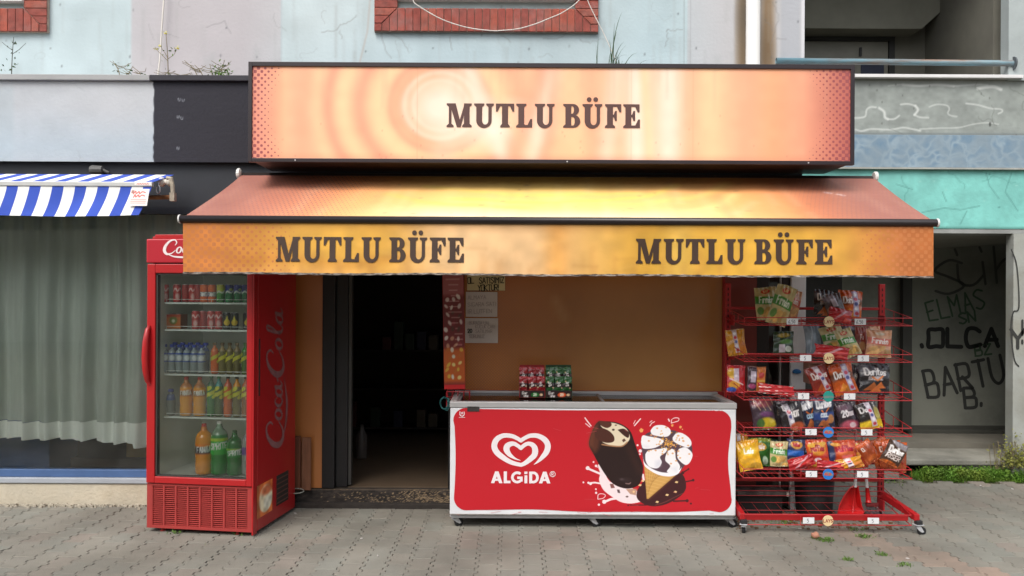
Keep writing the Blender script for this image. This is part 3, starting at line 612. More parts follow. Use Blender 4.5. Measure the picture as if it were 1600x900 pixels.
# ================================================================== KIOSK FRONT
ki = thing('kiosk_front', 'kiosk shopfront with glossy orange-brown panels, a black door frame and a dark open doorway', 'kiosk', (.2, YF, 0))
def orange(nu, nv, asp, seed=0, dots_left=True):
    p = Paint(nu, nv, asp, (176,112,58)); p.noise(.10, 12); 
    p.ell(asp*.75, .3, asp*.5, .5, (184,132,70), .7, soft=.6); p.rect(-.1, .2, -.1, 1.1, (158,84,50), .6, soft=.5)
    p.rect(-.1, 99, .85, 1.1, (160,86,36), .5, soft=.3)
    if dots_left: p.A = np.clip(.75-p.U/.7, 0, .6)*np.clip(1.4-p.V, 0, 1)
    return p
OR = M('orange_panel_print', attr=True, rough=.3, var=.08, vs=3, half=(.022, (190,120,44)), coat=.3)
def panel(x0, x1, z0, z1, Y, seed=0, dots=True, name='front_panel'):
    a = (x1-x0)/(z1-z0); n = max(8, int(70*a)); p = orange(n, 70, a, seed, dots)
    if x1-x0 > 1:
        for pts in ([(.05,.93),(.07,.85)], [(.30,.68),(.33,.62)], [(.62,.99),(.64,.88)], [(.72,.97),(.76,.93)], [(.9,.75),(.905,.35)], [(.98,.8),(.97,.5)], [(1.1,.72),(1.12,.3)]):
            p.line([(u*1.0, v) for u, v in pts], .012, (212,175,120), .5, soft=.04)
        p.ell(.9, .78, .06, .1, (196,146,96), .4, soft=.08); p.ell(.95, .45, .08, .25, (150,120,50), .3, soft=.1)
    bk = MB(); bk.box(x0, x1, Y+.002, Y+.05, z0, z1); o = obj(name, bk, BLACK, ki)
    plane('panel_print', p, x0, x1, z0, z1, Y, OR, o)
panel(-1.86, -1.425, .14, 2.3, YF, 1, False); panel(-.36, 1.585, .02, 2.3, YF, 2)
rr = MB(); rr.box(1.6, 1.84, YF-.02, YF+.05, .02, 2.3); obj('red_panel', rr, M('maroon_panel', (118,40,30), .4, var=.12, coat=.3), ki)
rr = MB(); rr.box(-.36, 1.59, YF-.03, YF-.003, .86, .885); rr.box(1.585, 1.6, YF-.03, YF+.02, .02, 2.3); obj('red_trim', rr, M('red_trim_paint', (150,26,24), .5), ki)
fr = MB(); fr.box(-1.425, -1.33, YF-.01, YF+.1, .14, 2.32); fr.box(-1.33, -1.24, YF+.03, YF+.14, .14, 2.32); fr.box(-.475, -.36, YF-.005, YF+.1, .02, 2.32); fr.box(-1.24, -.475, YF, YF+.1, 2.2, 2.32)
obj('door_frame', fr, BLACK, ki, bevel=.004)
fr = MB(); fr.box(-1.24, -1.215, YF+.05, YF+.11, .15, 2.2); obj('sliding_door_edge', fr, M('dull_alu', (70,68,66), .5, metal=.4), ki, bevel=.003)
fr = MB(); fr.box(1.84, 1.935, YF-.01, YF+.08, .02, 2.35); fr.box(2.035, 2.09, YF-.01, YF+.08, .02, 2.35); obj('window_frame', fr, M('dark_bronze_frame', (38,32,30), .45), ki, bevel=.004)
obj('side_glass', MB().box(1.935, 2.035, YF+.03, YF+.036, .02, 2.35), GLASS, ki)
obj('bright_edge', MB().box(2.022, 2.03, YF-.004, YF+.029, .02, 2.35), M('pale_alu', (190,192,190), .4, metal=.3), ki)
obj('corner_post', MB().box(2.095, 2.205, YF-.03, YF+.09, .0, 2.42), M('grey_white_post', (236,238,238), .5, var=.12, vs=6), ki, bevel=.003)
sw = MB(); sw.box(2.14, 2.2, YF+.09, YW, 0, 3.18); obj('side_wall', sw, m_grey, ki)
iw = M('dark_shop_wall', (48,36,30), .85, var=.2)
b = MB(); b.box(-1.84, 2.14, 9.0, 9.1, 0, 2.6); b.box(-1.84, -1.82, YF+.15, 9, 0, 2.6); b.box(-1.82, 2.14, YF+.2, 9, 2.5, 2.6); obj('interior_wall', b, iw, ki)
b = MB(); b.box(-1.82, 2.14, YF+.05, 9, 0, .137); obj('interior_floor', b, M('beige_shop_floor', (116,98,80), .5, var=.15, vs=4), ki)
st = MB(); n = 90
stp = Paint(160, 30, 6, (48,42,38)); stp.noise(.3, 6); stp.noise(.3, 2)
for _ in range(900):
    u = abs(rng.normal(0, 1)); u = 5.9-u*1.5; v = np.clip(rng.normal(.45, .3)+.15*math.sin(u*3), 0, 1)
    if u > 1.0: stp.C[int(v*29), int(np.clip(u/6*159, 0, 159))] = np.array((150,128,100))*random.uniform(.6, 1.2)
stp.rect(-1, 7, .93, 1.1, (120,104,86), .5, soft=.06)
b = MB(); b.box(-1.9, -.36, YF-.012, YF+.3, -.01, .134); stepo = obj('door_step', b, M('step_concrete', (70,62,54), .9, var=.3, vs=12, bump=.5), ki)
obj('step_riser', sheet(stp, lambda u, v: (-1.9+u*1.53, YF-.016-.012*np.sin(v*3)*0-.02*(1-v), v*.137)), M('grimy_riser', attr=True, rough=.9, bump=.6, bs=120, var=.2), stepo)
b = MB(); b.box(-1.75, -.36, YF-.085, YF-.037, -.01, .045); obj('lower_step', b, M('lower_step_concrete', (52,46,42), .9, var=.35, vs=14, bump=.6), ki, bevel=.008)

# ================================================================== UNSEEN HOUSES ADDED TO CUT LOW SKY LIGHT (behind camera, mirrored in the panes)
ob = MB()
for i in range(6):
    x = -30+i*10.5; h_ = (8.0, 7.0, 8.8)[i % 3]; ob.box(x, x+10.2, -22, -13-.4*(i % 2), 0, h_)
tag(obj('added_blocker_houses', ob, M('blocker_house_plaster', (200,196,186), .9, var=.3, vs=.6)), kind='structure')
# ================================================================== SIGNBOARD
SY = 5.69
sx0, sz1 = at(387, 98, SY); sx1, sz0 = at(1333, 258, SY); sx0 = -1.808; sx1 = 2.333; sz0 = 2.503; sz1 = 3.187
sg = thing('signboard', 'large box signboard in peach and orange swirls with brown slab lettering above the kiosk', 'signboard', (.26, SY, 2.8))
b = MB(); b.box(sx0+.01, sx1-.01, SY+.025, 6.2, sz0+.012, sz1-.01)
obj('sign_body', b, M('dark_brown_box', (46,34,32), .5, var=.5, vs=9, dark2=(66,46,36), stretch=(.4,1,4)), sg, bevel=.004)
b = MB(); t = .026; b.box(sx0, sx0+t, SY-.012, SY+.03, sz0, sz1); b.box(sx1-t, sx1, SY-.012, SY+.03, sz0, sz1); b.box(sx0+t, sx1-t, SY-.012, SY+.03, sz1-.03, sz1); b.box(sx0+t, sx1-t, SY-.012, SY+.03, sz0, sz0+.026)
obj('sign_frame', b, M('black_frame', (40,30,34), .4, var=.2), sg, bevel=.002)
fx0, fx1, fz0, fz1 = sx0+t, sx1-t, sz0+.026, sz1-.03; H = fz1-fz0
p = Paint(620, 100, (fx1-fx0)/H, (238,176,140))
def us(px): return (at(px, 180, SY)[0]-fx0)/H
def vs_(py): return (at(800, py, SY)[1]-fz0)/H
U, V = p.U, p.V
cx, cy = us(688), vs_(165)
d = np.hypot((U-cx)*.92, (V-cy)*1.0)
LP = (242,202,158); DP = (236,158,130); CR = (242,224,208)
for r0, w_, c, a in ((1.55,.16,LP,.55), (1.27,.09,LP,.7), (1.12,.06,DP,.9), (.98,.09,LP,.85), (.80,.07,DP,.95), (.62,.12,LP,.9), (.50,.04,DP,.6), (.42,.06,DP,.35), (.36,.03,CR,.4), (.27,.025,CR,.3)):
    lo = np.where(U > cx+.3, np.clip(1.2-(U-cx), 0, 1), 1) if r0 < .9 else np.where(U > cx, np.clip(1.4-(U-cx)*.9, .0, 1), 1)
    p.mix(np.exp(-((d-r0)/w_)**2)*a*lo, c)
p.ell(cx, cy-.02, .3, .24, CR, .9, soft=.3); p.ell(us(770), vs_(195), .45, .2, CR, .85, soft=.3)
for px_, w_, c, a, lean in ((700,20,CR,.3,.1), (760,14,CR,.7,-.4), (795,10,LP,.7,-.5), (828,18,DP,.7,.3), (850,14,CR,.55,.25), (862,10,DP,.5,.1), (900,24,LP,.6,0), (925,16,DP,.4,-.1), (955,14,CR,.5,.1), (995,18,CR,.85,0), (1012,8,LP,.8,-.08), (1045,22,CR,.85,0), (1085,14,DP,.35,0), (1110,26,LP,.8,0), (1170,20,DP,.25,0), (470,20,DP,.5,0), (430,16,(236,160,124),.5,0), (1210,26,(232,164,120),.6,0)):
    w2 = w_/130; p.mix(np.exp(-((U-us(px_)-lean*(V-.5))/w2)**2)*a, c)
p.mix(np.clip((us(1280)-U)*-1/1.0+.55, 0, 1)*.9, (206,128,106)); p.mix(np.clip((us(445)-U)/.5, 0, 1)*.85, (206,116,108)); p.mix(np.clip((U-us(1255))/.55, 0, 1)*.8, (166,84,78))
p.rect(-1, 99, -.1, .03, (220,130,100), .3, soft=.1)
p.A = np.clip(np.maximum((us(452)-U-.14*np.sin(V*PI))/.5, (U-us(1250)-.16*np.sin(V*PI))/.6), 0, .9)
p.noise(.015, 10)
for px_ in (652, 986, 1083): p.line([(us(px_), 0), (us(px_), 1)], .006, (214,160,130), .5)
for _ in range(46):
    x = random.uniform(0, p.asp); l_ = random.uniform(.1, .5); p.rect(x, x+random.uniform(.008, .03), 1-l_, 1.05, (206,160,134), random.uniform(.08, .2), soft=.05)
for _ in range(40): p.ell(random.uniform(0, p.asp), random.uniform(0, .5), .006, .01, (150,110,96), .35)
SIGNM = M('sign_print', attr=True, rough=.4, var=.03, vs=2, half=(.046, (150,80,82)), spec=.35)
plane('sign_face', p, fx0, fx1, fz0, fz1, SY, SIGNM, sg)
LET = M('brown_lettering', (84,56,52), .5, var=.05); LET2 = M('dark_brown_lettering', (62,42,30), .6, var=.08)
xa, za = at(697, 199, SY); xb, zb_ = at(1000, 162, SY)
mutlu(xa, (za+at(1000,201,SY)[1])/2+.002, xb-xa, .163, SY-.003, LET, sg)
for px_ in (462, 886, 1262):
    x_, z_ = at(px_, 254, SY); obj('screw', MB().lathe([(0,0),(.005,0),(.005,.004),(0,.004)], 8, (x_, SY-.0165, sz0+.012), 'y'), STEEL, sg)
# ================================================================== ORANGE AWNING
AF, AB = 5.15, 6.12; az0, az1 = 2.075, 2.478; ax0, ax1 = -2.038, 2.606
aw = thing('awning', 'retractable orange and yellow fabric awning with brown lettering twice along its valance', 'awning', (.29, AB, 2.48))
p = Paint(420, 60, 4.69/1.05, (234,160,100)); U = p.U/p.asp; V = p.V     # V 0 = front edge, 1 = wall
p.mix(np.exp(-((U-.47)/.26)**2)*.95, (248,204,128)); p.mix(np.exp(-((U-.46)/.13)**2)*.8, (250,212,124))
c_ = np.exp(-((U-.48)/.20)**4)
p.mix(np.clip((.30+.08*np.sin(U*9)-V)/.22, 0, 1)*c_, (255,252,240)); p.mix(np.clip((.55-V)/.4, 0, 1)*np.exp(-((U-.5)/.3)**4)*.5, (250,220,150))  # near-white front centre paints the sky sheen into the cloth colour
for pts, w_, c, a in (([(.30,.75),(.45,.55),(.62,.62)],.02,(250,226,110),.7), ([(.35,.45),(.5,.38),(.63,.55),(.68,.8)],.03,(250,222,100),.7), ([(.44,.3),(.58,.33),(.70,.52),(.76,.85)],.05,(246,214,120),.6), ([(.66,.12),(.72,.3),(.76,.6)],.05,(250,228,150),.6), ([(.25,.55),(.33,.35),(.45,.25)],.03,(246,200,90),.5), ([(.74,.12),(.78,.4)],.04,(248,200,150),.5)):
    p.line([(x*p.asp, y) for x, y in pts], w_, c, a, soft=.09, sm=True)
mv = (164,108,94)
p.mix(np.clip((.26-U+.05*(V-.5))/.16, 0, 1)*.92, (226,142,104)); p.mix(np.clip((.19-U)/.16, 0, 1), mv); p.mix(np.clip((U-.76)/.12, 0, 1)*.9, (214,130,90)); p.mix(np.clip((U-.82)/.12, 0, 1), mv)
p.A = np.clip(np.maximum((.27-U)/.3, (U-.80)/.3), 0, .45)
for u, v in ((.9,.66),(.915,.6)): p.line([(u*p.asp, v), (u*p.asp+.03, v-.03)], .02, (220,200,200), .9)
for _ in range(120):
    x = random.uniform(0, p.asp); t_ = random.random(); p.rect(x, x+random.uniform(.01, .05), t_-random.uniform(.2, .6), t_, random.choice([(190,140,110), (250,232,200)]), random.uniform(.05, .16), soft=.06)
for _ in range(50): p.ell(random.uniform(0, p.asp), random.random(), random.uniform(.008, .02), .012, (150,110,90), random.uniform(.15, .4))
CAN = M('awning_print_and_sheen', attr=True, rough=.42, var=.08, vs=3, half=(.03, (160,104,98)), bump=.3, bs=14, spec=.6)
def cpos(u, v):
    x = ax0+u*(ax1-ax0)+.03*v*(1-2*u)*0+.05*v; y = AF+v*(AB-AF); z = az0+v*(az1-az0)-.010*np.sin(PI*v)-.0035*np.sin(u*43+v*2)*np.sin(PI*v)-.002*np.sin(u*97-v*5)*np.sin(PI*v)
    return x, y, z
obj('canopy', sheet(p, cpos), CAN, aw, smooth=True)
b = MB(); bz = az0-.012
b.tube([(ax0-.01, AF-.012, bz), (ax1+.012, AF-.012, bz)], .024, 14); obj('front_bar', b, M('black_bar', (36,28,30), .35, var=.25, vs=6), aw, smooth=True)
for x in (ax0-.022, ax1+.012): obj('end_cap', MB().lathe([(0,0),(.024,0),(.028,.004),(.028,.01),(0,.012)], 14, (x, AF-.012, bz), 'x'), M('white_cap', (214,212,210), .5), aw)
p = Paint(470, 36, 4.69/.315, (206,150,64)); U = p.U/p.asp; V = p.V
YEL = (216,164,62)
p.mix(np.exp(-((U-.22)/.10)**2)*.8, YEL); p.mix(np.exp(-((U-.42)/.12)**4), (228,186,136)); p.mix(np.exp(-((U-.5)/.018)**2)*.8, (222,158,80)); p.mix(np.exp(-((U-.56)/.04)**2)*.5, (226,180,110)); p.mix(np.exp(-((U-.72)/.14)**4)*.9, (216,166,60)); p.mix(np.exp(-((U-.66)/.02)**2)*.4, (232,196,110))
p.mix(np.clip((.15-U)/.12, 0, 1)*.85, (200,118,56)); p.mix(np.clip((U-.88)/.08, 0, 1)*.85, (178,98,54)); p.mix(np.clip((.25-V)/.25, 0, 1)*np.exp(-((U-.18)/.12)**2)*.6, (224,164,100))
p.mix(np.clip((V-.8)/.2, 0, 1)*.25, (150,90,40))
p.line([(x*p.asp, y) for x, y in ((.06,.22),(.14,.3),(.22,.2),(.30,.35))], .1, (184,112,44), .4, soft=.2, sm=True)
for _ in range(150):
    x = random.uniform(0, p.asp); l_ = random.uniform(.1, .6); p.rect(x, x+random.uniform(.03, .14), -.1, l_, (176,116,60), random.uniform(.04, .14), soft=.12)
for _ in range(14):
    x = random.uniform(0, p.asp); y = random.uniform(.1, .9); p.line([(x, y), (x+random.uniform(.4, 1.3), y+random.uniform(-.25, .25))], .03, random.choice([(236,190,120), (160,104,50)]), .16, soft=.09)
p.noise(.06, 7); p.A = np.clip(np.maximum((.17-U)/.17, (U-.885)/.12), 0, .62)
VAL = M('valance_print', attr=True, rough=.5, var=.07, vs=5, bump=.25, bs=9, half=(.052, (188,116,66)), spec=.4)
vz1, vz0 = az0-.034, 1.730
def VW(x): return .014*np.sin(x*2.1)+.007*np.sin(x*7.3+1)+.004*np.sin(x*15+.4)+.0015*np.sin(x*31)
def vy(x, t): return float(AF-.014+VW(x)*t)
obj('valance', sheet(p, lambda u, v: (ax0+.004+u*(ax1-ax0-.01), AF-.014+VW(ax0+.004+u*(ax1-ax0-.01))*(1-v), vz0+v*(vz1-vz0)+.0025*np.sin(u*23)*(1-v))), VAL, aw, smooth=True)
for pa, pb in (((430,410),(725,371)), ((993,412),(1300,373))):
    xa, za = at(*pa, AF-.02); xb, _ = at(pb[0], pb[1], AF-.02); hh = .153
    zm = vz0+.30*(vz1-vz0)-.02
    for ch, ox in SLAB_POS:
        w_ = xb-xa
        flat('letter', [[(xa+(q+ox)*w_/7.95, zm+r_*hh) for q, r_ in pp] for pp in SLAB[ch]], lambda q, r_: (q, vy(q, 1-(r_-vz0)/(vz1-vz0))-.004, r_), LET2, aw)
b = MB(); n = 160
for i in range(n+1):
    x = ax0+i/n*(ax1-ax0-.01)+.004; y = vy(x, 1)
    b.v += [(x, y-.006, vz0-.006+.0025*math.sin(i/n*23)+.002*math.sin(i*1.7)), (x, y+.006, vz0-.006+.0025*math.sin(i/n*23)), (x, y+.006, vz0+.006+.0025*math.sin(i/n*23)), (x, y-.006, vz0+.005+.0025*math.sin(i/n*23)+.002*math.sin(i*2.3))]
    if i: 
        for k in range(4): b.f.append(((i-1)*4+k, (i-1)*4+(k+1) % 4, i*4+(k+1) % 4, i*4+k))
obj('hem', b, M('frayed_hem', (60,48,44), .8, var=.6, vs=40, dark2=(190,180,170), stretch=(1,1,6)), aw)
b = MB(); b.tube([(ax0+.05, AB+.01, az1-.02), (ax1+.06, AB+.01, az1-.02)], .035, 12); obj('roller', b, M('dark_roller', (60,52,50), .5), aw, smooth=True)
for x in (ax0+.02, ax1+.04): obj('roller_bracket', MB().lathe([(0,0),(.035,0),(.04,.006),(.04,.022),(.02,.03),(0,.03)], 14, (x, AB-.02, az1+.002), 'x'), M('white_plastic', (222,222,218), .5), aw)
for xa, xm, xb in ((-1.5,-.7,-1.3), (2.1,1.3,1.9)):
    b = MB(); b.tube([(xa, AB, az1-.08), (xm, 5.65, 2.16)], .018, 8); b.tube([(xm, 5.65, 2.16), (xb, AF+.02, az0-.03)], .016, 8); obj('folding_arm', b, M('grey_arm', (120,116,112), .5), aw, smooth=True)
# ================================================================== STRIPED AWNING
ba = thing('striped_awning', 'small blue and white striped awning over the curtained window at the far left', 'awning', (-3.6, 6.15, 2.48))
STR = M('striped_cloth', attr=True, rough=.85, var=.06, vs=6, bump=.1, bs=40)
def stripes(mb, x): 
    k = (x/.0785+.55) % 2 < 1; return (*lin((52,80,178) if k else (232,232,230)), 1)
def stripe_sheet(fn, xs, rows):
    mb = MB(); cs = []; nr = len(rows)
    for a, b_ in zip(xs, xs[1:]):
        c = stripes(mb, (a+b_)/2); base = len(mb.v)
        for t in rows:
            mb.v += [fn(a, t), fn(b_, t)]; cs += [c, c]
        for k in range(nr-1): mb.f.append((base+2*k, base+2*k+1, base+2*k+3, base+2*k+2))
    mb.c = cs; return mb
bxr = at(238, 288, 5.75)[0]; xs_ = [bxr-i*.0785/4 for i in range(150)][::-1]
ytop, ztop = 6.12, at(240, 273, 6.12)[1]; zbar = at(240, 288, 5.75)[1]
obj('canopy', stripe_sheet(lambda x, t: (x+.0*t, 6.12+(5.75-6.12)*t, ztop+(zbar+.014-ztop)*t), xs_, [0, .5, 1]), STR, ba)
zv = at(220, 337, 5.74)[1]
def vfn(x, t):
    dx = bxr-x; L_ = (zbar-.018)-zv+.012*min(1, max(0, (dx-.1)/.6))
    return (x-.038*t**1.2-.03*t*math.exp(-dx*3), 5.742-.05*t*t-.014*math.sin(x*7+t*2.5)*t-.008*math.sin(x*17)*t, zbar-.018-L_*t+.006*math.sin(x*5)*t)
obj('valance', stripe_sheet(vfn, xs_, [i/10 for i in range(11)]), STR, ba, smooth=True)
obj('front_bar', MB().box(-6.3, bxr+.005, 5.735, 5.765, zbar-.017, zbar+.015), M('bare_aluminium', (196,196,194), .4, metal=.2, var=.12, vs=9), ba, bevel=.004)
lx0, lz0 = at(210, 292, 5.733); 
sp = Paint(60, 14, 4.3, (232,226,222)); 
for k in range(5): sp.line([(.6+k*.6, .3), (.9+k*.6, .7), (1.0+k*.6, .3), (1.2+k*.6, .5)], .12, (200,70,60), .8)
plane('bar_sticker', sp, lx0, lx0+.118, zbar-.010, zbar+.012, 5.7335, PRINT, ba)
sp = Paint(44, 40, 1.1, (235,228,224)); 
for k, y in enumerate((.78, .58)): sp.line([(.18+.05*k, y-.08), (.3, y+.08), (.36, y-.06), (.5, y+.06), (.56, y-.06), (.7, y+.05), (.88, y)], .06, (208,60,52), .9, sm=True)
for y in (.36, .26, .16): sp.line([(.1, y), (.98, y)], .05, (222,130,124), .8)
sp.rect(.06, .22, .74, .92, (150,90,80), .8)
sx_, sz_ = at(203, 323, 5.72)
stk = sheet(sp, lambda u, v: (sx_+.01*v+u*.128, 5.713-.02*(1-v)+.0*u, sz_+.004+v*.118)); obj('paper_sticker', stk, M('sticker_print', attr=True, rough=.5), ba)
b = MB(); x_, z_ = at(252, 283, 5.9); b.lathe([(0,0),(.028,0),(.034,.01),(.034,.03),(.02,.035),(.02,.06),(.03,.065),(.03,.085),(0,.085)], 12, (x_-.035, 5.95, z_), 'x'); obj('roller_end', b, M('yellowed_plastic', (214,208,196), .5, var=.2), ba, smooth=True)
b = MB(); x_, z_ = at(266, 280, 5.92); x2, z2 = at(270, 312, 5.92)
b.tube([(x_-.03, 5.93, z_+.01), (x_, 5.93, z_+.005), (x_+.012, 5.93, z_-.05), (x2-.0, 5.93, z2)], [.014, .018, .016, .014], 8); b.box(x2-.02, x2+.014, 5.91, 5.95, z2-.01, z2+.05); obj('arm_bracket', b, M('corroded_bracket', (176,166,148), .7, var=.4, vs=30), ba)
xa, za = at(232, 309, 6.0); xb, zb_ = at(272, 308, 5.95); obj('folded_arm', MB().tube([(xa-.5, 6.05, za), (xb, 5.95, zb_)], .016, 8), M('rusty_tube', (150,98,60), .8, var=.4, vs=25), ba, smooth=True)
b = MB(); x_, z_ = at(247, 296, 5.86); b.tube([(x_+.014*math.sin(t)*(1 if t else 1), 5.86, z_+.028*math.cos(t)) for t in np.linspace(0, 2*PI, 13)], .004, 6); b.tube([(x_, 5.86, z_+.028), (x_, 5.87, z_+.055)], .006, 6)
obj('hook_ring', b, STEEL, ba, smooth=True)
# ================================================================== DRINKS FRIDGE (built in its own frame)
FA = -R(8.0); FO = (-2.437, 5.555, 0)
fr = thing('drinks_fridge', 'tall red glass-door drinks fridge with cola lettering standing left of the kiosk doorway', 'fridge', FO, FA, world=False)
FW, FD, FH = .757, .69, 1.985
def fl_(px): return (px-232)/(400-232)*FW
def fz(py): return EYE-(py-455.5)*.004235
FR = M('fridge_red', (168,24,28), .35, var=.08, vs=3, coat=.2); FRD = M('faded_grille_red', (158,50,46), .6, var=.15, vs=8)
gx0, gx1, gz0, gz1 = fl_(245), fl_(388.5), fz(748), fz(428)
b = MB(); hb = .03
b.box(0, .02, .06, FD, hb, FH-.0); b.box(FW-.02, FW, .06, FD, hb, FH-.0); b.box(.02, FW-.02, FD-.02, FD, hb, FH); b.box(.02, FW-.02, .06, FD-.02, FH-.02, FH); b.box(.02, FW-.02, .06, FD-.02, hb, hb+.02); b.box(.02, FW-.02, .03, FD-.02, gz0-.09, gz0-.03)
body = obj('body', b, FR, fr, bevel=.004)
b = MB(); b.box(gx0-.03, gx0-.0, .05, FD-.03, gz0-.03, gz1+.03); b.box(gx1+.02, gx1+.045, .05, FD-.03, gz0-.03, gz1+.03); b.box(gx0, gx1+.02, FD-.06, FD-.035, gz0-.03, gz1+.03); b.box(gx0, gx1+.02, .05, FD-.06, gz1+.0, gz1+.028); b.box(gx0, gx1+.02, .05, FD-.06, gz0-.028, gz0-.002)
obj('liner', b, M('grey_liner', (222,226,214), .5, var=.08, vs=3), fr)
d = MB(); d.box(0, gx0, 0, .05, gz0-.045, fz(412)-.006); d.box(gx1, FW-.012, 0, .05, gz0-.045, fz(412)-.006); d.box(gx0, gx1, 0, .05, gz0-.045, gz0); d.box(gx0, gx1, 0, .05, gz1, fz(412)-.006)
door = obj('door', d, FR, fr, bevel=.005)
gk = MB()
for (a, b2, c, e) in ((gx0, gx0+.012, gz0, gz1), (gx1-.006, gx1, gz0, gz1), (gx0, gx1, gz0, gz0+.008), (gx0, gx1, gz1-.012, gz1)): gk.box(a, b2, .012, .045, c, e)
obj('gasket', gk, M('dark_gasket', (52,50,46), .6), door)
obj('glass', MB().box(gx0, gx1, .02, .026, gz0, gz1), FGLASS, door)
h = MB(); hx = .012
h.tube([(hx+.008, .0, 1.385), (hx+.004, -.018, 1.36), (hx-.002, -.03, 1.28), (hx-.004, -.034, 1.18), (hx-.002, -.03, 1.09), (hx+.004, -.018, 1.02), (hx+.008, 0, .995)], [.010, .016, .02, .022, .02, .016, .010], 10); obj('handle', h, FR, door, smooth=True)
hd = MB(); hd.box(-.004, FW, -.006, .3, fz(412), FH-.02); header = obj('header', hd, M('header_red', (172,26,42), .35, var=.05, coat=.3), fr, bevel=.008)
hd = MB(); hd.box(.03, FW-.02, .04, .28, FH-.019, FH+.012); obj('header_top', hd, FR, header, bevel=.004)
flat('logo', [[(fl_(258)+x*.037, 1.852+y*.028) for x, y in q] for q in script_cola()], lambda x, y: (x, -.0085, y), M('white_print', (228,214,214), .5), header)
# grille with slots
gr = MB(); gz_b, gz_t = .055, fz(762)
gr.box(0, FW-.012, .012, .05, hb+.005, gz_b); gr.box(0, FW-.012, .012, .05, gz_t-.004, gz0-.05); gr.box(0, .035, .012, .05, gz_b, gz_t-.004); gr.box(FW-.04, FW-.012, .012, .05, gz_b, gz_t-.004)
nsl = 20
for i in range(nsl): z = gz_b+(i+.5)*(gz_t-.004-gz_b)/nsl; gr.box(.035, FW-.04, .018, .045, z-.0035, z+.0035)
for i in range(9): x = .035+(i)*(FW-.075)/8; gr.box(x-.006, x+.006, .0125, .046, gz_b, gz_t-.004)
obj('grille', gr, FRD, fr); obj('grille_backing', MB().box(.03, FW-.04, .06, .065, gz_b-.01, gz_t), M('dark_grille_brown', (62,26,24), .9), fr)  # plain dark brown sheet behind the grille slats
b = MB(); b.box(FW-.011, FW, -.002, .058, hb-.012, FH-.19); obj('corner_post', b, FR, fr, bevel=.003)
for x, y in ((.09,.06),(.62,.06),(.09,.6),(.62,.6)): obj('foot', MB().lathe([(.012,.03),(.012,.012),(.02,.01),(.02,0),(0,0)][::-1], 10, (x, y, 0)), M('red_foot', (186,60,54), .6), fr)
# side: lettering, sticker, vent
GP = M('worn_grey_print', (140,92,94), .6, var=.25, vs=20)
ps = script_cola(); zs0, zs1 = fz(722), fz(482)
flat('side_lettering', [[(.50-y*.082, zs0+.03+x*(zs1-zs0)/13.4) for x, y in q] for q in ps], lambda a, z: (FW+.0015, a, z), GP, fr)
sp = Paint(30, 34, .8, (226,120,60)); sp.ell(.45, .5, .35, .42, (240,225,190)); sp.ell(.5, .75, .3, .15, (200,90,50), .8, soft=.1); sp.ell(.55, .35, .2, .2, (245,240,220), .9, soft=.1); sp.rect(-.1, .15, -.1, 1.1, (120,70,50), .5, soft=.1); sp.noise(.15, 5)
obj('side_sticker', sheet(sp, lambda u, v: (FW+.002+0*u, .05+u*.24, .11+v*.22)), M('sticker_print'), fr)
b = MB(); b.box(FW-.002, FW+.003, .36, .56, .12, .33); obj('side_vent', b, M('vent_black', (44,34,30), .8), fr)
b = MB()
for i in range(6): b.box(FW+.0032, FW+.006, .36, .56, .135+i*.033, .142+i*.033)
obj('vent_slats', b, M('vent_rust', (96,60,50), .8), fr)
obj('side_slot', MB().box(FW-.001, FW+.0015, .07, .09, fz(620), fz(530)), M('vent_black'), fr)
# shelves
shz = [fz(474)-.004, fz(517)-.004, fz(588)-.004, fz(656)-.004]
wire = M('coated_wire', (226,234,230), .5, metal=.2)
for z in shz:
    s = MB(); sx_, ex_ = gx0+.03, gx1+.01
    s.box(sx_-.01, ex_, .084, .091, z-.007, z+.004)
    for i in range(26): x = sx_+i*(ex_-sx_)/25; s.box(x-.0012, x+.0012, .09, FD-.08, z-.002, z+.001)
    for y in (.25, .42, FD-.085): s.box(sx_, ex_, y, y+.004, z-.006, z-.002)
    o = obj('shelf', s, wire, fr)
    r_ = MB(); r_.tube([(sx_+.002, .087, z+.004), (sx_+.002, .087, z+.024), (ex_, .087, z+.024)], .0018, 6); r_.tube([((sx_+ex_)/2+.01, .087, z+.004), ((sx_+ex_)/2+.01, .087, z+.024)], .0016, 6); obj('rail', r_, wire, o)
# ---- drinks: each a thing standing in the fridge
CANM = M('can_print', attr=True, rough=.35, metal=0, var=.03, coat=.3); BOT = M('bottle_print', attr=True, rough=.18, var=.05, coat=.5)
def F2W(x, y): c, s = math.cos(FA), math.sin(FA); return FO[0]+x*c-y*s, FO[1]+x*s+y*c
def paint_lathe(prof, n, img):
    """img: Paint over (around, along); prof list of (r, t)"""
    mb = MB(); cs = []
    if n > 40:
        q = []
        for (a, b) in zip(prof, prof[1:]):
            for k in range(3): t = k/3; q.append(tuple(a[j]*(1-t)+b[j]*t for j in range(3)))
        prof = q+[prof[-1]]
    m = len(prof)
    C = lin(np.clip(img.C, 0, 255))
    for (r, z, v) in prof:
        for k in range(n):
            t = 2*PI*k/n; mb.v.append((r*math.cos(t-PI/2), r*math.sin(t-PI/2), z))
            u = (k/n+.5) % 1; cs.append((*C[min(img.nv, int(v*img.nv)), int(u*img.nu)], 1))
    for i in range(m-1):
        for k in range(n): mb.f.append((i*n+k, i*n+(k+1) % n, (i+1)*n+(k+1) % n, (i+1)*n+k))
    mb.f.append(tuple(reversed(range(n)))); mb.f.append(tuple((m-1)*n+k for k in range(n))); mb.c = cs; return mb
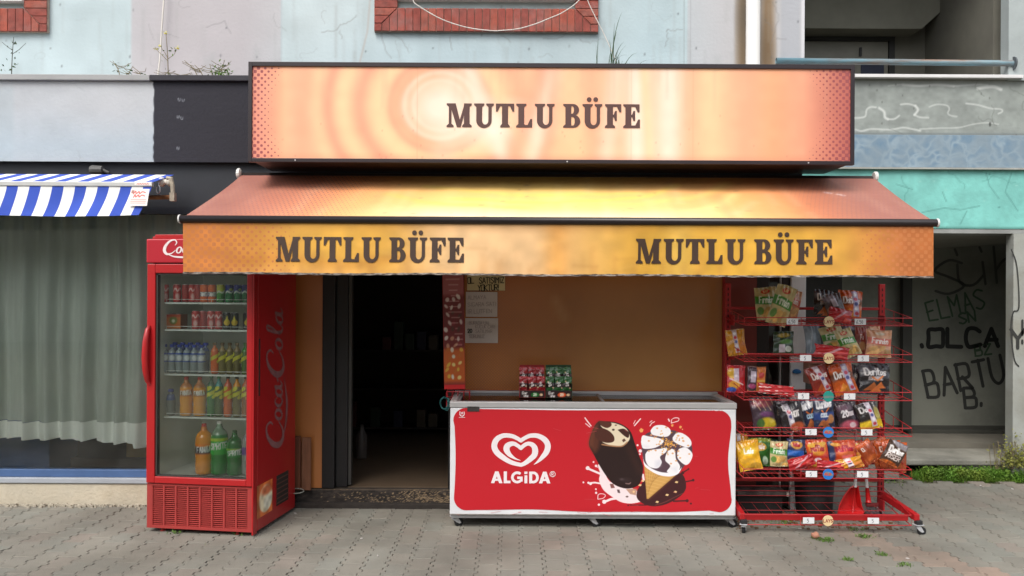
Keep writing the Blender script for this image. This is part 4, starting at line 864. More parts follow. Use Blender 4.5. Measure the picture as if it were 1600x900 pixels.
def can_mesh(r, h, base, top=None, word_=None, wc=(235,230,228), extra=None, key=None):
    p = Paint(72, 40, 2*PI*r/h, base); a = p.asp
    if top: p.rect(-1, 9, .55, 2, top, 1, soft=.15)
    if word_:
        for c in (a*.5, 0, a): p.text(word_, c, .38, .22, .07, wc, sx=.6)
    if extra: extra(p, a)
    prof = [(r*.8, 0, 0), (r, .006, .02)]+[(r, .006+(h-.018)*i/16, .03+.9*i/16) for i in range(17)]+[(r*.86, h-.004, .96), (r*.84, h, 1), (r*.8, h-.003, 1)]
    p.C[-2:] = (190,190,192); return paint_lathe(prof, 44, p)
def drink(name, label, cat, x, y, z, me_fn, group, cap=None, capz=0, capr=.014, capcol=(200,30,30)):
    X, Y = F2W(x, y); mb = me_fn()
    o = bpy.data.objects.new(name, to_mesh(name, mb, CANM if 'can' in cat else BOT, True)); link(o); o.location = (X, Y, z); o.rotation_euler = (0, 0, -math.atan2(X, Y)+random.uniform(-.15, .15)); tag(o, label, cat, group)
    if cap:
        c = MB(); c.lathe([(0, capz), (capr, capz), (capr, capz+.016), (capr*.9, capz+.019), (0, capz+.019)], 14)
        k = bpy.data.objects.new('cap', to_mesh('cap', c, M('cap_%d_%d_%d' % capcol, capcol, .5))); link(k, o)
    return o
def cola(p, a):
    for c in (a*.5, 0, a):
        p.line([(c-.25, .62), (c-.12, .78), (c, .62), (c+.14, .8), (c+.25, .66)], .08, (238,214,210), .9, sm=True)
        p.ell(c, .3, .12, .2, (232,222,218), .75, soft=.1)
def fanta(p, a):
    for c in (a*.5, 0, a): p.rect(c-.42, c+.42, .32, .58, (30,44,96), .9); p.text('FANTA', c, .35, .18, .07, (240,240,240), sx=.62)
def yel(p, a):
    for c in (a*.5, 0, a): p.ell(c, .4, .2, .18, (220,190,40)); p.poly([(c-.12, .5), (c, .85), (c+.1, .5)], (214,196,50))
def sprt(p, a):
    for c in (a*.5, 0, a): p.line([(c-.3, .5), (c-.1, .62), (c+.1, .52), (c+.3, .68)], .1, (226,236,226), .9); p.ell(c+.1, .72, .1, .08, (180,210,60), .8)
GC = 'canned drinks in the fridge'; y1 = .135
row1 = [(258,'red',.0255), (277,'red',.026), (290,'redplain',.024), (301,'red',.026), (309.5,'redplain',.024), (319,'fanta',.0265), (331.5,'fanta',.0265), (345,'lime',.026), (358.5,'sprite',.0265), (371.5,'sprite',.0265), (384,'sprite',.0265)]
ords = ['leftmost', 'second', 'third', 'fourth', 'fifth', 'sixth', 'seventh']
cnt = {}
desc = {'red': 'red can with pale figure', 'redplain': 'plain darker red can', 'fanta': 'orange can with navy band', 'lime': 'green can with yellow top', 'sprite': 'green can with dark blue top', 'orange': 'orange and green four-pack of small cans', 'yellow': 'black can with a yellow flame'}
def mk(kind, r, h):
    return {'red': lambda: can_mesh(r, h, (186,44,42), extra=cola), 'redplain': lambda: can_mesh(r, h, (158,44,42), extra=lambda p, a: p.line([(.1,.1),(.1,.9)], .05, (200,120,110), .6)),
            'fanta': lambda: can_mesh(r, h, (226,104,34), extra=fanta), 'lime': lambda: can_mesh(r, h, (60,140,50), top=(196,200,70), extra=sprt), 'sprite': lambda: can_mesh(r, h, (28,128,70), top=(26,40,130), extra=sprt),
            'yellow': lambda: can_mesh(r, h, (34,34,30), extra=yel)}[kind]
def px_loc(px, y):
    k = (px-800)/F; c, s = math.cos(FA), math.sin(FA)
    return (k*(FO[1]+y*c)-FO[0]+y*s)/(c-k*s)
def px_local(px, y): return fl_(px)*(1+y*.16)-.0+(y*.035 if px < 300 else y*-.02)   # further back spreads the same picture place
for i, (px_, k, r_) in enumerate(row1):
    same = [q[0] for q in row1 if q[1] == k]; pos = same.index(px_)
    lab = desc[k]+(', %s of %s on the top fridge shelf' % (['first','second','third','fourth'][pos], {2:'two',3:'three'}.get(len(same))) if len(same) > 1 else ' on the top fridge shelf')+(' from left' if len(same) > 1 else '')
    drink('drink_can', lab, 'can', px_loc(px_, y1), y1, shz[0]+.0045, mk(k, r_, .122), GC)
row2 = [(306,'red'), (318,'redplain'), (330,'red'), (342,'red'), (354.5,'yellow'), (367,'yellow'), (386,'yellow')]
for i, (px_, k) in enumerate(row2):
    same = [q[0] for q in row2 if q[1] == k]; pos = same.index(px_)
    lab = desc[k]+(', %s of three on the second fridge shelf from left' % ['first','second','third'][pos] if len(same) > 1 else ' on the second fridge shelf')
    drink('drink_can', lab, 'can', px_loc(px_, y1), y1, shz[1]+.0045, mk(k, .0255, .125 if k != 'yellow' else .115), GC)
# multipack
X, Y = F2W(px_loc(275, .17), .17); mp = Paint(40, 30, 1.1, (190,104,40)); mp.ell(.55, .6, .3, .3, (90,130,60), .8, soft=.1); mp.ell(.55, .55, .12, .12, (220,220,200), .9, soft=.1); mp.rect(-1, 2, .82, 1.1, (170,60,40), .8, soft=.1); mp.rect(-1, 2, -.1, .15, (200,120,60), .8)
mk_ = MB(); mk_.box(-.052, .052, -.03, .06, 0, .098)
o = bpy.data.objects.new('drink_multipack', to_mesh('drink_multipack', mk_, M('multipack_brown', (150,84,40), .5))); link(o); o.location = (X, Y, shz[1]+.0045); o.rotation_euler = (0, 0, FA); tag(o, 'orange and green wrapped four-pack at the left end of the second fridge shelf', 'multipack')
q = bpy.data.objects.new('wrapper_print', to_mesh('wrapper_print', sheet(mp, lambda u, v: (-.052+u*.104, -.0315+0*u, .001+v*.096)), PRINT)); link(q, o)
for s_ in (-1, 1):
    tt = MB(); tt.lathe([(0,.098),(.022,.098),(.024,.104),(.02,.106),(0,.106)], 14, (s_*.026, .0, 0)); q = bpy.data.objects.new('can_top', to_mesh('can_top', tt, ALU)); link(q, o)
def bottle_mesh(r, h, liquid, labcol, lab=(.42,.68), top=(200,200,200), word_=None, wc=(240,240,240), neck=.35, extra=None, full=.78):
    p = Paint(120, 80, 2*PI*r/h, liquid); a = p.asp
    p.rect(-1, 9, full, 2, top, 1, soft=.04); p.rect(-1, 9, lab[0], lab[1], labcol)
    if extra: extra(p, a)
    if word_:
        for c in (a*.5, 0, a): p.text(word_, c, (lab[0]+lab[1])/2-.055, .11, .024, wc, sx=.58, ang=4)
    prof = [(r*.7, 0, 0), (r*.92, .006, .02), (r, .02, .06), (r*.97, h*.12, .12), (r, h*.2, .2), (r*.94, h*.3, .3), (r*.98, h*.38, .38)]
    prof += [(r, h*t, t) for t in (.42, .48, .54, .6, .66)]+[(r*.98, h*.71, .71), (r*.92, h*.78, .78), (r*.76, h*.84, .84), (r*neck*1.2, h*.90, .90), (r*neck*.9, h*.96, .96), (r*neck*.9, h*.985, 1)]
    return paint_lathe(prof, 96 if r > .04 else 44, p)
GB = 'bottled drinks in the fridge'
# third shelf: water and slim bottles
z3 = shz[2]+.0045
for i, px_ in enumerate((258, 269.5, 281, 292.5, 304, 315.5)):
    lab = '%s small clear water bottle with blue label on the third fridge shelf' % ['leftmost', 'second from left', 'third from left', 'fourth from left', 'fifth from left', 'rightmost'][i]
    drink('water_bottle', lab, 'bottle', px_loc(px_, y1), y1, z3, lambda: bottle_mesh(.0265, .18, (128,142,146), (150,164,176), (.45,.72), (150,165,175), extra=lambda p, a: (p.rect(-1,9,.42,.46,(40,70,160),.8), p.rect(-1,9,.70,.76,(44,72,170),.9), p.ell(a*.5,.58,.1,.1,(224,232,236),.9,soft=.05), p.ell(0,.58,.1,.1,(224,232,236),.9,soft=.05))), GB, True, .176, .015, (36,66,168))
for i in range(6):
    X, Y = F2W(fl_(262+i*12)-.0, y1+.065)
    lab = '%s blue-capped water bottle in the back row of the third fridge shelf' % ['leftmost', 'second from left', 'third from left', 'fourth from left', 'fifth from left', 'rightmost'][i]
    drink('water_bottle', lab, 'bottle', px_loc(262+i*12, y1+.065), y1+.065, z3, lambda: bottle_mesh(.0265, .19, (110,126,136), (120,136,156), (.45,.72), (90,110,160)), GB, True, .186, .017, (30,58,160))
for i, (px_, liq, top, wcol) in enumerate(((336,(214,96,28),(224,120,60),'orange'), (348,(104,98,40),(150,130,90),'olive'), (359.5,(98,92,38),(140,124,86),'olive'), (371,(94,88,36),(140,120,80),'olive'), (384,(70,104,36),(70,150,60),'green'))):
    lab = {'orange': 'slim bright orange juice bottle beside the water bottles', 'green': 'slim green-topped soda bottle at the right end of the third fridge shelf'}.get(wcol) or ['', 'olive soda bottle with yellow swoosh, next to the orange one', 'middle olive soda bottle with yellow swoosh on the third fridge shelf', 'olive soda bottle with yellow swoosh, next to the green-topped one'][i]
    drink('soda_bottle', lab, 'bottle', px_loc(px_, y1), y1, z3, lambda: bottle_mesh(.027, .198, liq, liq, (.45,.66), top, extra=lambda p, a: [p.line([(c-.3,.42),(c-.05,.55),(c+.25,.68)], .12, (206,204,50), .95) for c in (0, a*.5, a)]), GB, True, .193, .013, (120,100,70) if wcol != 'green' else (60,120,50))
z4 = shz[3]+.0045
drink('water_bottle', 'lone small water bottle with blue cap at the left of the fourth fridge shelf', 'bottle', px_loc(268, y1), y1, z4, lambda: bottle_mesh(.03, .165, (120,128,126), (70,96,150), (.62,.86), (130,140,150)), GB, True, .16, .018, (40,64,150))
for i, px_ in enumerate((292, 313)):
    drink('orange_soda_bottle', ['left', 'right'][i]+' of the two large orange soda bottles on the fourth fridge shelf', 'bottle', px_loc(px_, y1), y1, z4, lambda: bottle_mesh(.043, .25, (232,156,26), (240,140,30), (.52,.72), (190,120,60), 'FANTA', extra=lambda p, a: [p.rect(c-.2,c+.2,.55,.68,(60,70,60),.6,soft=.06) for c in (0, a*.5, a)]), GB, True, .245, .015, (190,40,36))
for i, (px_, liq, lb, tp, lab) in enumerate(((331,(20,120,44),(90,190,50),(20,90,60),'green lemon soda bottle with a plain green neck on the fourth fridge shelf'), (343,(60,96,34),(30,150,140),(40,140,140),'green lemon soda bottle with a turquoise neck on the fourth fridge shelf'), (357,(214,96,26),(224,110,50),(200,90,60),'bright orange slim soda bottle on the fourth fridge shelf'), (371,(110,104,52),(226,150,36),(226,150,40),'grey-green bottle with an orange-yellow neck on the fourth fridge shelf'), (385,(150,96,40),(214,120,40),(196,100,50),'amber bottle at the right edge of the fourth fridge shelf'))):
    drink('soda_bottle', lab, 'bottle', px_loc(px_, y1), y1, z4, lambda: bottle_mesh(.029, .262, liq, liq, (.45,.66), tp, extra=lambda p, a: [p.line([(c-.3,.5),(c,.6),(c+.3,.74)], .1, (214,210,50), .95) for c in (0, a*.5, a)]), GB, True, .257, .012, (60,60,50) if i > 1 else (16,110,60))
z5 = gz0+.0025
drink('orange_soda_bottle', 'big orange soda bottle standing on the fridge floor', 'bottle', px_loc(320, .12), .12, z5, lambda: bottle_mesh(.057, .325, (240,150,20), (244,134,26), (.40,.64), (220,128,40), 'FANTA', extra=lambda p, a: [p.rect(c-.24,c+.24,.44,.58,(26,34,70),.9,soft=.03) for c in (0, a*.5, a)], full=.9), GB, True, .32, .016, (200,50,40))
drink('lemon_soda_bottle', 'big green lemon soda bottle with white cap on the fridge floor', 'bottle', px_loc(344, .125), .125, z5, lambda: bottle_mesh(.058, .345, (20,130,50), (34,176,60), (.40,.72), (130,160,136), 'SPRITE', extra=lambda p, a: p.rect(-1,9,.66,.72,(190,210,50),.9)), GB, True, .34, .017, (226,228,222))
drink('lemon_soda_bottle', 'shorter dark green bottle to the right on the fridge floor', 'bottle', px_loc(368, .125), .125, z5, lambda: bottle_mesh(.054, .285, (16,116,44), (24,140,54), (.42,.64), (20,110,50), 'SPRITE', extra=lambda p, a: p.rect(-1,9,.60,.64,(180,200,60),.8)), GB, True, .28, .015, (20,90,40))
drink('soda_bottle', 'clear bottle with purple label at the right edge of the fridge floor', 'bottle', px_loc(389, .15), .15, z5, lambda: bottle_mesh(.045, .30, (150,150,146), (110,80,150), (.45,.62), (150,150,156)), GB, True, .295, .015, (90,60,150))

# ================================================================== ICE CREAM FREEZER
fz0x, _ = at(703, 720, 5.68); fz1x, _ = at(1150, 720, 5.68); YZ = 5.68; YB = 6.235
fz_ = thing('ice_cream_freezer', 'wide white chest freezer with a red front panel showing a heart logo and ice creams', 'freezer', (.55, YZ, 0))
zb0, zt0 = .088, .832
b = MB(); b.box(fz0x, fz1x, YZ, YB, zb0+.012, zt0); obj('body', b, WHITE, fz_, bevel=.008)
b = MB(); b.box(fz0x+.01, fz1x-.01, YZ+.012, YB-.02, zb0-.012, zb0+.010); obj('base_rail', b, ALU, fz_)
b = MB(); x0_, x1_ = fz0x-.003, fz1x+.003; zt1 = .873
b.box(x0_, x1_, YZ-.006, YZ+.045, zt0+.001, zt1); b.box(x0_, x1_, YB-.03, YB+.004, zt0+.001, zt1+.012); b.box(x0_, x0_+.045, YZ+.045, YB-.03, zt0+.001, zt1+.001); b.box(x1_-.045, x1_, YZ+.045, YB-.03, zt0+.001, zt1+.001)
obj('rim', b, M('rim_aluminium', (178,176,176), .4, metal=.25, var=.1), fz_, bevel=.004)
b = MB(); b.box(x0_+.045, x1_-.045, YZ+.045, YB-.03, zt0-.3, zt0-.28); obj('cabinet_floor', b, M('frosty_white', (200,204,206), .6), fz_)
b = MB(); xm = at(935, 615, 5.9)[0]
for i, (xa, xb, zz) in enumerate(((x0_+.046, xm+.03, zt1-.012), (xm-.03, x1_-.046, zt1-.022))):
    lid = obj('sliding_lid', MB().box(xa, xb, YZ+.046, YB-.031, zz, zz+.006), GLASS, fz_)
    e = MB(); e.box(xa, xa+.02, YZ+.046, YB-.031, zz-.003, zz+.0085); e.box(xb-.02, xb, YZ+.046, YB-.031, zz-.003, zz+.0085); e.box(xa+.02, xb-.02, YZ+.046, YZ+.058, zz-.003, zz+.0085); e.box(xa+.02, xb-.02, YB-.045, YB-.031, zz-.003, zz+.0085); obj('lid_frame', e, M('grey_plastic', (120,118,120), .5), lid)
# goods in the freezer: wrappers seen faintly through the lids
cm = [M('wrapper_%s' % n, c, .4) for n, c in (('blue', (60,90,160)), ('brown', (96,60,40)), ('red', (180,40,40)), ('cream', (220,210,190)), ('green', (70,130,70)))]
wr = [MB() for _ in cm]
for i in range(26):
    for j in range(3):
        x = x0_+.09+i*.07; y = YZ+.11+j*.15; m_ = wr[(i//3+j) % 5]; m_.box(x-.03, x+.03, y-.06, y+.06, zt0-.278, zt0-.2-random.uniform(0, .05))
for k, m_ in enumerate(wr): tag(obj('ice_cream_wrappers', m_, cm[k], fz_), kind='stuff')
# red front graphic, rounded with wavy edge
gx_0, gz_1 = at(710, 634, YZ); gx_1, gz_0 = at(1143, 802, YZ); gz_1 = .823; gz_0 = .128
def edge_pts():
    o = []; r_ = .085; A = lambda cx, cz, a0, a1: [(cx+r_*math.cos(R(a0+(a1-a0)*i/8)), cz+r_*math.sin(R(a0+(a1-a0)*i/8))) for i in range(9)]
    o += A(gx_0+r_, gz_0+r_+.004, 180, 270)
    o += [(gx_0+r_+(gx_1-gx_0-2*r_)*t, gz_0+.004+.007*math.sin(t*7+.4)-.003*math.sin(t*17)) for t in np.linspace(.04, .96, 24)]
    o += A(gx_1-r_, gz_0+r_+.0, 270, 360)
    o += [(gx_1-.004-.022*math.sin(PI*t)*math.sin(t*3.0), gz_0+r_+(gz_1-gz_0-2*r_)*t) for t in np.linspace(.06, .94, 14)]
    o += A(gx_1-r_-.006, gz_1-r_, 0, 90)
    o += [(gx_1-r_+(gx_0-gx_1+2*r_)*t, gz_1-.002+.003*math.sin(t*8)) for t in np.linspace(.04, .96, 24)]
    o += A(gx_0+r_*.8+.01, gz_1-r_*.8-.01, 90, 180)
    o += [(gx_0+.010*math.sin(PI*t), gz_1-r_-(gz_1-gz_0-2*r_)*t) for t in np.linspace(.06, .94, 12)]
    return o
GRM = M('freezer_red_print', (188,24,38), .35, var=.03, vs=1.5, coat=.2)
ep = edge_pts(); mb = MB(); mb.prism(ep, YZ-.002, YZ+.001)
ps_ = MB(); ps_.add([(x, YZ-.002, z) for x, z in ep], [tuple(range(len(ep)))])
gp_ = obj('front_graphic', ps_, GRM, fz_)
WPR = M('white_logo_print', (232,222,224), .4, var=.03)
def hz(x, y): return at(750+x/8.185, 660+y/8.185, YZ)
k_ = YZ/F/8.185
segs = [[(517,484,5),(470,470,16),(430,450,30),(370,402,58),(338,340,78),(360,290,72),(425,270,54),(480,295,48),(523,330,46)],
        [(523,330,46),(560,295,50),(615,270,50),(675,290,62),(704,345,76),(695,415,74),(640,470,66),(575,520,54),(523,543,48)],
        [(523,543,48),(400,510,56),(290,445,68),(210,375,74),(182,295,74),(215,215,70),(300,168,58),(400,172,54),(470,200,50),(523,232,50)],
        [(523,232,50),(580,195,50),(650,168,54),(740,172,60),(825,218,70),(866,290,74),(852,370,72),(800,440,56),(740,500,30),(690,538,5)]]
hp = []
for s in segs: hp += ribbon([(*hz(x, y), w_*k_) for x, y, w_ in smooth(s, 6)])
flat('heart_logo', hp, lambda a, b: (a, YZ-.0035, b), WPR, gp_)
# ALGiDA letters as shapes
def alg():
    A_ = [[(0,0),(.28,0),(.62,1),(.34,1)], [(.34,1),(.62,1),(.96,0),(.68,0)], [(.2,.2),(.76,.2),(.76,.38),(.2,.38)]]
    L_ = [[(0,0),(.26,0),(.26,1),(0,1)], [(.2,0),(.56,0),(.56,.22),(.2,.22)]]
    G_ = ribbon([(.5+.40*math.cos(t)+.0, .5+.40*math.sin(t)) for t in np.linspace(R(48), R(335), 22)], .22, False)+[[(.5,.36),(.95,.36),(.95,.57),(.5,.57)], [(.72,.1),(.95,.16),(.95,.5),(.72,.5)]]
    I_ = [[(0,0),(.24,0),(.24,.68),(0,.68)], [(-.01,.79),(.25,.79),(.25,1),(-.01,1)]]
    D_ = [[(0,0),(.25,0),(.25,1),(0,1)]]+ribbon([(.16,.89)]+[(.36+.33*math.cos(t), .5+.39*math.sin(t)) for t in np.linspace(R(90), R(-90), 14)]+[(.16,.11)], .22, False)
    return [(A_,0), (L_,1.06), (G_,1.68), (I_,2.78), (D_,3.17), (A_,3.98)]
lx, lz = hz(140, 775); lh = 150*k_; lw = (900-140)*k_/4.94
for shp, ox in alg(): flat('letter', [[(lx+(a+ox)*lw, lz+b*lh) for a, b in q] for q in shp], lambda a, b: (a, YZ-.0035, b), WPR, gp_)
cx_, cz_ = hz(928, 660); rr_ = 34*k_
flat('registered_mark', ribbon([(cx_+rr_*math.cos(t), cz_+rr_*math.sin(t)) for t in np.linspace(0, 2*PI, 20)], 7*k_)+sum([ribbon(s, 6*k_) for s in strokes('R', cx_-13*k_, cz_-19*k_, 38*k_, .8)], []), lambda a, b: (a, YZ-.0035, b), WPR, gp_)
# small round U emblem and plates
ux_, uz_ = at(722, 647, YZ); es = ribbon(smooth([(ux_-.014, uz_+.016), (ux_-.014, uz_-.004), (ux_, uz_-.014), (ux_+.014, uz_-.004), (ux_+.014, uz_+.016)], 4), .005)+ribbon([(ux_-.004, uz_+.012), (ux_-.004, uz_)], .004)+ribbon([(ux_+.004, uz_+.014), (ux_+.004, uz_+.002)], .004)+ribbon([(ux_-.02, uz_-.022), (ux_+.02, uz_-.022)], .003)
flat('emblem', es, lambda a, b: (a, YZ-.0035, b), WPR, gp_)
xa, za = at(730, 642, YZ-.006); obj('rating_plate', MB().box(xa, xa+.083, YZ-.006, YZ-.002, za-.004, za+.03), M('worn_plate', (58,52,50), .5, var=.6, vs=90), fz_)
xa, za = at(1112, 641, YZ); word('small_print', 'ICE', xa, za-.002, .014, .003, lambda a, b: (a, YZ-.0035, b), WPR, gp_, sx=2.6)
# printed ice creams (crop coordinates x 900..1100, y 640..800, 5.625 px per pixel)
ix0, iz1 = at(906, 642, YZ); ix1, iz0 = at(1092, 794, YZ); iz1 = EYE-(642-455.8)*YZ/F; iz0 = iz1-152*YZ/F; ix1 = ix0+186*YZ/F
p = Paint(372, 304, 186/152, (188,24,38))
def I(x, y): return ((x/5.625+900-906)/152, 1-(y/5.625+640-642)/152)
def IP(pts): return [I(*q) for q in pts]
def ib(x, y, rx, ry, c, a=1, soft=None, rot=0): u, v = I(x, y); p.ell(u, v, rx/5.625/152, ry/5.625/152, c, a, soft, rot)
def il(pts, w_, c, a=1, sm=False, soft=None): p.line(IP(pts), w_/5.625/152, c, a, sm=sm, soft=soft)
MILK = (236,218,220); DC = (58,30,26); DC2 = (38,20,20)
p.poly(IP([(205,480),(235,500),(300,620),(420,650),(540,700),(600,780),(560,800),(480,812),(400,800),(330,760),(250,700),(215,640),(205,600),(212,560)]), MILK, sm=True)
for pts, w_ in (([(105,505),(150,525),(215,552)],18), ([(115,635),(170,630),(230,640)],14), ([(250,800),(310,775),(370,765)],20), ([(205,480),(215,510),(240,560)],24), ([(175,480),(190,495)],8), ([(590,560),(600,620)],20)): il(pts, w_, MILK)
for x, y, r_ in ((105,503,17),(178,483,11),(156,449,8),(112,632,10),(68,629,8),(178,688,8),(180,720,10),(252,798,18),(205,824,10),(131,640,12),(542,300,9),(566,350,15),(563,378,8)): ib(x, y, r_, r_, MILK)
il([(195,775),(200,735),(235,728),(262,742),(240,768),(195,775)], 6, MILK, sm=True)
p.poly(IP([(300,640),(330,640),(345,675),(310,680)]), (130,80,76)); p.poly(IP([(362,690),(385,690),(392,722),(370,718)]), (96,72,76)); p.poly(IP([(440,685),(540,680),(530,740),(480,730)]), (176,128,100), .8); ib(452, 752, 12, 8, (110,84,80)); ib(510, 708, 10, 10, (232,190,140))
# chocolate puddle
p.poly(IP([(540,700),(570,650),(620,600),(760,560),(900,540),(950,570),(970,640),(960,700),(900,760),(800,815),(700,835),(620,825),(560,790),(535,750)]), (62,26,30), sm=True)
for pts, w_ in (([(930,545),(990,508)],12), ([(960,620),(1030,605)],12), ([(860,790),(980,785)],14), ([(620,825),(480,825)],10), ([(700,830),(760,810),(840,775)],14)): il(pts, w_, (74,28,32))
il([(700,825),(780,800),(850,765),(940,720)], 5, (130,70,64), .8, sm=True)
for x, y, r_ in ((990,507,9),(1032,604,12),(980,785,14),(1013,810,9),(462,828,7),(940,540,14)): ib(x, y, r_, r_, (70,26,30))
for x, y in ((885,622),(876,708),(803,735),(716,797),(590,612),(565,650)): p.poly(IP([(x-16,y+4),(x-4,y-10),(x+16,y-4),(x+8,y+10)]), (232,196,140))
# bar
p.poly(IP([(200,90),(165,130),(128,220),(115,300),(150,370),(195,455),(260,560),(330,640),(420,678),(500,675),(560,640),(585,560),(590,480),(560,400),(520,290),(485,190),(440,140),(370,105),(290,92)]), DC2, sm=True)
p.poly(IP([(200,95),(165,135),(130,225),(120,300),(160,370),(200,330),(210,240),(200,170)]), (92,48,34), .85, sm=True, soft=.05)
il([(165,150),(135,235),(128,300)], 22, (150,84,58), .45, sm=True, soft=.06); il([(470,330),(510,420),(560,520)], 34, (70,38,30), .5, sm=True, soft=.08)
p.poly(IP([(215,130),(240,110),(330,105),(430,145),(470,205),(465,260),(400,305),(300,300),(230,270),(240,230),(255,180)]), (222,206,178), sm=True)
p.poly(IP([(205,85),(300,100),(310,130),(270,150),(215,125)]), (84,44,34), sm=True)
p.poly(IP([(165,180),(220,150),(290,175),(335,225),(330,270),(270,280),(210,260),(170,230)]), (74,38,30), sm=True)
p.poly(IP([(365,165),(420,155),(465,190),(460,235),(420,215)]), (62,32,28), sm=True); p.poly(IP([(405,255),(425,240),(440,260),(415,275)]), (92,60,50)); ib(328, 165, 12, 9, (70,50,44)); ib(350, 125, 10, 6, (110,84,70))
il([(230,295),(300,305),(400,310),(450,275)], 12, (176,128,90), .9, sm=True)
ib(405, 600, 14, 8, (96,84,88), .8, .02); il([(440,636),(470,640),(482,630)], 10, (150,120,118), .8); ib(440, 605, 30, 12, (70,56,58), .5, .04)
# cone
p.poly(IP([(600,470),(875,565),(640,770),(625,770)]), (206,158,88)); 
for k in range(9):
    il([(612+k*28, 480+k*8), (628+k*6, 770-k*24)], 5, (168,118,58), .55); 
for k in range(8): il([(605+k*3, 520+k*32), (850-k*28, 580+k*24)], 5, (228,186,120), .5)
il([(870,568),(642,772)], 12, (150,100,52), .5, soft=.03)
p.poly(IP([(572,260),(600,215),(660,180),(830,165),(900,185),(1000,260),(1022,370),(960,470),(900,540),(830,570),(740,560),(640,510),(600,450),(585,380)]), (84,62,72), sm=True)
p.poly(IP([(590,400),(610,460),(700,520),(800,540),(900,520),(930,490),(900,548),(830,572),(730,560),(640,512),(600,470)]), (240,236,240), sm=True)
for pts in ([(655,170),(690,130),(760,122),(820,150),(832,195),(790,225),(700,215),(665,200)], [(572,270),(585,215),(640,222),(740,240),(770,270),(700,320),(600,330),(578,300)], [(850,230),(885,190),(940,195),(1000,240),(1015,290),(980,318),(900,290),(855,260)],
            [(905,330),(960,315),(1010,350),(1025,390),(1000,450),(960,470),(900,420),(890,370)], [(610,380),(640,345),(740,330),(800,320),(790,360),(740,400),(755,450),(720,500),(650,490),(615,440)], [(800,360),(840,330),(870,350),(880,420),(915,480),(900,525),(850,545),(800,530),(830,480),(785,430)]):
    p.poly(IP(pts), (238,234,236), sm=True)
for pts, c in (([(700,440),(740,430),(745,480),(700,490)], (200,200,212)), ([(840,500),(890,490),(880,530)], (206,204,214)), ([(590,300),(640,310),(620,325)], (210,206,214))): p.poly(IP(pts), c, .5, soft=.04, sm=True)
rs = random.Random(3)
for _ in range(80):
    a = rs.uniform(0, 2*PI); r_ = abs(rs.gauss(0, 70)); x, y = 805+r_*math.cos(a)*1.2, 285+r_*math.sin(a)*.9; p.ell(*I(x, y), .008, .006, rs.choice([(222,160,50), (236,184,70), (206,142,60), (226,170,110)]), .9, rot=rs.uniform(0, 90))
for x, y in ((712,150),(790,142),(660,210),(690,230),(640,262),(900,215),(935,235),(945,262),(985,300),(995,375),(640,350),(700,345),(760,375),(850,370),(835,460),(880,435),(915,410),(900,350),(860,300),(730,290)): p.poly(IP([(x-12,y),(x,y-9),(x+13,y-2),(x+3,y+9)]), (222,168,120))
for pts, w_ in (([(78,62),(132,132)],10), ([(84,112),(122,142)],7), ([(566,68),(514,128)],10), ([(520,82),(506,112)],6), ([(690,92),(664,106),(650,130)],7), ([(668,84),(648,98)],6)): il(pts, w_, (240,214,214))
il([(836,104),(842,72),(870,58),(902,62),(898,84),(862,96),(836,104)], 7, (240,214,214), sm=True); il([(812,70),(820,86)], 12, (240,214,214))
for x, y, s_ in ((575,168,20),(918,138,13),(846,124,12)): p.poly(IP([(x-s_,y),(x-4,y-s_),(x+s_,y-6),(x+s_*.6,y+s_*.8),(x-s_*.4,y+s_)]), (232,160,90))
plane('ice_cream_picture', p, ix0, ix1, iz0, iz1, YZ-.0032, M('freezer_picture_print', attr=True, rough=.35, var=.03, vs=1.5, coat=.2), gp_)
random.seed(31)
sc_ = []
for _ in range(34):
    x = random.uniform(fz0x+.03, fz1x-.03); z = random.choice([random.uniform(.10, .128), random.uniform(.15, .80)]) ; a = random.uniform(-.3, .3); L_ = random.uniform(.01, .07)
    sc_.append(ribbon([(x, z), (x+L_, z+L_*a)], .0016))
for k, q in enumerate(sc_): q
flat('scuffs', sum(sc_[:22], []), lambda a, b: (a, YZ-.0042, b), M('pale_scuff', (196,84,90), .6), gp_)
obj('grime_strip', MB().box(fz0x+.01, fz1x-.01, YZ-.0012, YZ+.001, zb0+.014, zb0+.020), M('grime', (150,144,138), .8, var=.4, vs=30), fz_)
# casters
def caster(parent, x, y, z0, s=1, rot=0, side=0):
    """swivel caster: mounting plate, fork and wheel"""
    b = MB(); b.box(-.028*s, .028*s, -.022*s, .022*s, z0-.004, z0); b.lathe([(0,0),(.014*s,0),(.016*s,.006*s),(.014*s,.012*s),(0,.012*s)], 12, (0, 0, z0-.016*s))
    b2 = MB(); hw = .013*s; zc = .026*s
    for q in (-1, 1): b2.prism([(-.02*s, z0-.015*s), (.012*s, z0-.015*s), (.028*s, zc-.004), (.016*s, zc-.008), (-.004*s, zc+.006)], q*hw-.0012, q*hw+.0012)
    b2.box(-.02*s, .012*s, -hw, hw, z0-.017*s, z0-.013*s); b2.lathe([(0,-hw-.003),(.005,-hw-.003),(.005,hw+.003),(0,hw+.003)], 8, (.02*s, 0, zc), 'y')
    w_ = MB(); w_.lathe([(0,-.009*s),(.012*s,-.009*s),(.020*s,-.0095*s),(.025*s,-.007*s),(.026*s,0),(.025*s,.007*s),(.020*s,.0095*s),(.012*s,.009*s),(0,.009*s)], 20, (.02*s, 0, zc), 'y')
    c, sn = math.cos(rot), math.sin(rot)
    for m_ in (b, b2, w_): m_.v = [(x+a*c-b_*sn, y+a*sn+b_*c, z) for a, b_, z in m_.v]
    o = obj('caster', b, STEEL, parent, bevel=.001); obj('fork', b2, STEEL, o); obj('wheel', w_, RUBBER, o)
for px_, rt in ((712, .6), (926, .3), (1140, .4)): caster(fz_, at(px_, 820, YZ+.06)[0], YZ+.06, .078, 1.25, rt)
for px_ in (735, 1120): caster(fz_, at(px_, 820, YB-.06)[0], YB-.06, .078, 1.25, .5)
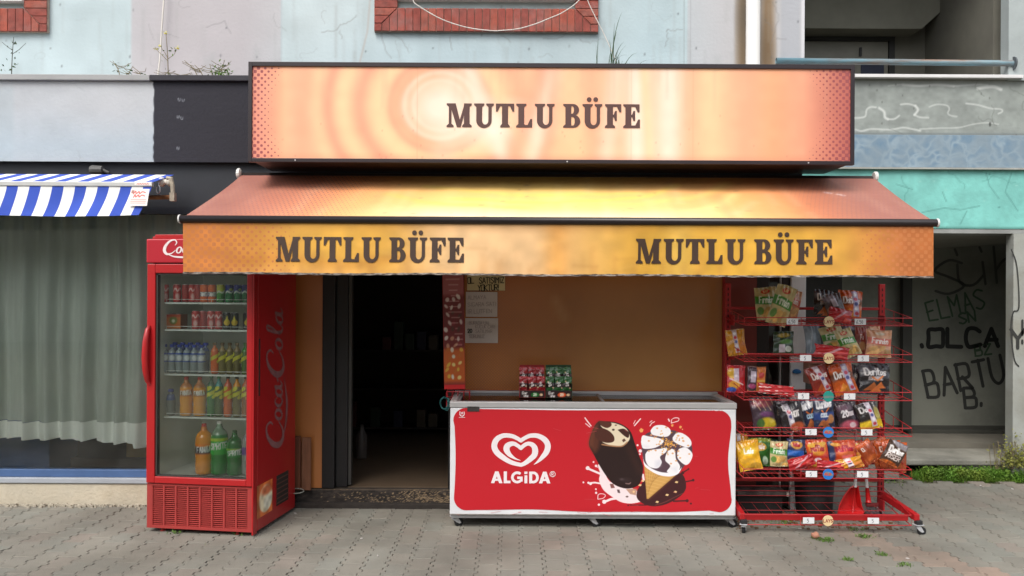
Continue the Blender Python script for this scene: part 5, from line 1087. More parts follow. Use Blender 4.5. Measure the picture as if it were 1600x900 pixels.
# ================================================================== BAGS (pillow packs) 
BAGM = M('bag_print', attr=True, rough=.24, var=.10, vs=14, bump=.5, bs=26, coat=.35)
def bag_mesh(w, h, p, puff=.28, back=(150,150,150), crumple=.012, seed=0):
    """sealed pillow bag: front, back, crimped seals; origin at its centre"""
    rs = random.Random(seed); nu, nv = p.nu, p.nv; mb = MB(); cs = []
    ph = [rs.uniform(0, 6.28) for _ in range(6)]; C = lin(np.clip(p.C, 0, 255)); bc = (*lin(back), 1)
    def pt(i, j, s):
        u, v = i/nu, j/nv
        e = max(0, math.sin(PI*min(max((v-.05)/.90, 0), 1))); q = max(0, math.sin(PI*u))
        t = w*puff*(e**.55)*(q**.6)
        wr_ = w*crumple*(math.sin(u*13+v*5+ph[0])+math.sin(v*17-u*6+ph[1])+.7*math.sin(u*31+ph[2]+v*3)*(1-e)*2)
        xw = w*(u-.5)*(1-.10*e*(1-abs(2*u-1)**2)-.05*e)+.02*w*math.sin(v*5+ph[3])
        cr = .0022*math.sin(i*PI)*0
        zz = h*(v-.5)+.012*h*math.sin(u*6+ph[4])*(1 if v > .5 else .6)
        return (xw, s*t*.5+wr_*(1 if 0 < i < nu else 0)+.03*w*math.sin(u*4+ph[5])*(1-e), zz)
    for j in range(nv+1):
        for i in range(nu+1): mb.v.append(pt(i, j, -1)); cs.append((*C[j, i], 1))
    n = nu+1
    for j in range(nv):
        for i in range(nu): a = j*n+i; mb.f.append((a, a+1, a+n+1, a+n))
    st = 5; b0 = len(mb.v); iu = list(range(0, nu+1, st)); jv = list(range(0, nv+1, st))
    if iu[-1] != nu: iu.append(nu)
    if jv[-1] != nv: jv.append(nv)
    for j in jv:
        for i in iu: x, y, z = pt(i, j, 1); mb.v.append((x, y+.0006, z)); cs.append(bc)
    m = len(iu)
    for j in range(len(jv)-1):
        for i in range(m-1): a = b0+j*m+i; mb.f.append((a, a+m, a+m+1, a+1))
    mb.c = cs; return mb
def promo(p, x, c=(206,190,206), rot=0):
    p.poly([(x-.1, .98), (x+.1, .98), (x+.1+rot, .1), (x-.1+rot, .1)], c, .95)
    for k in range(5): p.ell(x+rot*(1-k/4.6), .2+k*.16, .07, .06, [(190,40,60),(240,240,245),(60,70,130)][k % 3], .85)
def chips(p, a, y0=.06, y1=.36, col=(226,160,60), seed=1):
    rs = random.Random(seed)
    for _ in range(9): p.ell(rs.uniform(a*.2, a*.85), rs.uniform(y0, y1), .13, .075, tuple(np.array(col)*rs.uniform(.75, 1.12)), .95, rot=rs.uniform(-50, 50))
def tri(p, a, col=(206,110,40), y=.22):
    for x, y_, s_ in ((a*.4, y, .2), (a*.66, y+.04, .17), (a*.55, y-.08, .16)): p.poly([(x-s_, y_-s_*.6), (x+s_, y_-s_*.4), (x+.02, y_+s_*.8)], tuple(np.array(col)*random.uniform(.85, 1.1)))
def style(k, seed=0):
    a = .80; p = Paint(42, 54, a, (200,40,40)); seal = True
    if k == 'firin': 
        p.C[:] = (196,180,128); p.ell(a/2, .86, .17, .07, (196,60,40)); p.text('LAY', a/2, .84, .06, .025, (240,220,150)); p.poly([(0,.74),(a,.66),(a,.42),(0,.50)], (62,134,44)); p.text('Fırından', a/2, .535, .19, .032, (240,244,232), sx=.62, ang=-5, gap=1); chips(p, a, .08, .34, (222,176,100), seed); p.ell(.15, .28, .12, .12, (90,140,60), .9); bk = (190,178,140)
    elif k == 'salmon':
        p.C[:] = (206,150,112); p.ell(a/2, .86, .15, .06, (210,190,160)); p.poly([(0,.72),(a,.66),(a,.40),(0,.48)], (206,104,86)); p.text('Fırından', a/2, .52, .19, .032, (244,232,224), sx=.62, ang=-4, gap=1); chips(p, a, .06, .34, (226,180,120), seed); bk = (200,150,120)
    elif k == 'dor_orange':
        p.C[:] = (204,90,26); p.rect(-1, 2, .48, .72, (40,26,26), .55, soft=.1); p.text('Doritos', a/2, .54, .21, .042, (240,236,232), sx=.62, gap=1); tri(p, a, (226,140,50)); p.rect(-1, 2, .8, 1.1, (190,70,24), .6, soft=.1); bk = (190,84,30)
    elif k == 'dor_orange_promo': p, bk = style('dor_orange'); promo(p, .5, (190,180,214), .12)
    elif k == 'dor_red':
        p.C[:] = (140,40,26); p.text('Doritos', a/2, .55, .21, .042, (236,226,222), sx=.62, gap=1); tri(p, a, (206,96,40)); promo(p, .38, (212,196,210), .16); bk = (130,44,30)
    elif k == 'dor_black':
        p.C[:] = (40,34,38); p.ell(.15, .8, .2, .1, (150,150,158), .6, soft=.15); p.text('Doritos', a/2, .62, .21, .042, (236,232,230), sx=.62, gap=1); p.text('EXTREME', a/2, .47, .09, .035, (200,190,190), sx=.6); tri(p, a, (206,112,54), .24); p.line([(.3,.55),(.45,.44),(.6,.58)], .05, (230,120,40), .9); bk = (40,36,40)
    elif k == 'dor_shot':
        p.C[:] = (38,32,36); promo(p, .26, (206,196,208), .1); p.text('HOT', .52, .5, .16, .055, (236,232,230), sx=.6); p.ell(.5, .16, .24, .15, (186,86,50), .95, soft=.06); p.ell(.42, .12, .1, .06, (214,150,120), .9); p.text('D', .2, .75, .14, .05, (230,226,226)); bk = (36,32,36)
    elif k == 'dor_navy':
        p.C[:] = (34,42,70); p.text('Doritos', a/2, .66, .22, .065, (238,238,240), sx=.6, gap=1, ang=4); p.line([(.28,.58),(.4,.46),(.58,.64)], .05, (228,120,50), .95); p.text('COOL', a/2, .38, .1, .04, (170,200,220), sx=.8); tri(p, a, (196,110,60), .2); p.ell(.1, .9, .3, .12, (140,140,150), .5, soft=.15); bk = (40,44,70)
    elif k == 'dor_blue': p, bk = style('dor_navy'); p.rect(-1, 2, .28, .52, (44,74,150), .75, soft=.06); p.text('COOL', a/2, .38, .1, .04, (220,230,240), sx=.8); p.ell(.66, .3, .12, .14, (206,140,80), .9, soft=.05)
    elif k == 'dor_pink':
        p.C[:] = (52,40,48); p.ell(.3, .8, .26, .12, (160,120,140), .6, soft=.12); p.ell(a/2, .2, .34, .16, (200,90,110), .9, soft=.08); p.ell(.5, .18, .12, .1, (240,220,226), .9, soft=.04); p.text('20', .3, .5, .2, .055, (236,230,232)); p.rect(.42, .66, .5, .66, (226,216,220), .9); bk = (60,44,52)
    elif k == 'dor_yellow':
        p.C[:] = (44,38,38); p.rect(-1, 2, -.1, .34, (226,190,40), 1, soft=.08); p.text('Do', .25, .66, .18, .055, (230,226,226)); promo(p, .45, (222,206,220), .06); p.ell(.7, .55, .1, .25, (206,190,90), .8, soft=.05); bk = (60,50,40)
    elif k == 'lays_yellow':
        p.C[:] = (230,172,30); p.ell(a/2, .62, .3, .15, (236,200,60), .8, soft=.05); p.text("Lay's", a/2, .56, .15, .05, (250,246,236), sx=.8, gap=1); chips(p, a, .06, .34, (232,176,54), seed); p.rect(-1, 2, .88, 1.1, (206,140,30), .7); bk = (220,160,40)
    elif k == 'lays_green':
        p.C[:] = (52,108,44); p.rect(-1, 2, .86, 1.1, (176,170,60), .7, soft=.06); p.ell(a/2, .68, .26, .15, (206,160,60)); p.text("Lay's", a/2, .62, .15, .05, (240,220,210), sx=.8, gap=1); p.ell(.58, .2, .1, .16, (190,214,190), .95); p.ell(.3, .25, .18, .12, (40,90,50), .9); bk = (60,110,50)
    elif k == 'green_dark':
        p.C[:] = (38,60,38); p.ell(.4, .82, .26, .1, (180,150,60), .9, soft=.05); p.rect(.2, .45, .1, .45, (216,200,212), .9); p.ell(.58, .24, .14, .13, (210,214,206), .95); p.ell(.5, .55, .3, .1, (90,140,60), .8, soft=.05); bk = (40,60,40)
    elif k == 'ruf_blue':
        p.C[:] = (48,52,92); p.ell(a/2, .78, .28, .16, (206,150,70)); p.text('Ruffles', a/2, .73, .12, .04, (180,40,50), sx=.6, gap=1); p.rect(-1, 2, .34, .56, (36,96,180), .95, soft=.05); p.ell(.4, .16, .3, .12, (222,180,130), .95, soft=.04); bk = (50,56,96)
    elif k == 'ruf_red':
        p.C[:] = (204,66,34); p.ell(a/2, .68, .34, .24, (230,160,60), .9, soft=.08); p.text('Ruffles', a/2, .6, .19, .04, (170,26,44), sx=.62, gap=1); p.ell(.2, .8, .14, .08, (232,176,60)); p.ell(.62, .84, .14, .07, (232,176,60)); p.ell(.35, .3, .14, .08, (240,222,228), .95); p.ell(.6, .18, .2, .1, (222,90,60), .9); p.ell(.3, .14, .16, .08, (226,170,60)); p.rect(-1, 2, .36, .42, (180,30,50), .7, soft=.05); bk = (190,60,40)
    elif k == 'ruf_wide': 
        p.C[:] = (206,74,36); p.rect(-.1, .16, -.1, 1.1, (40,58,104), .95, soft=.06); p.ell(.48, .62, .28, .26, (226,120,70), .9, soft=.08); p.text('Ruffles', .46, .6, .19, .04, (176,26,60), sx=.62, gap=1); p.rect(.34, .68, .36, .46, (232,110,110), .9); p.ell(.22, .85, .13, .07, (226,160,60)); p.ell(.3, .2, .2, .08, (222,166,50)); p.ell(.6, .15, .2, .08, (232,150,60)); bk = (196,70,40)
    elif k == 'red_yellow':
        p.C[:] = (196,40,48); p.ell(.2, .7, .2, .2, (230,190,60), .9, soft=.06); p.rect(.28, .52, .4, .88, (210,196,214), .95); p.ell(.3, .28, .26, .16, (226,170,60), .9, soft=.05); p.ell(.2, .1, .2, .1, (40,80,170), .95); p.line([(.1,.5),(.7,.3)], .05, (240,230,220), .8); bk = (180,40,50)
    elif k == 'orange_purple':
        p.C[:] = (214,120,48); p.rect(-.1, .38, -.1, 1.1, (60,44,60), .95, soft=.04); p.rect(.12, .34, .35, .8, (214,200,218), .9); p.ell(.2, .2, .16, .1, (170,60,110), .9); p.ell(.6, .65, .14, .12, (190,50,60), .8); p.line([(.42,.42),(.78,.42)], .05, (230,190,60), .9); bk = (200,110,50)
    elif k == 'yellow_bag':
        p.C[:] = (206,140,30); promo(p, .36, (216,196,206), .05); p.ell(.66, .3, .16, .24, (190,104,30), .8, soft=.06); p.line([(.02,.98),(.2,.7)], .05, (230,180,60), .7); bk = (196,130,40)
    elif k == 'red_flat':
        p.C[:] = (176,30,36); p.ell(.5, .5, .24, .12, (206,60,50), .9, soft=.05); p.line([(.2,.2),(.6,.85)], .1, (214,190,200), .7); p.poly([(.5,.1),(.75,.2),(.55,.4)], (220,90,80)); bk = (150,30,30)
    elif k == 'redbrown':
        p.C[:] = (140,56,44); p.ell(.4, .3, .26, .16, (200,150,100), .9, soft=.05); p.text('Fı', .4, .55, .16, .05, (226,200,190)); bk = (130,60,44)
    elif k == 'dark':
        p.C[:] = (62,52,58); p.text('SOS', .4, .4, .14, .04, (150,130,110), sx=.7, ang=80); p.ell(.4, .85, .2, .08, (150,120,140), .7, soft=.05); bk = (60,50,56)
    elif k == 'cerezza':
        p.C[:] = (66,50,50); p.ell(.3, .84, .3, .12, (170,165,180), .8, soft=.1); p.rect(.3, .55, .5, .8, (216,206,220), .8); p.text('CE', .3, .2, .14, .05, (236,226,220)); p.ell(.15, .4, .15, .14, (150,80,40), .9, soft=.05); bk = (60,48,46)
    elif k == 'purple_green':
        p.C[:] = (70,52,64); p.ell(.4, .8, .36, .12, (190,90,100), .8, soft=.08); 
        for q in range(4): p.line([(.1+q*.2,.95),(.3+q*.2,.6)], .03, (226,190,150), .8)
        p.ell(.5, .2, .3, .18, (200,176,40), .95, soft=.06); p.ell(.25, .2, .14, .14, (60,104,50), .9, soft=.04); p.ell(.5, .48, .24, .08, (110,60,110), .9, soft=.04); bk = (70,56,66)
    elif k == 'tren':
        p.C[:] = (70,48,36); p.poly([(.05,1.0),(.8,1.0),(.8,.74),(.3,.78)], (160,156,164), .85, soft=.05); p.text('Doritos', a/2, .52, .22, .07, (244,240,238), sx=.62, gap=1, ang=2); p.text('RISER', a/2, .26, .19, .04, (240,230,226), sx=.72); p.ell(a/2, .06, .3, .1, (222,110,40), .95, soft=.05); bk = (206,96,40)
    elif k == 'dor_side':
        p.C[:] = (200,88,34); p.rect(-1, 2, -.1, .8, (140,58,26), .8, soft=.1); p.text('O', .2, .62, .14, .045, (226,210,200)); p.ell(.4, .2, .3, .12, (206,110,50), .7, soft=.1); bk = (206,100,44)
    elif k == 'peanut':
        p.C[:] = (190,36,40); rs = random.Random(4)
        for _ in range(26): p.ell(rs.uniform(0, a), rs.uniform(.05, .95), .05, .04, rs.choice([(226,180,170), (206,60,60), (240,226,220), (150,24,30)]), .9, rot=rs.uniform(0, 90))
        bk = (200,190,180)
    elif k == 'clear': p.C[:] = (130,146,160); p.ell(.3, .5, .25, .3, (160,176,190), .6, soft=.2); p.line([(.2,.1),(.4,.9)], .04, (190,200,210), .7, sm=False); bk = (120,136,150)
    elif k == 'skit_red':
        p.C[:] = (150,24,32); p.rect(-1, 2, .2, .5, (44,20,22), .85, soft=.06); p.text('Do', .4, .45, .12, .04, (230,220,220), ang=8); p.text('uns', .4, .27, .15, .05, (236,226,222), ang=12); p.ell(.12, .2, .08, .07, (220,190,150), .9); p.ell(.7, .3, .07, .07, (220,190,150), .9); p.rect(-1, 2, .8, 1.1, (180,30,40), .8); bk = (140,26,30)
    elif k == 'skit_green':
        p.C[:] = (36,90,38); p.rect(-1, 2, .2, .52, (46,26,26), .9, soft=.06); p.text('Dor', .4, .45, .12, .04, (230,226,220), ang=8); p.text('uns', .4, .27, .15, .05, (236,230,222), ang=12); p.ell(.2, .62, .07, .06, (220,190,150), .9); p.ell(.65, .16, .08, .07, (220,180,150), .9); bk = (36,80,36)
    else: raise KeyError(k)
    for e in (.02, .98): p.rect(-1, 2, e-.02, e+.02, tuple(np.clip(p.C[2 if e < .5 else -3, 20]*.8+20, 0, 255)), .6)
    p.noise(.07, 5); return p, bk
def bag(k, label, px, py, w, h, tilt, Y, group, cat='snack bag', lean=-8, turn=0, puff=.3, seed=None, name='snack_bag'):
    """w, h, px, py as seen in the photograph (1600 wide) at distance Y"""
    sd_ = seed if seed is not None else int(px+py); random.seed(sd_); p, bk = style(k, sd_)
    s = Y/F; o = bpy.data.objects.new(name, to_mesh(name, bag_mesh(w*s*1.05, h*s*1.02, p, puff, bk, seed=sd_), BAGM, True)); link(o)
    x, z = at(px, py, Y); o.location = (x, Y, z)
    o.rotation_euler = (R(lean), R(tilt), R(turn)); return tag(o, label, cat, group)
# ================================================================== SNACK RACK
RF, RB = 5.60, 6.03      # front rails and back posts
rk = thing('snack_rack', 'red wire snack rack on casters with five sloping shelves at the right of the freezer', 'rack', (2.14, 5.9, 0))
lpx, rpx = at(1137, 600, RB)[0], at(1378, 600, RB)[0]; rx0, rx1 = at(1163, 600, RF)[0], at(1425, 600, RF)[0]
for x in (lpx, rpx):
    b = MB(); b.box(x-.021, x+.021, RB, RB+.028, .09, 1.695)
    o = obj('post', b, RED, rk, bevel=.003)
    s = MB()
    for i in range(38): z = .2+i*.039; s.box(x-.004, x+.004, RB-.0012, RB+.001, z, z+.02)
    obj('slots', s, M('slot_shadow', (52,12,14), .8), o)
b = MB(); b.box(lpx+.021, rpx-.021, RB+.004, RB+.022, 1.505, 1.525); obj('cross_bar', b, RED, rk, bevel=.002)
b = MB(); b.box(lpx+.021, rpx-.021, RB-.004, RB+.022, .262, .285); obj('cross_bar', b, RED, rk, bevel=.002)
def zat(py): return EYE-(py-457+4)*RF/F
TAGM = M('price_card', (220,220,222), .6, var=.05); INK = M('grey_ink', (96,98,110), .7)
DISC = {'cream': M('cream_disc', (226,200,152), .5), 'teal': M('teal_disc', (30,140,128), .5), 'blue': M('blue_disc', (36,116,196), .5)}
def disc(px, zc, kind, txt):
    x = at(px, 600, RF)[0]; b = MB(); b.lathe([(0,-.002),(.036,-.002),(.0365,0),(0,0)], 28, (x, RF-.008, zc), 'y'); o = obj('round_badge', b, DISC[kind], sh)
    o['label'] = kind+' round brand badge'
    def T(a, b_): return (a, RF-.0108, b_)
    if kind == 'blue':
        flat('badge_print', ribbon([(x-.026, zc-.002, .012), (x-.012, zc+.008, .02), (x, zc+.004, .024), (x+.014, zc-.001, .02), (x+.026, zc-.005, .012)]), T, M('white_print2', (226,214,220), .5), o)
        word('badge_print', 'RUF', x, zc-.008, .015, .0035, lambda a, b_: (a, RF-.0114, b_), M('badge_red', (206,60,50), .5), o, sx=1.1, center=True)
    else:
        word('badge_print', txt, x, zc-.010, .02 if kind == 'cream' else .012, .0045 if kind == 'cream' else .003, T, M('badge_brown', (150,60,46), .5) if kind == 'cream' else M('white_print2'), o, sx=.85, center=True)
def card(px, zc, txt):
    x = at(px, 600, RF)[0]; o = obj('price_tag', MB().box(x-.038, x+.038, RF-.0075, RF-.0055, zc-.020, zc+.021), TAGM, sh)
    word('price', txt, x-.005, zc-.012, .022, .003, lambda a, b_: (a, RF-.0085, b_), INK, o, sx=.8, center=True)
levels = [(490, 502, 'cream', "LAYS", [(1237,'6,50'), (1343,'6,50')]), (547, 559, 'cream', 'LAYS', [(1258,'5'), (1348,'5')]), (606, 619, 'teal', 'DORITOS', [(1255,'5'), (1327,'5')]),
          (662, 675, 'blue', '', [(1267,'5'), (1354,'5')]), (727, 741, 'blue', '', [(1268,'5'), (1348,'5')])]
shelfz = []
def wire_shelf(zt, zb, zk, dz_back, n=26):
    """front frame, side arms rising to the post, floor wires"""
    b = MB(); r_ = .0032
    b.tube([(rx0, RF, zt), (rx1, RF, zt), (rx1+.004, RF+.004, zb), (rx0-.004, RF+.004, zb), (rx0, RF, zt)], r_, 6)
    for x, xb in ((rx0, lpx-.015), (rx1, rpx+.02)):
        b.tube([(x, RF, zt), (xb, RB, zt+dz_back+.03)], r_*.8, 6); b.tube([(x, RF+.004, zb), (xb, RB, zb+dz_back)], r_, 6)
        for t in (.33, .66): b.tube([(x+(xb-x)*t, RF+(RB-RF)*t, zb+dz_back*t), (x+(xb-x)*t, RF+(RB-RF)*t, zt+(dz_back+.03)*t)], r_*.7, 5)
    for x in (rx0+(rx1-rx0)*.34,): b.tube([(x, RF-.001, zt), (x, RF-.001, zb)], r_*.8, 5)
    for i in range(n+1):
        t = i/n; b.tube([(rx0+(rx1-rx0)*t, RF+.004, zb+.001), (lpx+(rpx-lpx)*t, RB-.01, zb+dz_back)], .0013, 4, False)
    for t in (.3, .62, .97): y = RF+(RB-RF)*t; b.tube([(rx0+(lpx-rx0)*t, y, zb+dz_back*t-.002), (rx1+(rpx-rx1)*t, y, zb+dz_back*t-.002)], .002, 5, False)
    for x in (lpx, rpx): b.box(x-.004+(.02 if x == lpx else -.02), x+.004+(.02 if x == lpx else -.02), RB-.09, RB, zb+dz_back-.045, zb+dz_back+.03)
    return obj('wire_shelf', b, REDW, rk)
for t_, b_, kind, txt, cards in levels:
    zt, zb = zat(t_), zat(b_); sh = wire_shelf(zt, zb, 0, .028); shelfz.append((zt, zb))
    disc(1294, (zt+zb)/2, kind, txt)
    for px_, tx in cards: card(px_, (zt+zb)/2, tx)
    r_ = MB(); r_.box(lpx+.021, rpx-.021, RB-.004, RB+.004, zb+.008, zb+.020); obj('back_rail', r_, RED, sh)
# base
zt, zb = zat(799), zat(814)
sh = wire_shelf(zt+.005, zb, 0, .05, 13)
b = MB(); b.box(rx0+.01, rx1-.01, RF+.02, RF+.045, zat(808), zat(799)); obj('base_bar', b, RED, rk, bevel=.003)
for (xa, xb) in ((rx0-.005, lpx), (rx1+.04, rpx)):
    b = MB(); b.add([(xa-.018, RF-.0, .095), (xa+.018, RF, .095), (xa+.018, RF, .14), (xa-.018, RF, .14), (xb-.018, RB+.02, .15), (xb+.018, RB+.02, .15), (xb+.018, RB+.02, .20), (xb-.018, RB+.02, .20)], [(0,1,2,3),(7,6,5,4),(0,4,5,1),(1,5,6,2),(2,6,7,3),(3,7,4,0)]); obj('base_arm', b, RED, rk, bevel=.004)
for z in (.165, .20, .235): sh2 = MB().tube([(lpx, RB-.03, z), (rpx, RB-.03, z)], .0028, 6); obj('back_wire', sh2, REDW, rk)
disc(1294, (zt+zb)/2, 'cream', 'LAYS'); card(1264, (zt+zb)/2, '5'); card(1365, (zt+zb)/2, '5')
for x, y, rt in ((rx0+.0, RF+.0, 1.25), (rx1+.048, RF+.0, .1), (lpx+.01, RB+.02, .8), (rpx, RB+.02, 1.0)):
    obj('caster_block', MB().box(x-.021, x+.021, y-.02, y+.02, .072, .102), M('black_plastic', (36,36,38), .6), rk, bevel=.004); caster(rk, x, y, .074, 1.12, rt)
# ---- bags on the rack (places and sizes as in the photograph)
GR = 'snack bags on the red rack'
def B(k, label, px, py, w, h, tilt=0, Y=5.78, **kw): return bag(k, label, px, py, w, h, tilt, Y, GR, **kw)
B('salmon', 'red and salmon bag showing behind the two green bags on the top rack shelf', 1236, 474, 28, 44, 14, 5.95)
B('firin', 'green crisp bag standing at the far left of the top rack shelf', 1197, 474, 33, 50, -4, 5.86)
B('firin', 'green crisp bag tipped forward over the front of the top rack shelf', 1221, 477, 31, 62, 17, 5.72, lean=8)
B('dor_black', 'black tortilla chip bag on the top rack shelf', 1288, 475, 32, 44, 6, 5.86)
B('dor_orange_promo', 'orange tortilla chip bag with a lilac strip on the top rack shelf', 1328, 476, 36, 44, 6, 5.88)
B('red_flat', 'small red bag lying against the rail of the top rack shelf', 1313, 493, 36, 22, 12, 5.72)
B('cerezza', 'dark brown bag leaning left of the black bag on the top rack shelf', 1304, 480, 28, 42, -14, 5.80)
B('yellow_bag', 'yellow bag with pink strip alone at the left end of the second rack shelf', 1150, 535, 29, 40, -6, 5.86)
B('green_dark', 'dark green bag with a white dip picture on the second rack shelf', 1224, 536, 31, 36, 0, 5.84)
B('clear', 'pale blue clear plastic bag behind the second rack shelf', 1270, 530, 24, 46, -6, 5.96)
B('firin', 'olive crisp bag leaning left behind the tilted green one on the second rack shelf', 1302, 530, 34, 42, -16, 5.92)
B('dark', 'dark bag tucked behind the green bags on the second rack shelf', 1325, 523, 26, 32, 5, 5.97)
B('redbrown', 'narrow red-brown bag between green and salmon bags on the second rack shelf', 1346, 532, 20, 42, 2, 5.90)
B('firin', 'bright green crisp bag tilted left on the second rack shelf', 1325, 536, 26, 44, -22, 5.80)
B('salmon', 'salmon bag half hidden behind the front salmon one on the second rack shelf', 1361, 531, 32, 42, -6, 5.92)
B('salmon', 'front salmon crisp bag at the right end of the second rack shelf', 1373, 537, 38, 42, 3, 5.80)
B('red_flat', 'red bag lying flat at the front of the second rack shelf', 1299, 550, 52, 20, 8, 5.72)
B('red_yellow', 'red and yellow bag at the left end of the third rack shelf', 1150, 592, 28, 42, 4, 5.86)
B('orange_purple', 'orange bag with dark left half on the third rack shelf', 1182, 592, 28, 38, 2, 5.84)
B('peanut', 'flat red peanut packet lying on the third rack shelf', 1213, 609, 54, 15, 6, 5.74, puff=.15)
B('dor_red', 'dark red tortilla chip bag tilted left on the third rack shelf', 1281, 593, 33, 44, -20, 5.84)
B('dor_side', 'brown bag seen edge-on between the two tortilla chip bags on the third rack shelf', 1300, 586, 30, 36, 4, 5.95)
B('dor_orange_promo', 'orange-brown tortilla chip bag tilted left on the third rack shelf', 1317, 592, 36, 48, -12, 5.82)
B('dark', 'narrow dark bag left of the black tortilla chip bag on the third rack shelf', 1340, 592, 22, 42, 8, 5.90)
B('dor_black', 'large black tortilla chip bag with orange chips on the third rack shelf', 1365, 592, 48, 48, 3, 5.84)
B('purple_green', 'purple and yellow-green bag at the left end of the fourth rack shelf', 1192, 646, 35, 50, -5, 5.86)
B('dark', 'dark bag behind the black pink-strip bag on the fourth rack shelf', 1222, 644, 26, 42, -6, 5.95)
B('dor_shot', 'black black bag with pink strip, tilted left on the fourth rack shelf', 1237, 651, 36, 46, -14, 5.82)
B('dor_navy', 'navy tortilla chip bag, the left one of two on the fourth rack shelf', 1265, 646, 36, 50, -14, 5.86)
B('dor_blue', 'blue and navy tortilla chip bag, the right one of two on the fourth rack shelf', 1287, 645, 32, 48, -3, 5.82)
B('dor_pink', 'black bag with pink front marked 20 on the fourth rack shelf', 1324, 650, 32, 44, -13, 5.84)
B('dark', 'small dark bag behind the pink-fronted bag on the fourth rack shelf', 1308, 645, 22, 40, -6, 5.95)
B('dor_yellow', 'black and yellow bag at the right end of the fourth rack shelf', 1357, 650, 34, 42, -14, 5.82)
B('redbrown', 'dark red bag behind the black and yellow bag on the fourth rack shelf', 1345, 645, 26, 40, -4, 5.95)
B('yellow_bag', 'ochre bag behind the yellow crisps at the left of the fifth rack shelf', 1155, 700, 26, 44, 2, 5.96)
B('lays_green', "green crisp bag on the fifth rack shelf", 1187, 706, 34, 42, 2, 5.88)
B('lays_yellow', "bright yellow crisp bag at the left end of the fifth rack shelf", 1170, 711, 34, 46, -10, 5.76)
B('green_dark', "dark green bag between two lighter green bags on the fifth rack shelf", 1203, 705, 24, 38, 4, 5.94)
B('firin', 'beige and green crisp bag just left of the blue bag, fifth rack shelf', 1217, 709, 27, 38, 2, 5.80)
B('ruf_blue', 'blue crisp bag on the fifth rack shelf', 1243, 706, 27, 38, 4, 5.82)
B('dor_navy', 'navy bag behind the red crisp bags on the fifth rack shelf', 1262, 702, 30, 34, -4, 5.96)
B('red_flat', 'red bag lying crossways in front of the blue crisp bag', 1252, 722, 40, 18, -18, 5.74)
B('ruf_red', 'red crisp bag, narrow and upright left of the blue disc', 1277, 709, 33, 44, -6, 5.82)
B('ruf_wide', 'wide orange and red crisp bag with blue edge on the fifth rack shelf', 1315, 709, 44, 42, -2, 5.84)
B('ruf_red', 'red crisp bag tilted left behind the wide one on the fifth rack shelf', 1337, 711, 30, 42, -12, 5.90)
B('yellow_bag', 'yellow-orange bag lying low in front of the wide orange crisp bag', 1327, 724, 40, 17, -12, 5.72)
B('red_flat', 'pinkish red bag lying low by the blue disc of the fifth rack shelf', 1300, 727, 46, 13, 6, 5.71, puff=.2)
B('dor_side', 'orange bag upside down against the broom stick on the fifth rack shelf', 1356, 706, 24, 34, -34, 5.76)
for i, (px_, py_, t_) in enumerate(((1376, 708, -16), (1385, 710, -10), (1394, 712, -2), (1402, 714, 6))):
    B('dor_side', '%s of four overlapping orange chip bags at the lower right of the rack' % ['leftmost', 'second from left', 'third from left', 'rightmost'][i], px_, py_, 28, 46, t_, 5.92-.035*i, seed=11+i)
B('tren', 'brown chip bag leaning far to the right over the fifth rack shelf', 1397, 708, 32, 38, 24, 5.70, lean=6)
# ================================================================== SACHET DISPLAYS ON THE FREEZER
def sachet_box(px0, px1, py_top, kind, label, board, hdr):
    Y = 5.95; x0, z1 = at(px0, py_top, Y); x1, _ = at(px1, 600, Y); zb = zt1+.0015
    t = thing('sachet_display', label, 'display', ((x0+x1)/2, Y, zb), 0, 'sachet displays on the freezer')
    b = MB(); b.box(x0, x1, Y+.055, Y+.058, zb+.006, z1); obj('back_card', b, board, t)
    b = MB(); b.box(x0, x1, Y-.045, Y+.058, zb, zb+.005); b.box(x0, x1, Y-.048, Y-.045, zb, zb+.052); b.box(x0-.002, x0, Y-.048, Y+.058, zb, zb+.1); b.box(x1, x1+.002, Y-.048, Y+.058, zb, zb+.1); obj('tray', b, board, t)
    pt_ = Paint(40, 12, 3.6, (44,24,26)); pt_.text('Dor', .7, .5, .35, .1, (230,226,220), sx=.9); pt_.text('uns', .9, .1, .35, .1, (236,230,226), sx=.9); pt_.ell(2.2, .4, .6, .34, hdr); pt_.text('20', 2.2, .25, .35, .1, (240,240,220)); pt_.ell(3.1, .4, .25, .2, (224,190,150))
    plane('tray_print', pt_, x0+.002, x1-.002, zb+.002, zb+.05, Y-.0492, PRINT, t)
    pt_ = Paint(40, 14, 3.2, tuple(board_c[kind])); pt_.text('Dor', 1.6, .5, .3, .09, (226,210,200), sx=.9, ang=4); pt_.text('uns', 1.7, .12, .34, .1, (236,224,214), sx=.9, ang=4); pt_.ell(.6, .3, .2, .2, (220,180,150)); pt_.ell(2.7, .6, .2, .2, (220,190,150))
    plane('back_card_print', pt_, x0+.003, x1-.003, z1-.062, z1-.004, Y+.0545, PRINT, t)
    return x0, x1, zb, Y
board_c = {'r': (150,24,30), 'g': (34,66,38)}
PK = {}
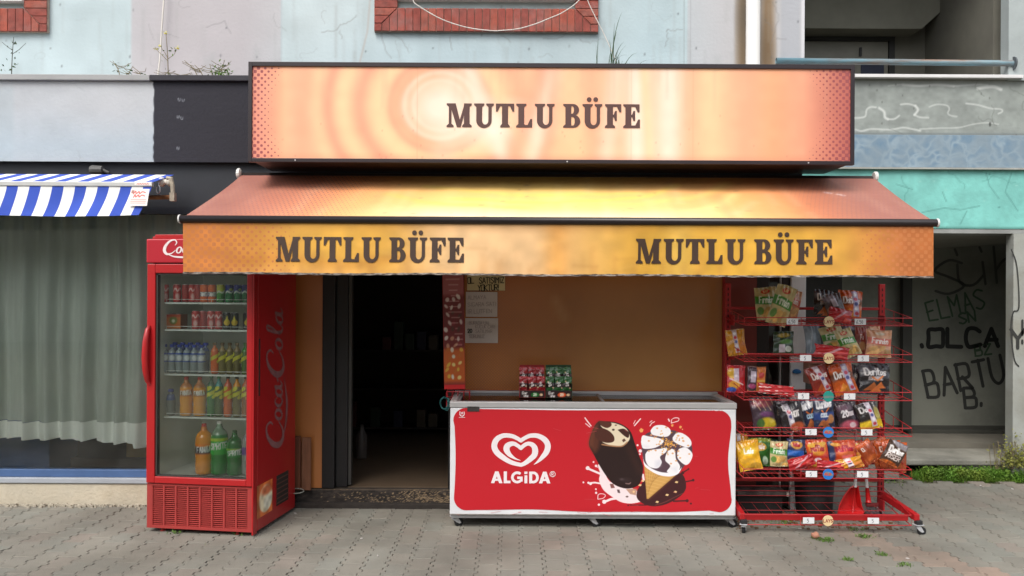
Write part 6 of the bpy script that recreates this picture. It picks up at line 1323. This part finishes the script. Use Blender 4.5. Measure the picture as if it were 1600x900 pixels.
for key, px0, px1, pyt, kind, lab, hdr, col in (('skit_red', 812, 851, 571, 'r', 'red card display of nut sachets standing on the freezer, left of the green one', (20,110,40), 'red'), ('skit_green', 853, 893, 571, 'g', 'dark green card display of nut sachets standing on the freezer', (226,84,30), 'green')):
    x0, x1, zb, Y = sachet_box(px0, px1, pyt, kind, lab, M('card_'+key, board_c[kind], .55), hdr)
    w = (x1-x0)/3
    for row in range(2):
        for c in range(3):
            random.seed(5+c+row*3+(20 if kind == 'g' else 0)); p, bk = style(key, 1)
            o = bpy.data.objects.new('sachet', to_mesh('sachet', bag_mesh(w*1.02, .098, p, .22, bk, seed=row*3+c), BAGM, True)); link(o)
            o.location = (x0+w*(c+.5)+random.uniform(-.004, .004), Y-.018+row*.042, zb+.10+row*.062); o.rotation_euler = (R(-6), R(random.uniform(-6, 6)), 0)
            tag(o, '%s nut sachet in the %s row of the %s display on the freezer' % (['left', 'middle', 'right'][c], ['front', 'back'][row], col), 'sachet', 'nut sachets in the two displays')
# ================================================================== ICE CREAM POSTER, BASKET, NOTES
Yp = 6.02
x0, z0 = at(694, 608, Yp); x1, _ = at(727, 608, Yp); z1 = 2.05
p = Paint(46, 210, (x1-x0)/(z1-z0), (124,32,34)); rs = random.Random(9); A = p.asp
p.rect(-1, 1, .60, .85, (190,110,110), .8, soft=.03); p.rect(-1, 1, .04, .26, (214,100,34), 1, soft=.03); p.ell(A/2, .9, A*.45, .08, (52,34,26)); 
for k in range(5): p.line([(A*(.15+.17*k), .84), (A*(.17+.17*k), .96)], .008, rs.choice([(150,130,90), (210,190,140), (110,70,50)]))
for i in range(3):
    for j in range(12):
        x = A*(.2+.3*i)+rs.uniform(-.006, .006); x += rs.uniform(-.012, .012); y = (.28+j*.05 if j < 7 else .08+(j-7)*.042)+rs.uniform(-.012, .012)
        p.ell(x, y, rs.uniform(.008, .013), rs.uniform(.012, .02), rs.choice([(226,206,200), (96,50,40), (210,150,120), (240,230,220), (150,40,50)]) if y > .27 else rs.choice([(236,190,70), (250,224,140), (206,110,40), (236,230,210)]), .95, rot=rs.uniform(-50, 50))
p.C *= .86
for j in range(18): p.rect(A*rs.uniform(.05, .6), A*rs.uniform(.65, .95), .28+j*.035, .286+j*.035, (236,214,206), .5)
p.rect(-1, 1, -.1, .028, (196,30,34))
po = thing('ice_cream_poster', 'tall narrow red ice-cream price poster hanging left of the handwritten notes', 'poster', ((x0+x1)/2, Yp, z0))
obj('poster_board', MB().box(x0, x1, Yp+.001, Yp+.012, z0, z1), RED, po); plane('poster_print', p, x0+.002, x1-.002, z0+.001, z1-.001, Yp, PRINT, po)
p_=None; po.rotation_euler = (0, R(-1.2), 0)
bk = thing('wire_basket', 'small red wire basket below the ice-cream poster at the left end of the freezer', 'basket', ((x0+x1)/2, Yp, .87))
b = MB(); xa, xb = x0+.02, x1+.03; za, zb = .80, .905
for z in (za, (za+zb)/2, zb): b.tube([(xa, Yp-.04, z), (xb, Yp-.04, z), (xb, Yp+.08, z), (xa, Yp+.08, z), (xa, Yp-.04, z)], .003, 6)
for i in range(5): x = xa+(xb-xa)*i/4; b.tube([(x, Yp-.04, zb), (x, Yp-.04, za), (x, Yp+.08, za), (x, Yp+.08, zb)], .0025, 5)
for y in (Yp, Yp+.04): b.tube([(xa, y, zb), (xa, y, za), (xb, y, za), (xb, y, zb)], .0025, 5)
obj('basket_wires', b, REDW, bk)
obj('basket_hook', MB().tube([((xa+xb)/2, Yp+.08, zb), ((xa+xb)/2, Yp+.1, zb+.03), ((xa+xb)/2, Yp+.25, zb+.03)], .003, 6), REDW, bk)
x, z = at(694, 630, 5.95); b = MB(); ring = [(x+.028*math.cos(t), 5.95+.012*math.sin(t*2), z+.042*math.sin(t)) for t in np.linspace(0, 2*PI, 20)]; b.tube(ring, .006, 8); b.tube([(x-.0, 5.95, z+.04), (x+.03, 5.96, z+.03), (x+.04, 5.95, z-.02), (x+.02, 5.95, z-.05), (x, 5.95, z-.04)], .008, 8)
tag(obj('teal_strap', b, M('teal_plastic', (24,92,92), .5), smooth=True), 'teal plastic strap hanging in a loop off the left corner of the freezer', 'strap')
YN = YF-.006
def note(px0, px1, py0, py1, label, lines, paper, inkm, hpx, wpx, sx):
    x0, z1 = at(px0, py0, YN); x1, z0 = at(px1, py1, YN)
    mb = MB(); n = 6; mb.v = [(x0+(x1-x0)*i/n, YN-.002-.004*abs(math.sin(i*1.1+j)), z0+(z1-z0)*j/n) for j in range(n+1) for i in range(n+1)]
    mb.f = [(j*(n+1)+i, j*(n+1)+i+1, (j+1)*(n+1)+i+1, (j+1)*(n+1)+i) for j in range(n) for i in range(n)]
    t = thing('paper_note', label, 'note', (x0, YN, z0)); obj('sheet', mb, paper, t, smooth=True)
    for tx, px_, py_ in lines:
        X, Z = at(px_, py_, YN-.008); word('handwriting', tx, X, Z, hpx*YN/F, wpx*YN/F, lambda a, b: (a, YN-.0085, b), inkm, t, sx=sx, ang=2, jit=.3, gap=1.5)
PAP = M('cream_card', (212,196,150), .85, var=.1); PAPW = M('white_paper', (206,196,192), .85, var=.08); PEN = M('black_marker', (26,22,20), .7); PCL = M('pale_pencil', (164,152,150), .8)
note(730, 789, 430, 454, 'cream card handwritten with two lines in black marker, on the orange panel', [('OL', 731, 443), ('SATIŞIMIZ', 749, 443), ('YOKTUR!', 747, 454.5)], PAP, PEN, 9, 1.2, .62)
note(728, 777, 456, 495, 'upper of the two white paper notes with faint pencil lines', [('ALMAYA', 731, 468), ('SIGARA SATI', 731, 479), ('IR LUTFEN', 731, 490)], PAPW, PCL, 6, .7, .85)
note(727, 778, 497, 536, 'lower white paper note with a bold number and faint pencil lines', [('20', 731, 520)], PAPW, PEN, 6, 1.1, .9)
for tx, px_, py_ in (('BURADA UAI', 733, 507), ('KUCUK CARI', 743, 513), ('SATILMAR', 743, 520), ('SORUNUZ', 733, 528)):
    X, Z = at(px_, py_, YN-.008); word('handwriting', tx, X, Z, 5*YN/F, .6*YN/F, lambda a, b: (a, YN-.0085, b), PCL, bpy.data.objects['paper_note.002'], sx=.7)
# ================================================================== THINGS BEHIND THE RACK AND BY THE DOOR
# bin with red rim
x, _ = at(1272, 750, 6.15); r0 = .155
bn = thing('rubbish_bin', 'black rubbish bin with an orange-red rim standing behind the rack', 'bin', (x, 6.15, .0))
b = MB(); b.lathe([(0,.0),(r0*.78,.0),(r0*.82,.01),(r0*.93,.285),(r0*.90,.285),(r0*.78,.02),(0,.02)], 28, (x, 6.15, 0)); obj('bucket', b, M('black_bin', (36,32,32), .6, var=.2), bn, smooth=True)
b = MB(); b.lathe([(r0*.935,.27),(r0*1.02,.302),(r0*1.05,.315),(r0*1.0,.325),(r0*.94,.31),(r0*.90,.28)], 28, (x, 6.15, 0)); obj('rim', b, M('orange_red_rim', (190,52,32), .5), bn, smooth=True)
# dark crate left
xa, _ = at(1140, 760, 6.3); xb, _ = at(1212, 760, 6.3)
cr = thing('dark_crate', 'dark box with a stained grey lid on the ground behind the left of the rack', 'box', ((xa+xb)/2, 6.35, 0)); xb += .0
obj('box_body', MB().box(xa, xb-.02, 6.08, 6.24, 0, .155), M('black_box', (34,28,28), .7, var=.3), cr, bevel=.006)
obj('box_lid', MB().box(xa-.01, xb, 6.04, 6.242, .157, .182), M('stained_lid', (70,62,60), .7, var=.3, vs=14, dark2=(136,124,118)), cr, bevel=.004)
obj('lid_corner', MB().box(xb-.004, xb+.012, 6.035, 6.05, .15, .182), M('white_chip', (200,190,180), .8), cr)
# dustpan with long handle
x, z = at(1332, 775, 5.93)
dp = thing('dustpan', 'red plastic dustpan with a long white handle standing behind the rack', 'dustpan', (x, 5.93, 0))
Yd = 5.93; zl = .055
out = [(x-.108, zl), (x-.095, zl+.06), (x-.06, zl+.13), (x-.02, zl+.185), (x+.0, zl+.20), (x+.042, zl+.20), (x+.05, zl+.16), (x+.07, zl+.05), (x+.088, zl+.015), (x+.08, zl-.0), (x+.03, zl-.012), (x-.05, zl-.012)]
b = MB(); n = len(out); cen = (x-.005, zl+.07)
b.v = [(a, Yd, c) for a, c in out]+[(cen[0]+(a-cen[0])*.72, Yd+.045, cen[1]+(c-cen[1])*.72+.01) for a, c in out]+[(cen[0], Yd+.05, cen[1])]
b.f = [(i, (i+1) % n, n+(i+1) % n, n+i) for i in range(n)]+[(n+i, n+(i+1) % n, 2*n) for i in range(n)]
o = obj('pan', b, M('red_plastic', (206,28,30), .35, coat=.2), dp, smooth=False); m_ = o.modifiers.new('thick', 'SOLIDIFY'); m_.thickness = .006
obj('pan_rib', MB().tube([(x+.01, Yd+.02, zl+.0), (x+.014, Yd+.01, zl+.1), (x+.018, Yd+.0, zl+.21)], .007, 8), M('red_plastic'), dp, smooth=True)
xt, zt_ = at(1336, 622, 6.0); obj('handle', MB().tube([(x+.02, Yd, zl+.19), (xt, 6.0, zt_)], .011, 10), M('white_handle', (196,192,190), .5), dp, smooth=True)
# broom / second stick
xb_, zb_ = at(1357, 785, 5.97); xt, zt_ = at(1342, 622, 6.03)
br = thing('broom', 'broom with a white pole and red lower sleeve leaning beside the dustpan behind the rack', 'broom', (xb_, 5.97, .05)); t1 = .14
def lp(t): return (xb_+(xt-xb_)*t, 5.97+.06*t, zb_+(zt_-zb_)*t)
obj('pole', MB().tube([lp(t1), lp(1)], .010, 10), M('white_handle'), br, smooth=True); obj('sleeve', MB().tube([lp(0), lp(.03), lp(t1)], [.02, .018, .013], 10), M('red_plastic'), br, smooth=True)
b = MB(); b.box(xb_-.02, xb_+.07, 5.955, 5.985, zb_-.03, zb_-.004); obj('broom_head', b, M('dark_red_head', (110,28,30), .6), br, bevel=.006)
b = MB()
for i in range(60): xx = xb_-.017+.083*random.random(); yy = 5.95+.04*random.random(); b.tube([(xx, yy, zb_-.03), (xx+random.uniform(-.015, .02), yy+random.uniform(-.015, .015), .012)], .0012, 3, False)
tag(obj('bristles', b, M('grey_bristle', (120,104,110), .9, var=.4, vs=60), br), kind='stuff')
# cardboard boxes behind shelves
def carton(px0, px1, py0, py1, Y, label):
    x0, z1 = at(px0, py0, Y); x1, z0 = at(px1, py1, Y); t = thing('cardboard_box', label, 'box', ((x0+x1)/2, Y, z0)); c = M('cardboard', (160,120,104), .85, var=.15, vs=5)
    obj('box_body', MB().box(x0, x1, Y, Y+.12, z0, z1), c, t, bevel=.003); f = MB(); f.box(x0+.002, x1-.002, Y-.05, Y-.002, z1-.006, z1-.002); obj('flap', f, c, t)
    obj('tape', MB().box(x0+.01, (x0+x1)/2, Y-.0015, Y-.0003, (z0+z1)/2, (z0+z1)/2+.012), M('brown_tape', (196,170,150), .4), t)
carton(1264, 1310, 566, 600, 5.985, 'pinkish cardboard box at the back of the third rack shelf'); carton(1248, 1308, 672, 700, 5.985, 'flat cardboard box at the back of the fifth rack shelf')
x, z = at(1245, 580, YF-.05); tag(obj('blue_cloth', MB().lathe([(0,-.02),(.03,-.015),(.034,0),(.02,.012),(0,.016)], 10, (x, YF-.05, z)), M('blue_cloth', (40,110,170), .7), smooth=True), 'small bright blue cap stuck on the white corner post behind the rack', 'cap')
# white hose / cables near bin
# planks by the doorway
pk = []
for i, (px0, px1, pyt, lab) in enumerate(((458, 470, 682, 'left and darker of the two wooden planks leaning beside the doorway'), (471, 486, 684, 'right plank, greyer and wider, leaning beside the doorway'))):
    x0, z1 = at(px0, pyt, 6.2); x1, _ = at(px1, pyt, 6.2)
    o = obj('wooden_plank', MB().box(x0, x1-.003, 6.205, 6.225, .136, z1), M(['dark_plank', 'grey_plank'][i], [(110,62,40), (128,84,60)][i], .8, var=.3, vs=10, stretch=(6,6,.6), bump=.3), bevel=.003); tag(o, lab, 'plank', 'planks by the doorway')
x, z = at(460, 762, 6.14); tag(obj('wire_loop', MB().tube([(x+.07*math.cos(t), 6.14+.03*math.sin(t), .147+.012*math.sin(t)) for t in np.linspace(0, 2*PI, 16)], .004, 6), M('pale_cable', (150,150,140), .6), smooth=True), 'loop of pale cable on the step beside the fridge', 'cable')
# shelf with goods inside, faint in the dark
sf = thing('interior_shelf', 'shelf of goods barely visible in the dark at the back of the kiosk', 'shelf', (-1.2, 8.6, .137))
b = MB(); 
for z in (.2, .6, 1.0): b.box(-1.75, 1.0, 8.6, 8.95, z, z+.02)
for x in (-1.75, -.4, .98): b.box(x, x+.02, 8.6, 8.95,   .137, 1.1)
obj('frame', b, M('shelf_wood', (48,36,30), .7), sf)
gm = [MB() for _ in range(4)]
for z in (.22, .62, 1.02):
    for i in range(22):
        if random.random() < .55: continue
        x = -1.7+i*.12; gm[random.randrange(4)].box(x, x+.09, 8.62, 8.75, z+.001, z+random.uniform(.12, .3))
for k, c in enumerate(((90,34,34), (40,56,40), (96,84,70), (44,44,70))): tag(obj('packed_goods', gm[k], M('goods_%s' % ['red', 'green', 'beige', 'blue'][k], c, .6), sf), kind='stuff')
x, z = at(560, 690, 7.4); bb = MB(); bb.lathe([(0,0),(.045,0),(.048,.02),(.048,.2),(.02,.26),(.014,.3),(0,.3)], 16, (x+.03, 7.4, .137)); tag(obj('floor_bottle', bb, M('milky_plastic', (96,88,84), .4), smooth=True), 'pale plastic bottle on the floor inside the dark doorway', 'bottle')
# ================================================================== FACADE ITEMS
x, _ = at(1177, 50, 7.2); dp_ = thing('drainpipe', 'white plastic drainpipe running down the upper wall beside rust stains', 'pipe', (x, 7.2, 3.24))
obj('pipe', MB().tube([(x, 7.21, 3.235), (x, 7.21, 9)], .060, 20), M('white_pvc', (206,205,202), .4, var=.06, vs=4, stretch=(1,1,.3)), dp_, smooth=True); b = MB(); b.lathe([(.062,0),(.066,.004),(.066,.03),(.062,.034)], 20, (x, 7.21, 5.0)); obj('pipe_clip', b, M('white_pvc'), dp_)
def cable(pts, r, label, Y=7.17, name='wall_cable', col=(214,208,200)):
    P = smooth([(at(a, b, Y)[0], at(a, b, Y)[1]) for a, b in pts], 5)
    tag(obj(name, MB().tube([(a, Y, b) for a, b in P], r, 6), M('cable_%d' % col[0], col, .6), smooth=True), label, 'cable')
cable([(636,-30),(645,0),(655,10),(690,30),(730,43),(768,48),(785,47.5),(810,45),(838,37),(855,30),(880,19),(905,0),(920,-30)], .0045, 'thin white cable sagging across the brick window surround')
cable([(905,-40),(918,0),(926,18),(935,36),(945,56),(958,85),(964,102)], .0038, 'thin white cable running down off the right corner of the brick window surround')
cable([(260,-60),(256,0),(253,42),(250,90),(246,124)], .007, 'straight pale cable down the lilac wall beside the yellow-flowered weed', Y=7.24)
# bottle on the coping
x, z = at(1577, 300, YW+.03); x, _ = at(1577, 100, YW+.03); gb = thing('green_bottle', 'small green glass bottle standing on the parapet under the blue railing', 'bottle', (x, YW+.03, pz1+.033))
b = MB(); b.lathe([(0,.0),(.026,0),(.029,.006),(.029,.10),(.022,.13),(.011,.155),(.011,.185),(0,.185)], 16, (x, YW+.03, pz1+.033)); obj('glass_body', b, M('green_glass', (60,130,60), .1, coat=.5), gb, smooth=True); b = MB(); b.lathe([(.0295,.04),(.0300,.045),(.0300,.09),(.0295,.095)], 16, (x, YW+.03, pz1+.033)); obj('paper_label', b, M('pale_green_label', (150,190,130), .6), gb)
# ================================================================== PLANTS
LEAF = M('grass_green', (86,116,44), .7, var=.35, vs=14); DRY = M('dry_stem', (128,116,88), .9, var=.3); DKG = M('weed_dark_green', (58,82,46), .75, var=.3); YELF = M('yellow_petals', (214,204,60), .7)
def blade(mb, x, y, z, h, lx, ly, w, bend=.5, n=5):
    b = len(mb.v); dx, dy = random.uniform(-1, 1), random.uniform(-1, 1); L = math.hypot(dx, dy)+1e-6; dx, dy = dx/L*w/2, dy/L*w/2
    for i in range(n+1):
        t = i/n; q = t**1.6; X, Y, Z = x+lx*q, y+ly*q, z+h*(t-bend*t**3*.6); s = 1-t**2*.92
        mb.v += [(X-dx*s, Y-dy*s, Z), (X+dx*s, Y+dy*s, Z)]
    for i in range(n): a = b+2*i; mb.f.append((a, a+1, a+3, a+2))
def leafq(mb, x, y, z, s):
    a = Vector((random.gauss(0,1), random.gauss(0,1), random.gauss(0,1))).normalized(); b_ = a.cross(Vector((random.gauss(0,1), random.gauss(0,1), random.gauss(0,1)))).normalized(); c = Vector((x, y, z))
    mb.add([c-a*s, c+b_*s*.45, c+a*s, c-b_*s*.45], [(0,1,2,3)])
LZ = 3.233; LY = 6.30
def lx_(px, Y=LY): return at(px, 100, Y)[0]
def zpx(py, Y): return EYE+(457-py)*Y/F
def weed(name, label, px, parts):
    t = thing(name, label, 'weed', (lx_(px), LY, LZ))
    for nm, mb, m_ in parts: obj(nm, mb, m_, t)
    return t
# tall grass above the signboard
random.seed(21)
g1 = MB()
for (px0, pyt, dpx) in ((955,12,18),(962,45,10),(950,60,-4),(958,70,22),(966,64,20),(952,30,2)): blade(g1, lx_(956+random.uniform(-3,3)), LY+random.uniform(0,.03), LZ, (zpx(pyt-6, LY)-LZ)*1.15, dpx*LY/F, 0, .008, .35, 8)
for _ in range(26): blade(g1, lx_(958+random.uniform(-8, 14)), LY+random.uniform(0,.05), LZ, random.uniform(.12, .36), random.uniform(-.06, .16), random.uniform(-.05,.03), .007, .7, 7)
weed('tall_grass', 'tallest tuft of green grass growing above the signboard, below the sagging cable end', 957, [('blades', g1, DKG)])
g1 = MB()
for px_ in (1003, 1012, 1022, 1030, 1044, 1056, 990, 983, 1068):
    for _ in range(3): blade(g1, lx_(px_+random.uniform(-4, 4)), LY+random.uniform(0,.05), LZ, random.uniform(.08, .26), random.uniform(-.05, .15), random.uniform(-.04,.02), .007, .6, 7)
weed('grass_tuft', 'row of arching green grass blades right of the tallest tuft above the signboard', 1020, [('blades', g1, DKG)])
g1 = MB()
for _ in range(3): blade(g1, lx_(932+random.uniform(-1, 3)), LY, LZ, random.uniform(.18, .36), random.uniform(-.01, .04), 0, .006, .1, 6)
weed('upright_grass', 'thin upright grass blades left of the tallest tuft above the signboard', 932, [('blades', g1, DKG)])
def stalk(px, pyt, dpx, label, heads=0, sd_=1, branches=3, name='flowering_weed', leafy=0, colstem=DRY, headm=YELF):
    random.seed(sd_); x = lx_(px); H = zpx(pyt, LY)-LZ; s = MB(); hd = MB(); lf = MB()
    top = (x+dpx*LY/F, LY, LZ+H); s.tube([(x, LY, LZ), (x+dpx*.3*LY/F, LY, LZ+H*.5), top], [.004, .003, .002], 5)
    tips = [top]
    for k in range(branches):
        t = random.uniform(.35, .7); bx = x+dpx*.5*t*LY/F; tip = (bx+random.choice([-1, 1])*random.uniform(.04, .1), LY+random.uniform(-.03, .03), LZ+H*min(1, t+random.uniform(.18, .35))); s.tube([(bx, LY, LZ+H*t), ((bx+tip[0])/2+.01, LY, (LZ+H*t+tip[2])/2-.01), tip], [.0025, .002, .0015], 4); tips.append(tip)
    for tp in tips[:heads]:
        for _ in range(12): leafq(hd, tp[0]+random.gauss(0, .008), tp[1]+random.gauss(0, .008), tp[2]+random.gauss(0, .006), .008)
    for _ in range(leafy): tt = random.random(); leafq(lf, x+dpx*tt*.6*LY/F+random.gauss(0, .02+.03*(1-tt)), LY+random.gauss(0, .03), LZ+H*tt*.9, random.uniform(.008, .018))
    parts = [('stem', s, colstem)]
    if heads: parts.append(('flower_head', hd, headm))
    if leafy: parts.append(('foliage', lf, DKG if heads == 0 and headm is YELF else LEAF))
    return weed(name, label, px, parts)
stalk(263, 54, -4, 'tall thin weed with small yellow flowers on the black ledge beside the pale cable', 4, 3, 3, leafy=14)
stalk(18, 62, 3, 'dark upright seeding weed on the grey ledge at the far left', 0, 5, 2, 'seeding_weed', 26, M('dark_stem', (84,86,76), .9))
stalk(345, 96, 6, 'small bushy green weed on the black ledge just left of the signboard', 0, 8, 6, 'bushy_weed', 0)
random.seed(4); g1 = MB()
for _ in range(150): leafq(g1, lx_(347)+random.gauss(0, .032), LY+random.gauss(0, .03), LZ+abs(random.gauss(.03, .04)), random.uniform(.008, .016))
obj('foliage', g1, LEAF, bpy.data.objects['bushy_weed'])
for i, (px_, pyt, dpx, lab) in enumerate(((188, 98, -12, 'dry weed stems on the grey ledge, left of the lilac wall'), (200, 106, 8, 'low dark weed on the grey ledge at the lilac wall edge'), (222, 108, -14, 'bare leaning stem on the grey ledge just left of the black ledge'), (310, 97, -22, 'dry stem leaning left on the black ledge'), (318, 104, -14, 'shorter dry stem leaning left on the black ledge'), (332, 104, -4, 'upright dry stem next to the small bushy weed'), (256, 112, 10, 'small twig at the foot of the pale cable'), (284, 116, 16, 'low twig bending right on the black ledge'))):
    stalk(px_, pyt, dpx, lab, 0, 30+i, 4, 'dry_weed', 10 if i in (0, 1) else 3)
# grass bank at the right entrance
random.seed(12); gs = MB(); xa = at(1440, 740, 7.3)[0]
for _ in range(9000):
    x = xa-.05+random.random()**1.0*2.2; y = random.uniform(7.2, 7.42); 
    if x < xa+.12 and random.random() < .6: continue
    blade(gs, x, y, -.005, random.uniform(.05, .14)*(1.0 if y > 7.25 else .6), random.gauss(0, .03), random.gauss(-.02, .03), random.uniform(.005, .009), .6, 3)
for _ in range(9000):
    x = xa+.02+random.random()*2.2; y = random.uniform(7.2, 7.41); leafq(gs, x, y, random.uniform(.01, .10), random.uniform(.007, .014))
tag(obj('grass_bank', gs, M('bright_grass', (92,134,36), .7, var=.5, vs=9, dark2=(126,140,50))), 'thick strip of bright grass along the foot of the entrance slab', 'grass', kind='stuff')
random.seed(13); gs = MB(); xp = at(1583, 700, 7.26)[0]
for _ in range(900): t = random.random(); leafq(gs, xp+random.gauss(.05, .09), 7.25+random.gauss(0, .05), .13+abs(random.gauss(0, .10)), random.uniform(.008, .018))
s = MB()
for _ in range(26): x = xp+random.gauss(0, .09); s.tube([(x, 7.27, .1), (x+random.gauss(-.02, .04), 7.24, .25+random.random()*.1)], .0025, 4)
t = thing('pillar_weed', 'yellowish bushy weed at the foot of the whitewashed entrance pillar', 'weed', (xp, 7.26, .1)); obj('foliage', gs, M('yellow_green', (134,136,62), .8, var=.4, vs=14), t); obj('stem', s, DRY, t)
# weeds in paving joints
def joint_weed(px, py, n, sp, label=None, m_=LEAF):
    Y = F*EYE/(py-457); x, _ = at(px, py, Y); mb = MB()
    for _ in range(n):
        xx, yy = x+random.gauss(0, sp), Y+random.gauss(0, sp*.8)
        if random.random() < .5: leafq(mb, xx, yy, random.uniform(.006, .022), random.uniform(.006, .013))
        else: blade(mb, xx, yy, .002, random.uniform(.012, .035), random.gauss(0, .012), random.gauss(0, .012), .005, .5, 3)
    return tag(obj('joint_weed', mb, m_), label, 'weed', 'weeds in the paving joints')
random.seed(17)
for px, py, n, sp, lab in ((1290,844,130,.026,'leafy green weed in the paving right of the round pinkish stone'), (1350,838,110,.026,'weed clump in the joints near the right front of the rack'), (1338,826,50,.03,'dull weed under the front right of the rack'), (1379,866,60,.02,'small weed in the reddish paver row, below the rack caster'), (1326,874,60,.02,'yellowish weed line in the reddish pavers'), (1414,882,50,.022,'lowest weed at the end of the reddish paver row'), (500,836,60,.02,'weed under the right front corner of the fridge'), (372,838,70,.022,'star-shaped weed at the front right foot of the fridge'), (275,838,40,.02,'small weed at the front left foot of the fridge'), (1225,816,60,.04,'faint weed under the middle of the rack base'), (1395,752,60,.05,'weed tuft by the corner of the entrance slab')):
    if px == 500: continue
    joint_weed(px, py, n, sp, lab)
random.seed(18); mb = MB()
for _ in range(1100):      # moss and grass threads along the joints
    i = random.randrange(-20, 34); x = (i+.5)*PX+random.gauss(0, .008); y = random.uniform(4.75, 7.15)
    if not (2.0 < x-(5.2-y)*.55 < 2.9) and random.random() < .82: continue
    if x < 2.3 and y > 6.1: continue
    blade(mb, x, y, 0, random.uniform(.006, .02), random.gauss(0, .008), random.gauss(0, .008), .004, .4, 2)
tag(obj('joint_moss', mb, M('joint_moss', (104,112,58), .9, var=.3)), 'thin moss and grass growing in the paver joints', 'moss', kind='stuff')
# stone, litter
def rock(name, x, y, r, label, m_, cat='stone', sq=(1,1,.8), z=0, seed=1):
    rs = random.Random(seed); b = MB(); b.lathe([(0,-1)]+[(math.sin(t), -math.cos(t)) for t in np.linspace(.3, 2.85, 8)]+[(0,1)], 14)
    b.v = [(x+vx*r*sq[0]*(1+.12*math.sin(vx*3+vz*4+seed)), y+vy*r*sq[1], z+(vz+1)*r*sq[2]*(1+.1*math.sin(vx*5))) for vx, vy, vz in b.v]
    return tag(obj(name, b, m_, smooth=True), label, cat)
x, _ = at(1265, 833, 5.6); rock('stone', x, F*EYE/(837-457+3.2), .030, 'round pinkish brown stone on the pavement in front of the rack', M('pink_stone', (170,120,98), .9, var=.25, vs=25, bump=.4, bs=60), sq=(1,.85,.72), z=.005)
lit = M('white_litter', (206,200,196), .8)
random.seed(23)
lnum = 0
for px, py, s_, lab in ((1250,826,.010,'tiny white scrap by the round stone'), (1418,872,.010,'white scrap on the paving right of the reddish row'), (461,806,.012,'cigarette end lying right of the fridge'), (565,845,.008,'pale speck on the paving before the doorway'), (590,872,.008,'pale fleck low in the paving before the doorway'), (1532,757,.018,'white scrap on the paving by the grass strip'), (1582,762,.018,'white scrap on the far right paving near the grass'), (347,792,.010,'pale scrap by the plinth of the curtained window')):
    Y = F*EYE/(py-457); x, _ = at(px, py, Y); b = MB(); a = random.uniform(0, 3)
    dx, dy = math.cos(a)*s_, math.sin(a)*s_; b.prismz([(x-dx, Y-dy), (x+dy*.4, Y-dx*.4), (x+dx, Y+dy), (x-dy*.4, Y+dx*.4)], .009, .014)
    if px == 347: continue
    tag(obj('litter_scrap', b, lit), lab, 'litter')
rub = MB(); random.seed(29)
for _ in range(420):
    x = random.uniform(-5, -2.5); y = YF-.03-abs(random.gauss(0, .03)); s_ = random.uniform(.004, .013); rub.box(x-s_, x+s_, y-s_*.7, y+s_*.7, .0, s_*1.1+.006)
tag(obj('plaster_rubble', rub, M('plaster_crumbs', (172,164,148), .95, var=.3, vs=30)), 'crumbled plaster along the foot of the cream plinth', 'rubble', kind='stuff')
rub = MB()
for _ in range(260):
    x = random.uniform(1.5, 2.7); y = random.uniform(5.7, 6.2); s_ = random.uniform(.003, .012); z = .006; rub.box(x-s_, x+s_, y-s_*.7, y+s_*.7, z, z+s_)
tag(obj('leaf_litter', rub, M('brown_litter', (112,84,62), .95, var=.4, vs=30)), 'brown leaf crumbs and dirt on the ground under the rack', 'dirt', kind='stuff')
